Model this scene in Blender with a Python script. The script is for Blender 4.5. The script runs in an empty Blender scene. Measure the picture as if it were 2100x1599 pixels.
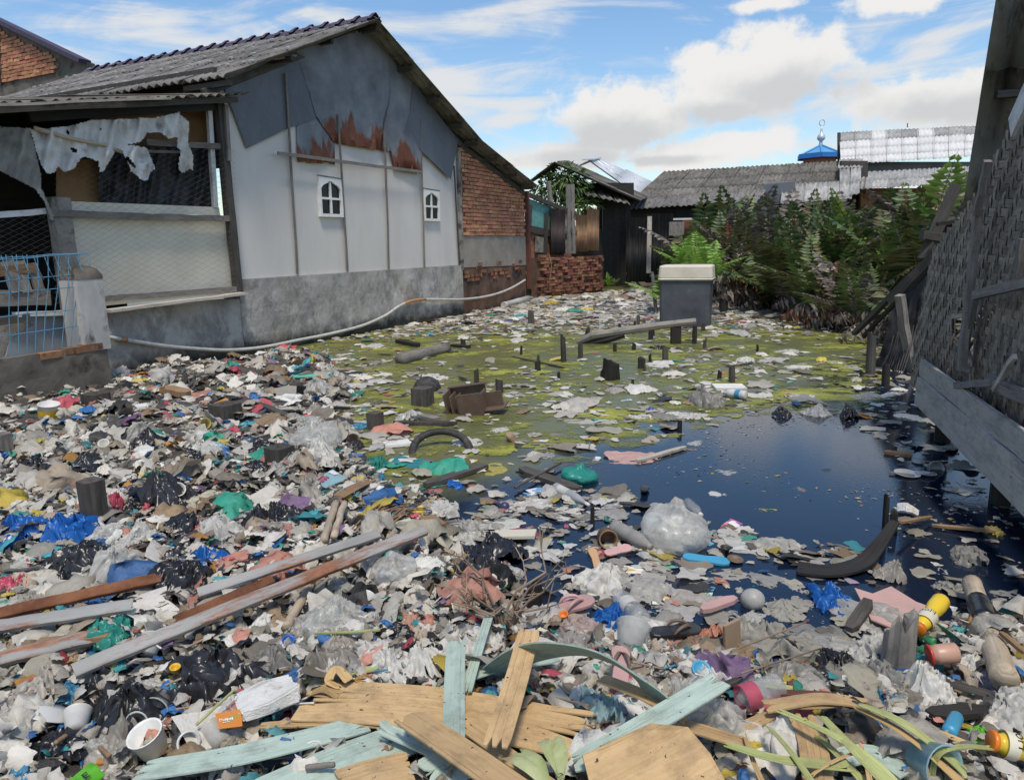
import bpy, bmesh, math, random
import numpy as np
from mathutils import Vector as V, Matrix, Euler, noise as mnoise
random.seed(7); RNG = np.random.default_rng(11)
sc = bpy.context.scene
col = sc.collection
# ------------------------------------------------------------------ camera
F, HC, PITCH, ROLL = 1500.0, 1.5, math.radians(11.29), math.radians(-1.0)   # focal length in photo pixels (2100 wide)
cd = bpy.data.cameras.new('camera'); cam = bpy.data.objects.new('camera', cd); col.objects.link(cam)
cd.sensor_width = 36; cd.lens = 36*F/2100; cd.clip_end = 2000; cd.clip_start = 0.05
CM = Matrix.Rotation(math.pi/2-PITCH, 3, 'X') @ Matrix.Rotation(ROLL, 3, 'Z')
cam.matrix_world = Matrix.Translation((0, 0, HC)) @ CM.to_4x4()
sc.camera = cam
CAMP = V((0, 0, HC))
def ray(px, py): return CM @ V(((px-1050)/F, -(py-799.5)/F, -1.0))
def azel(px, py):
    d = ray(px, py).normalized(); return math.atan2(d.x, d.y), math.asin(d.z)
# ------------------------------------------------------------------ light
sc.view_settings.view_transform = 'Standard'; sc.view_settings.look = 'None'
sc.view_settings.exposure = 0.4; sc.view_settings.gamma = 1.0
SUN_EL, SUN_AZ = math.radians(66), math.radians(172)      # azimuth clockwise from +Y: high, behind the camera
sd = V((math.sin(SUN_AZ)*math.cos(SUN_EL), math.cos(SUN_AZ)*math.cos(SUN_EL), math.sin(SUN_EL)))
sl = bpy.data.lights.new('sun', 'SUN'); sun = bpy.data.objects.new('sun', sl); col.objects.link(sun)
sl.energy = 2.5; sl.angle = math.radians(9); sl.color = (1.0, 0.91, 0.78)
sun.rotation_euler = sd.to_track_quat('Z', 'Y').to_euler(); sun.location = (0, 0, 30)
w = bpy.data.worlds.new('World'); sc.world = w; w.use_nodes = True
def world_sky():
    nt = w.node_tree; N = nt.nodes; L = nt.links; N.clear()
    def nd(t, **k):
        n = N.new(t)
        for a, b in k.items(): setattr(n, a, b)
        return n
    def mth(op, a, b=None, c=None, clamp=False):
        n = nd('ShaderNodeMath', operation=op, use_clamp=clamp)
        for i, v in enumerate((a, b, c)):
            if v is None: continue
            if isinstance(v, (int, float)): n.inputs[i].default_value = v
            else: L.new(v, n.inputs[i])
        return n.outputs[0]
    sky = nd('ShaderNodeTexSky', sky_type='NISHITA', sun_disc=False, sun_elevation=SUN_EL, sun_rotation=SUN_AZ, air_density=1.1, dust_density=0.6, ozone_density=2.0)
    tc = nd('ShaderNodeTexCoord'); sep = nd('ShaderNodeSeparateXYZ'); L.new(tc.outputs['Generated'], sep.inputs[0])
    az = mth('ARCTAN2', sep.outputs[0], sep.outputs[1]); el = mth('ARCSINE', sep.outputs[2])
    cmb = nd('ShaderNodeCombineXYZ'); L.new(az, cmb.inputs[0]); L.new(el, cmb.inputs[1])
    def noise(vec, scale, detail, rough, sx=1, sy=1, dist=0.0, off=0.0):
        mp = nd('ShaderNodeMapping'); mp.inputs['Scale'].default_value = (sx, sy, 1); mp.inputs['Location'].default_value = (off, off*.7, off)
        L.new(vec, mp.inputs[0]); n = nd('ShaderNodeTexNoise', noise_dimensions='2D'); n.inputs['Scale'].default_value = scale
        n.inputs['Detail'].default_value = detail; n.inputs['Roughness'].default_value = rough; n.inputs['Distortion'].default_value = dist
        L.new(mp.outputs[0], n.inputs['Vector']); return n.outputs['Fac']
    def ell(lst):
        acc = None
        for (px, py, wx, wy) in lst:
            a, e = azel(px, py); a2, e2 = azel(px+wx, py); a3, e3 = azel(px, py-wy)
            x = mth('MULTIPLY', mth('SUBTRACT', az, a), 1/abs(a2-a)); y = mth('MULTIPLY', mth('SUBTRACT', el, e), 1/abs(e3-e))
            r = mth('SUBTRACT', 1.0, mth('SQRT', mth('ADD', mth('MULTIPLY', x, x), mth('MULTIPLY', y, y))))
            acc = r if acc is None else mth('SMOOTH_MAX', acc, r, 0.25)
        return acc
    puff = noise(cmb.outputs[0], 22, 7, 0.58, 1, 1.25)
    puff2 = noise(cmb.outputs[0], 7, 5, 0.55, 1, 1.5, 0.3, 3.1)
    wisp = noise(cmb.outputs[0], 5.5, 8, 0.62, 1, 3.4, 0.7, 8.0)
    streak = noise(cmb.outputs[0], 3.2, 6, 0.6, 1.0, 6.5, 0.9, 1.7)
    # heaped clouds standing over the roofs, and more of the same round the whole sky
    cu = ell([(1590, 140, 210, 105), (1500, 190, 150, 80), (1290, 235, 190, 85), (1440, 130, 60, 60), (1290, 262, 170, 55), (1180, 320, 150, 40),
              (1500, 300, 160, 45), (1420, 320, 200, 45), (1930, 215, 260, 75), (2060, 180, 120, 60), (1570, 8, 80, 22), (1850, -5, 140, 40), (1120, 330, 130, 26)])
    ring = mth('MULTIPLY', mth('SUBTRACT', puff2, 0.56), 4.0)
    low = mth('SUBTRACT', ring, mth('MULTIPLY', mth('ABSOLUTE', mth('SUBTRACT', mth('ABSOLUTE', az), 1.9)), 0.0))
    behind = mth('MULTIPLY', mth('SUBTRACT', mth('ABSOLUTE', az), 0.75), 2.0, clamp=True)
    rest = mth('ADD', mth('MULTIPLY', low, behind), mth('MULTIPLY', mth('SUBTRACT', behind, 1.0), 3.0))
    allc = mth('MAXIMUM', cu, rest)
    d = mth('ADD', allc, mth('MULTIPLY', mth('SUBTRACT', puff, 0.5), 1.5))
    dens = nd('ShaderNodeMapRange', interpolation_type='SMOOTHSTEP'); L.new(d, dens.inputs[0])
    dens.inputs[1].default_value = -0.06; dens.inputs[2].default_value = 0.42
    # grey undersides
    gr = ell([(1620, 185, 190, 62), (1480, 235, 150, 40), (1270, 280, 200, 52), (1190, 325, 170, 30), (1960, 225, 260, 48), (1350, 330, 150, 14)])
    gr = mth('MAXIMUM', gr, mth('SUBTRACT', rest, 0.55))
    g = mth('ADD', gr, mth('MULTIPLY', mth('SUBTRACT', puff, 0.5), 0.9))
    grm = nd('ShaderNodeMapRange', interpolation_type='SMOOTHSTEP'); L.new(g, grm.inputs[0])
    grm.inputs[1].default_value = -0.15; grm.inputs[2].default_value = 0.75
    # thin high cloud
    wp = mth('ADD', mth('MULTIPLY', wisp, 0.55), mth('MULTIPLY', streak, 0.75))
    lowfade = mth('MULTIPLY', mth('SUBTRACT', 0.34, el), 0.35)
    bias = ell([(330, 70, 420, 110), (1040, 40, 240, 45), (1050, 215, 150, 22), (1080, 245, 180, 20), (1000, 330, 260, 40), (900, 180, 160, 160), (1900, 120, 300, 100), (80, 110, 200, 70)])
    wp = mth('ADD', wp, mth('MAXIMUM', mth('MULTIPLY', bias, 0.2), -0.05))
    wp = mth('ADD', wp, lowfade)
    thin = nd('ShaderNodeMapRange', interpolation_type='SMOOTHSTEP'); L.new(wp, thin.inputs[0])
    thin.inputs[1].default_value = 0.63; thin.inputs[2].default_value = 0.95; thin.inputs[4].default_value = 0.92
    def mix(fac, a, b):
        n = nd('ShaderNodeMix', data_type='RGBA')
        L.new(fac, n.inputs[0])
        for i, v in ((6, a), (7, b)):
            if isinstance(v, tuple): n.inputs[i].default_value = v+(1,)
            else: L.new(v, n.inputs[i])
        return n.outputs[2]
    SKYK = 0.125
    k = 1/SKYK
    hs = nd('ShaderNodeHueSaturation'); hs.inputs['Saturation'].default_value = 1.15; L.new(sky.outputs[0], hs.inputs['Color'])
    c = mix(thin.outputs[0], hs.outputs[0], (0.59*k, 0.595*k, 0.60*k))
    ccol = mix(grm.outputs[0], (0.655*k, 0.65*k, 0.64*k), (0.48*k, 0.485*k, 0.495*k))
    c = mix(dens.outputs[0], c, ccol)
    bg = nd('ShaderNodeBackground'); bg.inputs[1].default_value = SKYK; L.new(c, bg.inputs[0])
    out = nd('ShaderNodeOutputWorld'); L.new(bg.outputs[0], out.inputs[0])
world_sky()
w.cycles.sampling_method = 'NONE'
sc.cycles.max_bounces = 6; sc.cycles.transparent_max_bounces = 10; sc.cycles.diffuse_bounces = 3; sc.cycles.glossy_bounces = 3
sc.cycles.transmission_bounces = 4; sc.cycles.caustics_reflective = False; sc.cycles.caustics_refractive = False
# ------------------------------------------------------------------ places: a photo pixel as a point on a plane of the scene
def G(px, py, z=0.0):
    d = ray(px, py); return CAMP + d*((z-HC)/d.z)
def onplane(px, py, p, n):
    d = ray(px, py); return CAMP + d*((p-CAMP).dot(n)/d.dot(n))
def atY(px, py, Y):
    d = ray(px, py); return CAMP + d*(Y/d.y)
def mpp(p):            # metres per photo pixel at a point
    return (CM.transposed() @ (V(p)-CAMP)).z*-1.0/F
def lerp(a, b, t): return a + (b-a)*t
Z = V((0, 0, 1))
HA = G(235, 776); HB = G(945, 645)          # foot of the house wall at the water
HU = (HB-HA).normalized(); HN = V((HU.y, -HU.x, 0))      # along the wall (away from us); out of the wall (to the pond)
def HW(px, py, off=0.0): return onplane(px, py, HA+HN*off, HN)
def hp(u, z, off=0.0): return HA + HU*u + HN*off + Z*z
def hu(px, py, off=0.0):
    p = HW(px, py, off); return (p-HA).dot(HU), p.z
# ------------------------------------------------------------------ object helpers
def tag(o, label=None, cat=None, group=None, kind=None):
    if label: o['label'] = label
    if cat: o['category'] = cat
    if group: o['group'] = group
    if kind: o['kind'] = kind
    return o
def empty(name, loc, label, cat, group=None):
    o = bpy.data.objects.new(name, None); col.objects.link(o); o.location = loc; o.empty_display_size = 0.1
    return tag(o, label, cat, group)
class MB:
    def __init__(s): s.v = []; s.f = []; s.uv = []
    def add(s, v, f, uv=None):
        b = len(s.v); s.v += [tuple(p) for p in v]; s.f += [tuple(i+b for i in q) for q in f]
        s.uv += list(uv) if uv is not None else [(p[0], p[2]) for p in v]
        return s
    def build(s, name, mat, parent=None, smooth=False, origin=None, **k):
        v = np.array(s.v, float)
        c = v.mean(0) if origin is None else np.array(origin, float)
        me = bpy.data.meshes.new(name); me.from_pydata((v-c).tolist(), [], s.f)
        ul = me.uv_layers.new(name='UVMap')
        idx = np.empty(len(me.loops), np.int32); me.loops.foreach_get('vertex_index', idx)
        ul.data.foreach_set('uv', np.array(s.uv, np.float32)[idx].ravel())
        if smooth: me.polygons.foreach_set('use_smooth', [True]*len(me.polygons))
        me.materials.append(mat if not isinstance(mat, str) else M[mat])
        return put(name, me, c, parent, **k)
def put(name, me, loc, parent=None, **k):
    o = bpy.data.objects.new(name, me); col.objects.link(o)
    loc = V(loc)
    if parent is not None:
        o.parent = parent; q = parent
        while q is not None: loc = loc - q.location; q = q.parent
    o.location = loc
    return tag(o, **k)
def perp(d, up=Z):
    d = d.normalized(); s = d.cross(up)
    if s.length < 1e-4: s = d.cross(V((1, 0, 0)))
    s.normalize(); return s, s.cross(d).normalized()
def boxv(c, a, b, h):       # centre and three half axes
    c = V(c); v = [c+a*x+b*y+h*z for z in (-1, 1) for y in (-1, 1) for x in (-1, 1)]
    la, lb, lh = a.length, b.length, h.length
    uv = [(x*la+z*lh, y*lb+z*lh) for z in (-1, 1) for y in (-1, 1) for x in (-1, 1)]
    return v, [(0, 2, 3, 1), (4, 5, 7, 6), (0, 1, 5, 4), (2, 6, 7, 3), (0, 4, 6, 2), (1, 3, 7, 5)], uv
def beam(p0, p1, wd, th, up=Z, segs=1, wob=0.0, side=None, seed=0):
    """rectangular bar with grain running along it"""
    p0, p1 = V(p0), V(p1); d = p1-p0; Ln = d.length
    s, n = perp(d, up)
    if side is not None:
        s = (V(side) - d.normalized()*V(side).dot(d.normalized())).normalized(); n = s.cross(d.normalized())
    rnd = random.Random(seed+int(Ln*1000))
    v = []; uv = []; f = []
    for i in range(segs+1):
        t = i/segs; c = p0+d*t
        if wob: c = c + s*rnd.uniform(-wob, wob) + n*rnd.uniform(-wob, wob)
        k = 1+ (rnd.uniform(-.03, .03) if wob else 0)
        for j, (a, b) in enumerate(((-1, -1), (1, -1), (1, 1), (-1, 1))):
            v.append(c+s*(a*wd/2*k)+n*(b*th/2*k)); uv.append((Ln*t, (-wd/2, wd/2, wd/2+th, -wd/2-th)[j]))
        if i:
            o = (i-1)*4
            for j in range(4): f.append((o+j, o+(j+1) % 4, o+4+(j+1) % 4, o+4+j))
    f.append((3, 2, 1, 0)); o = segs*4; f.append((o, o+1, o+2, o+3))
    return v, f, uv
def tube(pts, r, sides=8, cap=True):
    pts = [V(p) for p in pts]; v = []; f = []; uv = []; n = len(pts); ln = 0
    rr = r if isinstance(r, (list, tuple)) else [r]*n
    pu = None
    for i, p in enumerate(pts):
        d = (pts[min(i+1, n-1)]-pts[max(i-1, 0)])
        if pu is None: s, u = perp(d)
        else:
            u = (pu - d.normalized()*pu.dot(d.normalized())).normalized(); s = d.normalized().cross(u)
        pu = u
        if i: ln += (p-pts[i-1]).length
        for j in range(sides):
            a = 2*math.pi*j/sides; v.append(p+s*(rr[i]*math.cos(a))+u*(rr[i]*math.sin(a))); uv.append((ln, rr[i]*a))
        if i:
            o = (i-1)*sides
            for j in range(sides): f.append((o+j, o+(j+1) % sides, o+sides+(j+1) % sides, o+sides+j))
    if cap: f.append(tuple(range(sides-1, -1, -1))); f.append(tuple(range((n-1)*sides, n*sides)))
    return v, f, uv
def lathe(prof, mat4, sides=20, closed=True):
    v = []; f = []; uv = []
    for i, (r, z) in enumerate(prof):
        for j in range(sides):
            a = 2*math.pi*j/sides; v.append(mat4 @ V((r*math.cos(a), r*math.sin(a), z))); uv.append((j/sides, z))
        if i:
            o = (i-1)*sides
            for j in range(sides): f.append((o+j, o+(j+1) % sides, o+sides+(j+1) % sides, o+sides+j))
    if closed: f.append(tuple(range(sides-1, -1, -1))); f.append(tuple(range((len(prof)-1)*sides, len(prof)*sides)))
    return v, f, uv
def corr(o, ax, ay, wdt, ln, pitch=0.075, amp=0.011, thick=0.006, nrm=None, cuts=1, warp=0.0, seed=0, ptsper=6):
    """corrugated sheet: waves across ax, ridges along ay"""
    ax, ay = V(ax).normalized(), V(ay).normalized(); n = nrm if nrm else ax.cross(ay).normalized()
    k = max(8, int(wdt/pitch*ptsper)); v = []; uv = []; f = []
    rnd = random.Random(seed); ph = rnd.random()*6
    for s in (0, 1):
        for j in range(cuts+1):
            for i in range(k+1):
                x = wdt*i/k; y = ln*j/cuts
                z = amp*math.cos(2*math.pi*x/pitch)
                if warp: z += warp*math.sin(x*2.1/wdt+ph)*math.sin(y*3/ln+ph*2) + warp*.5*math.sin(x*9/wdt+ph*3)*(j/cuts)
                v.append(V(o)+ax*x+ay*y+n*(z-s*thick)); uv.append((y, x))
    m = (k+1)*(cuts+1)
    for j in range(cuts):
        for i in range(k):
            a = j*(k+1)+i; f.append((a, a+1, a+k+2, a+k+1)); f.append((m+a, m+a+k+1, m+a+k+2, m+a+1))
    for j in (0, cuts):
        for i in range(k):
            a = j*(k+1)+i; f.append((a, m+a, m+a+1, a+1))
    for i in (0, k):
        for j in range(cuts):
            a = j*(k+1)+i; f.append((a, a+k+1, m+a+k+1, m+a))
    return v, f, uv
def extr(poly, n, th):          # polygon (world points) pushed along n
    k = len(poly); v = [V(p) for p in poly]+[V(p)+n*th for p in poly]
    f = [tuple(range(k-1, -1, -1)), tuple(range(k, 2*k))]+[(i, (i+1) % k, k+(i+1) % k, k+i) for i in range(k)]
    o = v[0]; e1 = (v[1]-o).normalized(); e2 = n.normalized().cross(e1)
    return v, f, [((p-o).dot(e1), (p-o).dot(e2)) for p in v]
# ------------------------------------------------------------------ materials
M = {}
def nmat(name):
    m = bpy.data.materials.new(name); m.use_nodes = True; nt = m.node_tree; N = nt.nodes; L = nt.links
    b = N['Principled BSDF']; M[name] = m
    return m, N, L, b
def nz(N, L, vec, scale, detail=4, rough=.6, sc3=None, dist=0):
    n = N.new('ShaderNodeTexNoise'); n.inputs['Scale'].default_value = scale; n.inputs['Detail'].default_value = detail
    n.inputs['Roughness'].default_value = rough; n.inputs['Distortion'].default_value = dist
    if sc3:
        mp = N.new('ShaderNodeMapping'); mp.inputs['Scale'].default_value = sc3; L.new(vec, mp.inputs[0]); vec = mp.outputs[0]
    L.new(vec, n.inputs['Vector']); return n.outputs['Fac']
def ramp(N, L, fac, stops):
    r = N.new('ShaderNodeValToRGB'); L.new(fac, r.inputs[0]); e = r.color_ramp.elements
    while len(e) < len(stops): e.new(0.5)
    for i, (p, c) in enumerate(stops):
        e[i].position = p; e[i].color = (c, c, c, 1) if isinstance(c, (int, float)) else tuple(c)+(1,)
    return r.outputs[0]
def mixc(N, L, fac, a, b, mode='MIX'):
    n = N.new('ShaderNodeMix'); n.data_type = 'RGBA'; n.blend_type = mode
    for i, v in ((0, fac), (6, a), (7, b)):
        if isinstance(v, (int, float)): n.inputs[i].default_value = v
        elif isinstance(v, tuple): n.inputs[i].default_value = v+(1,) if len(v) == 3 else v
        else: L.new(v, n.inputs[i])
    return n.outputs[2]
def mathn(N, L, op, a, b):
    n = N.new('ShaderNodeMath'); n.operation = op
    for i, v in enumerate((a, b)):
        if isinstance(v, (int, float)): n.inputs[i].default_value = v
        else: L.new(v, n.inputs[i])
    return n.outputs[0]
def bump(N, L, b, h, strength=.4, dist=.02):
    n = N.new('ShaderNodeBump'); n.inputs['Strength'].default_value = strength; n.inputs['Distance'].default_value = dist
    L.new(h, n.inputs['Height']); L.new(n.outputs[0], b.inputs['Normal'])
def coords(N, L, kind='Object', rnd=True):
    t = N.new('ShaderNodeTexCoord'); o = t.outputs[kind]
    if not rnd: return o
    oi = N.new('ShaderNodeObjectInfo'); a = N.new('ShaderNodeVectorMath'); a.operation = 'ADD'
    s = N.new('ShaderNodeMath'); s.operation = 'MULTIPLY'; s.inputs[1].default_value = 37.0
    L.new(oi.outputs['Random'], s.inputs[0]); L.new(o, a.inputs[0]); L.new(s.outputs[0], a.inputs[1])
    return a.outputs[0]
def rndval(N, L, c, lo, hi, hue=0.0):
    """brightness differs a little from piece to piece"""
    oi = N.new('ShaderNodeObjectInfo'); mr = N.new('ShaderNodeMapRange'); L.new(oi.outputs['Random'], mr.inputs[0])
    mr.inputs[3].default_value = lo; mr.inputs[4].default_value = hi
    h = N.new('ShaderNodeHueSaturation'); L.new(mr.outputs[0], h.inputs['Value']); L.new(c, h.inputs['Color'])
    if hue:
        mr2 = N.new('ShaderNodeMapRange'); q = mathn(N, L, 'FRACT', mathn(N, L, 'MULTIPLY', oi.outputs['Random'], 7.31), 0)
        L.new(q, mr2.inputs[0]); mr2.inputs[3].default_value = .5-hue; mr2.inputs[4].default_value = .5+hue; L.new(mr2.outputs[0], h.inputs['Hue'])
    return h.outputs[0]
def mottled(name, a, b, scale=6, rough=.85, sc3=None, lo=.35, hi=.65, c=None, cscale=25, clo=.6, chi=.75, bs=.3, bd=.01, spec=.3, vals=None, metal=0, coord='Object', hue=0.0):
    m, N, L, B = nmat(name); o = coords(N, L, coord)
    f = ramp(N, L, nz(N, L, o, scale, 6, .62, sc3), [(lo, 0), (hi, 1)])
    cc = mixc(N, L, f, a, b)
    if c: cc = mixc(N, L, ramp(N, L, nz(N, L, o, cscale, 5, .65, sc3, .3), [(clo, 0), (chi, 1)]), cc, c)
    if vals: cc = rndval(N, L, cc, *vals, hue=hue)
    L.new(cc, B.inputs['Base Color']); B.inputs['Roughness'].default_value = rough; B.inputs['Specular IOR Level'].default_value = spec
    B.inputs['Metallic'].default_value = metal
    if bs: bump(N, L, B, nz(N, L, o, scale*6, 6, .7, sc3), bs, bd)
    return m
def wood(name, a, b, dark, rough=.8, vals=(.75, 1.2), crack=.9, spec=.25, gs=1.0):
    """streaky grain that runs along the piece, with cracks and stains"""
    m, N, L, B = nmat(name); o = coords(N, L, 'UV')
    g = nz(N, L, o, 9*gs, 6, .65, (.35, 7, 1), .4); st = nz(N, L, o, 3*gs, 5, .6, (1, 2.5, 1))
    cr = nz(N, L, o, 14*gs, 4, .7, (.10, 8, 1), .2)
    c = mixc(N, L, ramp(N, L, g, [(.3, 0), (.7, 1)]), a, b)
    c = mixc(N, L, mathn(N, L, 'MULTIPLY', ramp(N, L, st, [(.5, 0), (.8, 1)]), .55), c, dark)
    c = mixc(N, L, mathn(N, L, 'MULTIPLY', ramp(N, L, cr, [(.27, 1), (.36, 0)]), crack), c, tuple(x*.3 for x in dark))
    dt = nz(N, L, o, 7, 7, .75, (1, 1.6, 1)); c = mixc(N, L, mathn(N, L, 'MULTIPLY', ramp(N, L, dt, [(.48, 0), (.68, 1)]), .55), c, tuple(x*.45+.02 for x in dark))
    sk = nz(N, L, o, 55, 2, .5); c = mixc(N, L, ramp(N, L, sk, [(.70, 0), (.74, 1)]), c, (.05, .04, .03))
    c = rndval(N, L, c, *vals)
    L.new(c, B.inputs['Base Color']); B.inputs['Roughness'].default_value = rough; B.inputs['Specular IOR Level'].default_value = spec
    bump(N, L, B, mathn(N, L, 'ADD', g, cr), .45, .006)
    return m
def plastic(name, c, alpha=1.0, trans=.3, rough=.32, dirt=.35, vals=(.8, 1.15), dcol=(.20, .18, .15), crease=.5, csc=8, spec=.5, hue=.0, dlo=.45):
    """thin plastic film: glossy, lets some light through, dirty, finely creased"""
    m, N, L, B = nmat(name); o = coords(N, L)
    base = rndval(N, L, mixc(N, L, 0.0, c, c), *vals, hue=hue)
    d = ramp(N, L, nz(N, L, o, 9, 6, .68), [(dlo, 0), (dlo+.3, 1)])
    cc = mixc(N, L, mathn(N, L, 'MULTIPLY', d, dirt), base, dcol)
    L.new(cc, B.inputs['Base Color']); B.inputs['Roughness'].default_value = rough; B.inputs['Specular IOR Level'].default_value = spec
    vo = N.new('ShaderNodeTexVoronoi'); vo.feature = 'DISTANCE_TO_EDGE'; vo.inputs['Scale'].default_value = csc
    wv = N.new('ShaderNodeTexNoise'); wv.inputs['Scale'].default_value = csc*.8; wv.inputs['Detail'].default_value = 3
    vm = N.new('ShaderNodeVectorMath'); vm.operation = 'MULTIPLY_ADD'; vm.inputs[1].default_value = (.09, .09, .09)
    L.new(o, wv.inputs['Vector']); L.new(wv.outputs['Color'], vm.inputs[0]); L.new(o, vm.inputs[2]); L.new(vm.outputs[0], vo.inputs['Vector'])
    h = mathn(N, L, 'ADD', mathn(N, L, 'MULTIPLY', vo.outputs['Distance'], .8), mathn(N, L, 'MULTIPLY', nz(N, L, o, csc*1.2, 4, .6), .6))
    bump(N, L, B, h, crease*.55, .012)
    sh = B.outputs[0]; out = N['Material Output']
    if trans:
        t = N.new('ShaderNodeBsdfTranslucent'); L.new(cc, t.inputs[0]); mx = N.new('ShaderNodeMixShader'); mx.inputs[0].default_value = trans
        L.new(sh, mx.inputs[1]); L.new(t.outputs[0], mx.inputs[2]); sh = mx.outputs[0]
    if alpha < 1:
        t = N.new('ShaderNodeBsdfTransparent'); mx = N.new('ShaderNodeMixShader')
        a = N.new('ShaderNodeMapRange'); L.new(nz(N, L, o, 7, 3, .6), a.inputs[0]); a.inputs[1].default_value = .3; a.inputs[2].default_value = .7
        a.inputs[3].default_value = max(0, alpha-.2); a.inputs[4].default_value = min(1, alpha+.2)
        L.new(a.outputs[0], mx.inputs[0]); L.new(t.outputs[0], mx.inputs[1]); L.new(sh, mx.inputs[2]); sh = mx.outputs[0]
    L.new(sh, out.inputs[0])
    return m
def simple(name, c, rough=.5, metal=0, spec=.4, var=.12, dirt=0.0, scale=8):
    m, N, L, B = nmat(name); o = coords(N, L)
    cc = mixc(N, L, ramp(N, L, nz(N, L, o, scale, 5, .6), [(.3, 0), (.7, 1)]), tuple(x*(1-var) for x in c), tuple(min(1, x*(1+var)) for x in c))
    if dirt: cc = mixc(N, L, mathn(N, L, 'MULTIPLY', ramp(N, L, nz(N, L, o, scale*1.7, 6, .7), [(.45, 0), (.72, 1)]), dirt), cc, (.14, .12, .10))
    L.new(cc, B.inputs['Base Color']); B.inputs['Roughness'].default_value = rough; B.inputs['Metallic'].default_value = metal
    B.inputs['Specular IOR Level'].default_value = spec
    return m
# walls
def plinth_mat():
    m, N, L, B = nmat('plinth'); o = coords(N, L, rnd=False)
    a = ramp(N, L, nz(N, L, o, 1.6, 7, .66), [(.35, 0), (.65, 1)])
    c = mixc(N, L, a, (.29, .275, .25), (.48, .46, .425))
    s = ramp(N, L, nz(N, L, o, 2.6, 8, .74, (1, 1, .75), .4), [(.47, 0), (.60, 1)])
    c = mixc(N, L, mathn(N, L, 'MULTIPLY', s, .55), c, (.11, .11, .105))
    pk = ramp(N, L, nz(N, L, o, 6, 6, .7), [(.56, 0), (.66, 1)])
    c = mixc(N, L, mathn(N, L, 'MULTIPLY', pk, .6), c, (.46, .43, .40))
    pw = ramp(N, L, nz(N, L, o, 1.1, 4, .6), [(.55, 0), (.7, 1)])
    c = mixc(N, L, mathn(N, L, 'MULTIPLY', pw, .3), c, (.33, .28, .21))
    sp = N.new('ShaderNodeSeparateXYZ'); g = N.new('ShaderNodeNewGeometry'); L.new(g.outputs['Position'], sp.inputs[0])
    wl = mathn(N, L, 'ADD', sp.outputs[2], mathn(N, L, 'MULTIPLY', mathn(N, L, 'SUBTRACT', nz(N, L, o, 2.3, 6, .7), .5), .55))
    c = mixc(N, L, mathn(N, L, 'MULTIPLY', ramp(N, L, wl, [(.10, 1), (.30, 0)]), .92), c, (.022, .024, .018))     # algae-black tide line
    L.new(c, B.inputs['Base Color']); B.inputs['Roughness'].default_value = .9; B.inputs['Specular IOR Level'].default_value = .2
    bump(N, L, B, nz(N, L, o, 14, 8, .72), .6, .02)
plinth_mat()
mottled('concrete', (.17, .16, .14), (.33, .31, .28), 2.2, c=(.08, .075, .065), cscale=5, clo=.52, chi=.66, bs=.5)
mottled('concrete_dark', (.10, .088, .072), (.19, .168, .14), 2.5, c=(.035, .032, .026), cscale=2.2, clo=.55, chi=.68, bs=.5)
mottled('pillar_plaster', (.30, .30, .29), (.52, .51, .48), 2.5, c=(.10, .095, .085), cscale=5, clo=.56, chi=.7, bs=.35, sc3=(1, 1, .5))
mottled('white_panel', (.575, .545, .51), (.635, .605, .57), 2, rough=.55, c=(.5, .48, .44), cscale=6, clo=.66, chi=.85, bs=.05, bd=.002, sc3=(1, 1, .3))
mottled('cream_panel', (.64, .59, .47), (.73, .68, .56), 2, rough=.7, c=(.28, .25, .2), cscale=5, clo=.68, chi=.78, bs=.1, bd=.003)
mottled('mortar', (.25, .22, .19), (.36, .32, .28), 9, bs=.4)
mottled('brick', (.36, .155, .085), (.56, .28, .165), 14, rough=.9, c=(.22, .12, .085), cscale=9, clo=.58, chi=.7, bs=.4, bd=.006, vals=(.7, 1.25), hue=.015)
mottled('brick_old', (.20, .085, .05), (.36, .16, .095), 12, rough=.9, c=(.05, .05, .035), cscale=6, clo=.5, chi=.66, bs=.5, bd=.008, vals=(.55, 1.3), hue=.02)
mottled('render_grey', (.24, .215, .18), (.32, .29, .245), 3, c=(.16, .14, .12), cscale=4, bs=.2)
mottled('render_brown', (.10, .06, .042), (.18, .105, .07), 3, c=(.045, .035, .03), cscale=2.2, clo=.48, chi=.65, bs=.5)
def gable_metal():
    m, N, L, B = nmat('gable_metal'); o = coords(N, L)
    c = mixc(N, L, ramp(N, L, nz(N, L, o, 1.3, 6, .6, (1, 1, .45)), [(.3, 0), (.7, 1)]), (.085, .095, .112), (.155, .17, .195))
    c = mixc(N, L, mathn(N, L, 'MULTIPLY', ramp(N, L, nz(N, L, o, 9, 5, .7), [(.55, 0), (.75, 1)]), .4), c, (.21, .225, .24))
    L.new(c, B.inputs['Base Color']); B.inputs['Roughness'].default_value = .55; B.inputs['Metallic'].default_value = .15
    bump(N, L, B, nz(N, L, o, 1.5, 3, .5), .25, .08)
gable_metal()
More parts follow.
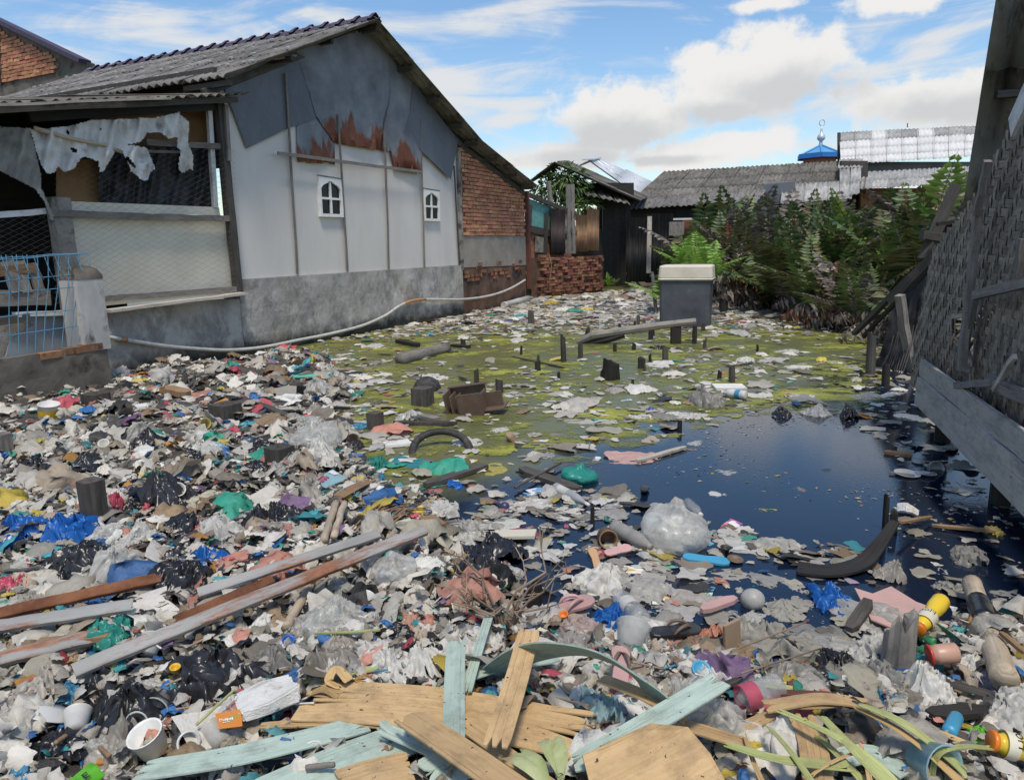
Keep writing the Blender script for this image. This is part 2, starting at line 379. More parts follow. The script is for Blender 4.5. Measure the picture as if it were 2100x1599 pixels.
def rust_fade():
    """galvanised sheet rusting upwards from its lower edge (UV: x along, y = height above the lower edge in metres)"""
    m, N, L, B = nmat('rust_sheet'); o = coords(N, L, 'UV'); tc = N.new('ShaderNodeTexCoord')
    sp = N.new('ShaderNodeSeparateXYZ'); L.new(tc.outputs['UV'], sp.inputs[0])
    met = mixc(N, L, ramp(N, L, nz(N, L, o, 2, 5, .6), [(.3, 0), (.7, 1)]), (.10, .11, .125), (.24, .26, .285))
    rs = mixc(N, L, ramp(N, L, nz(N, L, o, 12, 5, .7, (1, .35, 1)), [(.3, 0), (.7, 1)]), (.10, .03, .014), (.215, .07, .03))
    h = mathn(N, L, 'ADD', mathn(N, L, 'MULTIPLY', sp.outputs[1], -1.0), mathn(N, L, 'MULTIPLY', nz(N, L, o, 2.6, 7, .68, (1.1, .30, 1)), 1.7))
    f = ramp(N, L, h, [(.47, 0), (.57, 1)])
    L.new(mixc(N, L, f, met, rs), B.inputs['Base Color']); B.inputs['Roughness'].default_value = .7
    bump(N, L, B, nz(N, L, o, 20, 5, .7), .3, .008)
rust_fade()
def roof_mat(name, a, b, moss, lo=.5, hi=.62, fleck=None, vals=(.8, 1.15), mk=.8, bs=.4):
    m, N, L, B = nmat(name); o = coords(N, L, 'UV')
    c = mixc(N, L, ramp(N, L, nz(N, L, o, 2.5, 6, .65), [(.3, 0), (.7, 1)]), a, b)
    c = mixc(N, L, mathn(N, L, 'MULTIPLY', ramp(N, L, nz(N, L, o, 7, 6, .7, (.4, 1.6, 1)), [(lo, 0), (hi, 1)]), mk), c, moss)
    if fleck: c = mixc(N, L, ramp(N, L, nz(N, L, o, 30, 3, .6), [(.66, 0), (.71, 1)]), c, fleck)
    c = rndval(N, L, c, *vals)
    L.new(c, B.inputs['Base Color']); B.inputs['Roughness'].default_value = .9; B.inputs['Specular IOR Level'].default_value = .2
    bump(N, L, B, nz(N, L, o, 40, 5, .7), bs, .006)
roof_mat('roof_grey', (.13, .125, .12), (.23, .22, .21), (.065, .06, .055), fleck=(.34, .33, .31))
roof_mat('roof_old', (.11, .103, .09), (.22, .207, .185), (.05, .046, .035))
roof_mat('roof_white', (.52, .52, .51), (.66, .66, .65), (.42, .42, .41), .5, .8, vals=(.93, 1.05), mk=.3, bs=.05)
roof_mat('roof_streaked', (.26, .26, .25), (.46, .46, .45), (.12, .115, .11), .42, .7, mk=.6, bs=.05)
roof_mat('roof_under', (.13, .13, .115), (.25, .245, .215), (.04, .045, .03))
simple('ridge_purple', (.055, .045, .085), .7, dirt=.3)
simple('zinc_bright', (.62, .64, .66), .45, .2, dirt=.12)
def corr_wall(name, a, b, st, vals=(.8, 1.2)):
    m, N, L, B = nmat(name); o = coords(N, L, 'UV')
    c = mixc(N, L, ramp(N, L, nz(N, L, o, 4, 6, .7, (.5, 2.5, 1)), [(.35, 0), (.65, 1)]), a, b)
    c = mixc(N, L, ramp(N, L, nz(N, L, o, 8, 5, .7, (.12, 3, 1)), [(.52, 0), (.66, 1)]), c, st)
    L.new(rndval(N, L, c, *vals), B.inputs['Base Color']); B.inputs['Roughness'].default_value = .8
corr_wall('zinc_rusty', (.26, .115, .045), (.42, .25, .13), (.34, .29, .22))
corr_wall('zinc_purple', (.085, .06, .058), (.15, .11, .105), (.10, .055, .04))
corr_wall('zinc_black', (.022, .022, .022), (.055, .053, .05), (.10, .095, .085))
# wood
wood('wood_grey', (.17, .155, .135), (.29, .265, .235), (.075, .065, .055))
wood('wood_dark', (.05, .045, .04), (.11, .10, .088), (.02, .018, .016))
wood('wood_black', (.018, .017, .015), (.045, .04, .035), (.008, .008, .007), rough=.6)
wood('wood_brown', (.22, .135, .075), (.34, .22, .125), (.10, .06, .035))
wood('wood_redbrown', (.12, .05, .035), (.2, .085, .06), (.05, .022, .018))
wood('wood_pale', (.42, .38, .32), (.55, .50, .43), (.22, .19, .15))
wood('plywood', (.46, .305, .145), (.56, .395, .21), (.25, .15, .075), rough=.6, vals=(.88, 1.12), crack=.75, gs=1.6)
wood('mint_paint', (.36, .455, .385), (.45, .54, .465), (.24, .29, .24), rough=.55, vals=(.9, 1.08), crack=.65, gs=1.6)
wood('mint_dull', (.25, .35, .30), (.34, .45, .39), (.17, .22, .18), rough=.6, vals=(.9, 1.1), gs=1.6)
wood('leaf_green', (.31, .35, .12), (.44, .46, .20), (.24, .21, .08), rough=.5, vals=(.85, 1.15), crack=.25, gs=3)
wood('leaf_tan', (.47, .31, .13), (.60, .42, .20), (.30, .17, .07), rough=.6, vals=(.75, 1.15), crack=.4, gs=3)
wood('bamboo', (.36, .29, .205), (.50, .42, .32), (.20, .155, .11), rough=.55, crack=.35)
wood('weave', (.18, .15, .115), (.34, .29, .23), (.045, .04, .034), rough=.75, vals=(.6, 1.45), crack=.5, gs=2)
wood('skirt_board', (.43, .395, .335), (.56, .52, .45), (.20, .205, .20), rough=.75, vals=(.85, 1.1))
wood('teal_paint', (.13, .36, .34), (.20, .47, .44), (.09, .2, .19), rough=.6)
wood('white_paint_wood', (.62, .62, .60), (.72, .72, .70), (.42, .40, .36), rough=.55, vals=(.95, 1.05), crack=.2)
# things
simple('wire_grey', (.16, .155, .145), .6, .2); simple('wire_dark', (.06, .055, .05), .6, .4); simple('wire_blue', (.10, .27, .40), .5, .2, dirt=.4)
simple('pvc', (.50, .49, .46), .45, dirt=.35); simple('pvc_rust', (.42, .22, .08), .6)
simple('pane', (.012, .014, .016), .12, spec=.2); simple('frame_white', (.74, .74, .72), .45)
simple('black_void', (.006, .006, .006), .9); simple('tarp_black', (.018, .019, .022), .5, dirt=.15)
mottled('cardboard_wall', (.25, .145, .06), (.33, .20, .095), 2.5, rough=.85, bs=.1)
mottled('tarp_white', (.50, .50, .48), (.70, .70, .68), 5, rough=.6, c=(.22, .2, .17), cscale=4, clo=.55, chi=.7, bs=.4, bd=.02)
mottled('tarp_grey', (.20, .195, .175), (.33, .32, .29), 4, rough=.7, bs=.4, bd=.02, c=(.1, .1, .085), cscale=3)
mottled('tank_grey', (.055, .06, .072), (.095, .105, .12), 2.5, rough=.5, c=(.24, .25, .26), cscale=3, clo=.62, chi=.8, bs=.1, bd=.004)
mottled('tank_lid', (.55, .49, .40), (.66, .60, .51), 2.5, rough=.55, c=(.35, .29, .22), cscale=6, clo=.6, chi=.78, bs=.1)
simple('blue_roof', (.10, .33, .58), .5); simple('blue_trim', (.03, .17, .52), .5); simple('finial', (.55, .57, .6), .4, .3)
simple('rubber', (.022, .022, .023), .7, dirt=.5); mottled('foam', (.66, .65, .61), (.76, .75, .72), 18, rough=.8, c=(.40, .36, .3), cscale=9, clo=.58, chi=.72, bs=.7, bd=.012)
def galv():
    m, N, L, B = nmat('galv_beam'); o = coords(N, L, 'UV')
    c = mixc(N, L, ramp(N, L, nz(N, L, o, 5, 5, .6, (.4, 2, 1)), [(.3, 0), (.7, 1)]), (.19, .185, .175), (.33, .325, .31))
    r = mixc(N, L, ramp(N, L, nz(N, L, o, 22, 4, .7), [(.3, 0), (.7, 1)]), (.13, .045, .02), (.30, .13, .06))
    f = ramp(N, L, nz(N, L, o, 4, 7, .75, (.35, 2.2, 1)), [(.47, 0), (.56, 1)])
    L.new(mixc(N, L, f, c, r), B.inputs['Base Color']); B.inputs['Roughness'].default_value = .55; B.inputs['Metallic'].default_value = .0
galv()
mottled('rust', (.13, .05, .025), (.27, .115, .055), 12, rough=.85, bs=.4, vals=(.7, 1.2))
# film plastics
plastic('film_clear', (.74, .74, .70), .55, .35, .25, .45, (.85, 1.1))
plastic('film_white', (.78, .77, .72), .9, .3, .38, .5, (.75, 1.1))
plastic('film_grey', (.40, .39, .36), .93, .25, .42, .5, (.65, 1.2))
plastic('film_dirty', (.36, .33, .285), 1, .15, .5, .55, (.65, 1.2), dcol=(.12, .105, .085))
plastic('film_black', (.014, .014, .016), 1, .0, .30, .25, (.7, 1.5), dcol=(.10, .09, .08), spec=.5, dlo=.52)
plastic('film_blue', (.012, .13, .46), 1, .3, .35, .12, (.85, 1.2), spec=.45)
plastic('film_sky', (.06, .30, .50), .9, .3, .32, .2, (.8, 1.2))
plastic('film_teal', (.035, .33, .27), .93, .35, .32, .15, (.85, 1.2))
plastic('film_pink', (.62, .10, .17), .85, .4, .32, .2, (.9, 1.15))
plastic('film_paleRed', (.60, .30, .27), .85, .35, .36, .3, (.85, 1.1))
plastic('film_salmon', (.58, .25, .15), .95, .3, .45, .35, (.85, 1.1))
plastic('film_yellow', (.58, .50, .13), .85, .35, .35, .3)
plastic('film_lime', (.16, .60, .04), 1, .3, .35, .08)
plastic('film_red', (.52, .03, .035), 1, .2, .35, .2)
plastic('film_purple', (.16, .09, .42), 1, .2, .35, .2)
plastic('film_stripe', (.15, .15, .17), 1, .1, .4, .3)
plastic('film_aqua', (.40, .62, .68), .75, .35, .25, .2)
plastic('film_pinkgrey', (.48, .37, .34), .95, .25, .45, .5)
plastic('film_orange', (.62, .22, .03), 1, .2, .35, .15)
plastic('film_lilac', (.55, .46, .60), 1, .3, .5, .1)
plastic('paper_white', (.72, .72, .71), 1, .2, .7, .2, crease=.2)
plastic('sack', (.56, .55, .51), 1, .12, .6, .4, crease=.3, csc=60)
plastic('sack_grey', (.30, .29, .25), 1, .05, .7, .6, crease=.6, csc=40)
plastic('cloth_brown', (.24, .17, .13), 1, .05, .8, .4, crease=.6, csc=22)
plastic('cloth_salmon', (.52, .27, .19), 1, .15, .7, .35, crease=.6, csc=22)
plastic('pink_sheet', (.60, .38, .34), 1, .15, .6, .2, crease=.15)
plastic('tan_card', (.38, .27, .17), 1, .05, .8, .4, (.7, 1.25), crease=.25)
plastic('hard_white', (.70, .69, .66), 1, .1, .4, .35, crease=.05)
plastic('hard_grey', (.33, .35, .36), 1, .05, .4, .3, crease=.05)
plastic('hard_blue', (.02, .10, .42), 1, .1, .35, .2, crease=.05); plastic('hard_sky', (.05, .30, .48), 1, .1, .4, .2, crease=.05)
plastic('hard_red', (.55, .03, .02), 1, .1, .35, .2, crease=.05); plastic('hard_orange', (.75, .20, .015), 1, .1, .35, .1, crease=.05)
plastic('hard_yellow', (.70, .42, .02), 1, .1, .35, .1, crease=.05); plastic('hard_black', (.018, .018, .018), 1, 0, .45, .4, crease=.1)
plastic('hard_pink', (.50, .30, .28), 1, .05, .6, .4, crease=.05); plastic('hard_tan', (.55, .33, .17), 1, .05, .6, .2, crease=.05)
plastic('hard_green', (.05, .30, .12), 1, .1, .4, .2, crease=.05); plastic('hard_brown', (.13, .085, .058), 1, 0, .55, .4, crease=.1)
plastic('hard_mint', (.12, .45, .34), 1, .1, .5, .2, crease=.05); plastic('hard_navy', (.03, .03, .10), 1, .0, .4, .2, crease=.05)
plastic('clear_hard', (.62, .64, .64), .42, .25, .12, .25, crease=.08, spec=.7)
plastic('juice_label', (.78, .56, .04), 1, .1, .3, .08, (.98, 1.02), crease=.03); plastic('juice_white', (.74, .70, .55), 1, .1, .3, .1, crease=.03)
plastic('jar_print', (.50, .30, .22), 1, .1, .4, .4, crease=.05)
mottled('dead_fibre', (.16, .10, .06), (.30, .20, .12), 8, rough=.9, bs=.3, vals=(.7, 1.2))
mottled('twig', (.20, .145, .10), (.34, .26, .19), 8, rough=.9, bs=.2, vals=(.7, 1.2))
mottled('husk', (.24, .29, .11), (.42, .44, .24), 12, rough=.7, bs=.3, c=(.3, .2, .1), cscale=5, clo=.55, chi=.7)
# foliage
def leafm(name, a, b, c=None, vals=(.6, 1.4), trans=.25, rough=.5):
    m, N, L, B = nmat(name); o = coords(N, L)
    g = N.new('ShaderNodeNewGeometry')
    f = nz(N, L, o, 5, 4, .6)
    cc = mixc(N, L, ramp(N, L, f, [(.35, 0), (.65, 1)]), a, b)
    if c: cc = mixc(N, L, ramp(N, L, nz(N, L, o, 11, 4, .6), [(.55, 0), (.62, 1)]), cc, c)
    r = N.new('ShaderNodeHueSaturation'); mr = N.new('ShaderNodeMapRange'); L.new(g.outputs['Random Per Island'], mr.inputs[0])
    mr.inputs[3].default_value = vals[0]; mr.inputs[4].default_value = vals[1]; L.new(mr.outputs[0], r.inputs['Value']); L.new(cc, r.inputs['Color'])
    L.new(r.outputs[0], B.inputs['Base Color']); B.inputs['Roughness'].default_value = rough
    t = N.new('ShaderNodeBsdfTranslucent'); L.new(r.outputs[0], t.inputs[0]); mx = N.new('ShaderNodeMixShader'); mx.inputs[0].default_value = trans
    L.new(B.outputs[0], mx.inputs[1]); L.new(t.outputs[0], mx.inputs[2]); L.new(mx.outputs[0], N['Material Output'].inputs[0])
leafm('fern_green', (.05, .095, .024), (.115, .175, .045), (.15, .13, .045))
leafm('fern_bright', (.17, .27, .04), (.30, .40, .06), None, (.8, 1.25), .35)
leafm('fern_olive', (.075, .09, .033), (.145, .155, .06), (.16, .10, .05))
leafm('fern_dead', (.085, .065, .052), (.19, .155, .13), (.30, .265, .235), (.5, 1.5), .1, .6)
leafm('fern_rust', (.10, .035, .02), (.19, .07, .03), (.12, .09, .03), (.6, 1.4))
leafm('mango_leaf', (.055, .12, .03), (.12, .20, .05), (.22, .24, .06))
leafm('pot_fern', (.18, .33, .05), (.30, .46, .09), None, (.75, 1.25), .35)
# printed wrapper film: a second colour, white lettering-like flecks and a dark band
def printed(src, c1, c2, c3=(.72, .72, .70)):
    m, N, L, B = nmat('print_'+src); o = coords(N, L); v = N.new('ShaderNodeTexVoronoi'); v.inputs['Scale'].default_value = 2.6; L.new(o, v.inputs['Vector'])
    sp = N.new('ShaderNodeSeparateColor'); L.new(v.outputs['Color'], sp.inputs[0])
    c = mixc(N, L, ramp(N, L, sp.outputs[0], [(.52, 0), (.54, 1)]), c1, c2); c = mixc(N, L, ramp(N, L, sp.outputs[1], [(.74, 0), (.76, 1)]), c, c3)
    t = nz(N, L, o, 16, 1, .5, (1, 3.5, 1)); b = nz(N, L, o, 2.2, 1, .5)
    c = mixc(N, L, mathn(N, L, 'MULTIPLY', ramp(N, L, t, [(.58, 0), (.60, 1)]), ramp(N, L, b, [(.5, 0), (.52, 1)])), c, c3)
    c = mixc(N, L, mathn(N, L, 'MULTIPLY', ramp(N, L, nz(N, L, o, 7, 6, .7), [(.5, 0), (.75, 1)]), .4), c, (.14, .12, .10))
    L.new(c, B.inputs['Base Color']); B.inputs['Roughness'].default_value = .3; bump(N, L, B, nz(N, L, o, 6, 4, .6), .25, .02)
for s_, a_, b_ in (('film_blue', (.02, .12, .48), (.55, .05, .05)), ('film_pink', (.62, .10, .20), (.30, .06, .30)), ('film_red', (.55, .03, .03), (.65, .40, .04)), ('film_yellow', (.66, .50, .06), (.55, .08, .03)), ('film_aqua', (.30, .58, .64), (.60, .12, .35)), ('film_grey', (.45, .46, .47), (.10, .20, .45)),
                   ('film_purple', (.18, .08, .45), (.60, .55, .65)), ('film_orange', (.68, .24, .02), (.70, .55, .05)), ('film_sky', (.06, .36, .56), (.05, .40, .20)), ('film_teal', (.03, .36, .30), (.70, .68, .2)), ('paper_white', (.72, .72, .70), (.15, .35, .6)), ('juice_white', (.72, .70, .60), (.55, .40, .08))): printed(s_, a_, b_)
# water and bed
def water_mat():
    m, N, L, B = nmat('water'); o = coords(N, L, rnd=False)
    B.inputs['Base Color'].default_value = (.006, .008, .010, 1); B.inputs['Roughness'].default_value = .04; B.inputs['IOR'].default_value = 1.48
    B.inputs['Specular IOR Level'].default_value = .5
    g = N.new('ShaderNodeNewGeometry'); sp = N.new('ShaderNodeSeparateXYZ'); L.new(g.outputs['Position'], sp.inputs[0])
    # silt and algae suspended in the far part of the pond make it opaque olive; the near right corner is clear
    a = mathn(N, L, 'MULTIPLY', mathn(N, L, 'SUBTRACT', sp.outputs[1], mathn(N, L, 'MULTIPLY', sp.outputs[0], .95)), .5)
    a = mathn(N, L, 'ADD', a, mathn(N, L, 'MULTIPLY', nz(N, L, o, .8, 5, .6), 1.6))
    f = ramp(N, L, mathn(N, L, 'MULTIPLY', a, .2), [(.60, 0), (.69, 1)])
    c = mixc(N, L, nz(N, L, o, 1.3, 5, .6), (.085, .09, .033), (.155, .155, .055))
    L.new(mixc(N, L, f, (.006, .012, .028), c), B.inputs['Base Color'])  # blue in the clear part's base colour stands in for reflected sky
    rr = N.new('ShaderNodeMapRange'); L.new(f, rr.inputs[0]); rr.inputs[3].default_value = .05; rr.inputs[4].default_value = .3; L.new(rr.outputs[0], B.inputs['Roughness'])
    bump(N, L, B, nz(N, L, o, 26, 4, .6, (1, 1.6, 1)), .035, .02)
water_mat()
def algae_mat():
    m, N, L, B = nmat('algae'); o = coords(N, L, rnd=False)
    c = mixc(N, L, ramp(N, L, nz(N, L, o, .9, 7, .68), [(.38, 0), (.62, 1)]), (.14, .15, .03), (.33, .335, .045))
    c = mixc(N, L, ramp(N, L, nz(N, L, o, 9, 6, .7), [(.6, 0), (.72, 1)]), c, (.33, .33, .06))
    L.new(c, B.inputs['Base Color']); B.inputs['Roughness'].default_value = .6; bump(N, L, B, nz(N, L, o, 50, 5, .7), .5, .006)
    al = mathn(N, L, 'ADD', mathn(N, L, 'MULTIPLY', nz(N, L, o, 1.4, 8, .72, (.8, 1.3, 1), .3), .75), mathn(N, L, 'MULTIPLY', nz(N, L, o, 30, 4, .8), .30))      # thin, grainy, breaking up
    t = N.new('ShaderNodeBsdfTransparent'); mx = N.new('ShaderNodeMixShader'); L.new(ramp(N, L, al, [(.46, 0), (.60, 1)]), mx.inputs[0]); L.new(t.outputs[0], mx.inputs[1]); L.new(B.outputs[0], mx.inputs[2]); L.new(mx.outputs[0], N['Material Output'].inputs[0])
algae_mat()
mottled('bed', (.045, .042, .036), (.11, .10, .085), 6, rough=.8, c=(.17, .15, .12), cscale=20, bs=.8, bd=.03)
mottled('earth', (.07, .06, .045), (.13, .11, .08), 3, bs=.5)
def litter_mat(name, trans=.18, rough=.42):
    m, N, L, B = nmat(name); a = N.new('ShaderNodeVertexColor'); a.layer_name = 'Col'; o = coords(N, L, rnd=False)
    d = ramp(N, L, nz(N, L, o, 14, 6, .7), [(.42, 0), (.72, 1)])
    c = mixc(N, L, mathn(N, L, 'MULTIPLY', d, .32), a.outputs[0], (.12, .105, .085))
    L.new(c, B.inputs['Base Color']); B.inputs['Roughness'].default_value = rough
    bump(N, L, B, nz(N, L, o, 45, 5, .7), .55, .015)
    t = N.new('ShaderNodeBsdfTranslucent'); L.new(c, t.inputs[0]); mx = N.new('ShaderNodeMixShader'); mx.inputs[0].default_value = trans
    L.new(B.outputs[0], mx.inputs[1]); L.new(t.outputs[0], mx.inputs[2]); L.new(mx.outputs[0], N['Material Output'].inputs[0])
litter_mat('litter')
# ------------------------------------------------------------------ ground, water, heap
def poly_px(pts, z=0.0): return np.array([[*G(x, y, z)[:2]] for x, y in pts])
def inpoly(P, x, y):
    x = np.asarray(x); y = np.asarray(y); r = np.zeros(x.shape, bool); n = len(P)
    for i in range(n):
        x0, y0 = P[i]; x1, y1 = P[(i+1) % n]
        c = ((y0 > y) != (y1 > y))
        with np.errstate(divide='ignore', invalid='ignore'):
            r ^= c & (x < (x1-x0)*(y-y0)/(y1-y0+1e-12)+x0)
    return r
HEAP = poly_px([(-500, 830), (0, 800), (230, 775), (380, 750), (500, 735), (600, 728), (690, 730), (700, 770), (740, 815), (690, 850), (730, 905), (700, 935), (800, 965), (760, 1000), (960, 1010),
                (880, 1060), (960, 1100), (1000, 1150), (1050, 1185), (1100, 1250), (1240, 1300), (1420, 1330), (1540, 1330), (1640, 1390), (1700, 1420), (1790, 1400), (1850, 1340), (1890, 1270), (1960, 1250), (2250, 1290), (2700, 1700), (2500, 2600), (-400, 2600), (-900, 1300)])
X0, X1, Y0, Y1, RES = -9.0, 6.0, 0.0, 16.0, 0.05
gx, gy = np.meshgrid(np.arange(X0, X1, RES), np.arange(Y0, Y1, RES))
HM = inpoly(HEAP, gx, gy).astype(float)
def blur(a, k):
    ker = np.ones(k)/k
    for ax in (0, 1): a = np.apply_along_axis(lambda r: np.convolve(np.pad(r, k//2, mode='edge'), ker, 'valid')[:len(r)], ax, a)
    return a
HMB = blur(blur(HM, 9), 7)
rl = RNG.normal(size=HM.shape); BUMP = blur(blur(rl, 11), 9); BUMP /= BUMP.std(); B2 = blur(blur(RNG.normal(size=HM.shape), 4), 3); B2 /= B2.std()
HZ = -0.16 + HMB*(0.25 + 0.028*BUMP + 0.013*B2)
def samp(a, x, y):
    fx = np.clip((np.asarray(x)-X0)/RES, 0, a.shape[1]-1.001); fy = np.clip((np.asarray(y)-Y0)/RES, 0, a.shape[0]-1.001)
    i = fx.astype(int); j = fy.astype(int); a0 = fx-i; b0 = fy-j
    return a[j, i]*(1-a0)*(1-b0)+a[j, i+1]*a0*(1-b0)+a[j+1, i]*(1-a0)*b0+a[j+1, i+1]*a0*b0
def hz(x, y): return float(samp(HZ, x, y))
def surf(x, y): return max(0.0, hz(x, y))
def GH(px, py, lift=0.0):          # pixel -> point on the heap (or the water)
    z = 0.05
    for _ in range(6):
        p = G(px, py, z+lift); z = surf(p.x, p.y)
    return V((p.x, p.y, z+lift))
def gridmesh(name, xs, ys, zf, mat, **k):
    X, Y = np.meshgrid(xs, ys); Zz = zf(X, Y); n, m = X.shape
    v = np.stack([X, Y, Zz], -1).reshape(-1, 3); i = np.arange((n-1)*(m-1)); a = i//(m-1)*m+i % (m-1)
    f = np.stack([a, a+1, a+m+1, a+m], -1)
    me = bpy.data.meshes.new(name); me.from_pydata(v.tolist(), [], f.tolist()); me.polygons.foreach_set('use_smooth', [True]*len(f))
    me.materials.append(M[mat]); return put(name, me, (0, 0, 0), **k)
gridmesh('ground', np.linspace(-300, 300, 13), np.linspace(-60, 700, 13), lambda x, y: x*0-0.6, 'earth', kind='structure')
gridmesh('trash_bed_ground', np.arange(-8.9, 5.8, .06), np.arange(0.3, 15.5, .06), lambda x, y: samp(HZ, x, y), 'bed', kind='structure')
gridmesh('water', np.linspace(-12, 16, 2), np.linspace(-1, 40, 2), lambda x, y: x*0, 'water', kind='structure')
# far bank under the ferns and houses
def bankz(x, y):
    d = np.minimum((y-25.5+(x-4)*0.0)*.3, .5); e = np.minimum((x-6.2-(y-15)*.02)*.35, .5)
    return np.clip(np.maximum(np.where(x > -2, d, -1), np.where(y > 11.5, e, -1)), -.5, .35)
gridmesh('bank_ground', np.arange(-6, 34, .6), np.arange(10, 60, .6), bankz, 'earth', kind='structure')
# algae film: only the cells where the scum lies are built
def algae_film():
    P = poly_px([(520, 740), (700, 690), (950, 645), (1100, 620), (1340, 640), (1480, 660), (1780, 690), (1830, 780), (1850, 860), (1700, 850), (1520, 855), (1440, 880), (1380, 900), (1150, 925), (1010, 950), (960, 1005), (700, 935), (640, 880), (690, 820)])
    st = .035
    x = np.arange(P[:, 0].min(), P[:, 0].max(), st); y = np.arange(P[:, 1].min(), P[:, 1].max(), st)
    X, Y = np.meshgrid(x, y); ins = inpoly(P, X, Y)
    def fld(k): 
        a = RNG.normal(size=X.shape)
        for kk in (k, k): a = blur(a, kk)
        return a/a.std()
    n = fld(61)*.45+fld(9)*.55+fld(3)*.85+RNG.normal(size=X.shape)*.35
    edge = blur(ins.astype(float), 31)
    keep = ins & (n+edge*1.7 > 1.05)
    extra = np.zeros_like(keep)
    for px, py, w_, h_ in ((1462, 1028, 60, 12), (1157, 906, 34, 12), (1350, 824, 26, 6), (1110, 1020, 40, 10), (1545, 1035, 25, 8), (1180, 948, 45, 10), (1290, 905, 60, 14), (1000, 915, 55, 18), (1640, 800, 80, 20), (720, 945, 60, 20), (820, 960, 60, 14)):
        c = G(px, py); a = G(px+w_, py); b = G(px, py+h_)
        extra |= (((X-c.x)/(a.x-c.x))**2+((Y-c.y)/abs(b.y-c.y))**2 + n*.22) < 1
    keep |= extra
    idx = np.full(X.shape, -1); vs = []; fs = []
    J, I = np.nonzero(keep[:-1, :-1])
    need = np.zeros(X.shape, bool)
    for dj, di in ((0, 0), (0, 1), (1, 1), (1, 0)): need[J+dj, I+di] = True
    jj, ii = np.nonzero(need); idx[jj, ii] = np.arange(len(jj))
    jit = RNG.uniform(-.35, .35, (len(jj), 2))*st
    vs = np.stack([X[jj, ii]+jit[:, 0], Y[jj, ii]+jit[:, 1], .003+.002*RNG.random(len(jj))], -1)
    fs = np.stack([idx[J, I], idx[J, I+1], idx[J+1, I+1], idx[J+1, I]], -1)
    me = bpy.data.meshes.new('algae'); me.from_pydata(vs.tolist(), [], fs.tolist()); me.materials.append(M['algae'])
    put('algae_film', me, (0, 0, 0), label='yellow-green algae scum floating on the middle of the pond', cat='algae', kind='stuff')
algae_film()
# ------------------------------------------------------------------ shared builders for buildings
def roofquad(eL, eR, rL, rR, rows, cols, mat, parent, pitch=.13, amp=.022, lift=.018, name='roof_sheet', seed=0, warp=.006, ptsper=4):
    rnd = random.Random(seed); eL, eR, rL, rR = V(eL), V(eR), V(rL), V(rR)
    nrm = (eR-eL).cross(rL-eL).normalized()
    if nrm.z < 0: nrm = -nrm
    for r in range(rows):
        for c in range(cols):
            a = c/cols; b = (c+1)/cols + .012; t0 = r/rows - (.035 if r else 0); t1 = (r+1)/rows + .012
            bp = lambda s, t: lerp(lerp(eL, eR, s), lerp(rL, rR, s), t)
            mt_ = mat(r, c) if callable(mat) else mat
            p = bp(a, t0); dx = bp(b, t0)-p; dy = bp(a, t1)-p
            o = p+nrm*(lift*(rows-r)*.25+lift*(c % 2)*.35+rnd.uniform(0, .006)) + dy*rnd.uniform(-.015, .015)
            tilt = nrm*(-lift)
            m = MB(); m.add(*corr(o, dx, dy+tilt, dx.length, dy.length, pitch, amp, .008, nrm, 2, warp, seed*31+r*97+c, ptsper))
            m.build(name, mt_, parent, smooth=True)
def brickwall(parent, P0, U, N_, length, z0, ztop, bl=.24, bh=.085, depth=.1, mat='brick', rough=.012, seed=1, skip=None, jit=.008):
    """bricks laid one by one in front of a mortar core; ztop(u) gives the top line"""
    rnd = random.Random(seed); var = []
    for k in range(4):
        me = bpy.data.meshes.new('brick'); 
        v, f, _ = boxv(V((0, 0, 0)), U*(bl/2-.007), N_*(depth/2), Z*(bh/2-.006))
        v = [p + V((rnd.uniform(-1, 1), rnd.uniform(-1, 1), rnd.uniform(-1, 1)))*.006 for p in v]
        me.from_pydata(v, [], f); me.materials.append(M[mat]); var.append(me)
    rows = int((max(ztop(0), ztop(length))-z0)/bh)+1; cnt = 0
    for r in range(rows):
        z = z0+bh*(r+.5); off = (r % 2)*bl/2 + rnd.uniform(-.02, .02)
        for c in range(-1, int(length/bl)+2):
            u = c*bl+off
            if u-bl*.25 < 0 or u+bl*.25 > length: continue
            if z+bh*.5 > ztop(u)+.02: continue
            if skip and skip(u, z, rnd): continue
            p = P0+U*(min(max(u, bl*.5), length-bl*.5))+N_*(rnd.uniform(-rough, rough)-depth*.15)+Z*z
            if u < bl*.5 or u > length-bl*.5: continue
            o = put('brick', var[rnd.randrange(4)], p, parent); o.rotation_euler = (rnd.uniform(-.02, .02), rnd.uniform(-.02, .02), rnd.uniform(-.02, .02)); cnt += 1
    return cnt
def poly_board(parent, name, pts, n, th, mat, uvf=None, **k):
    m = MB(); v, f, uv = extr(pts, n, th)
    if uvf: uv = [uvf(p) for p in v]
    m.add(v, f, uv); return m.build(name, mat, parent, **k)
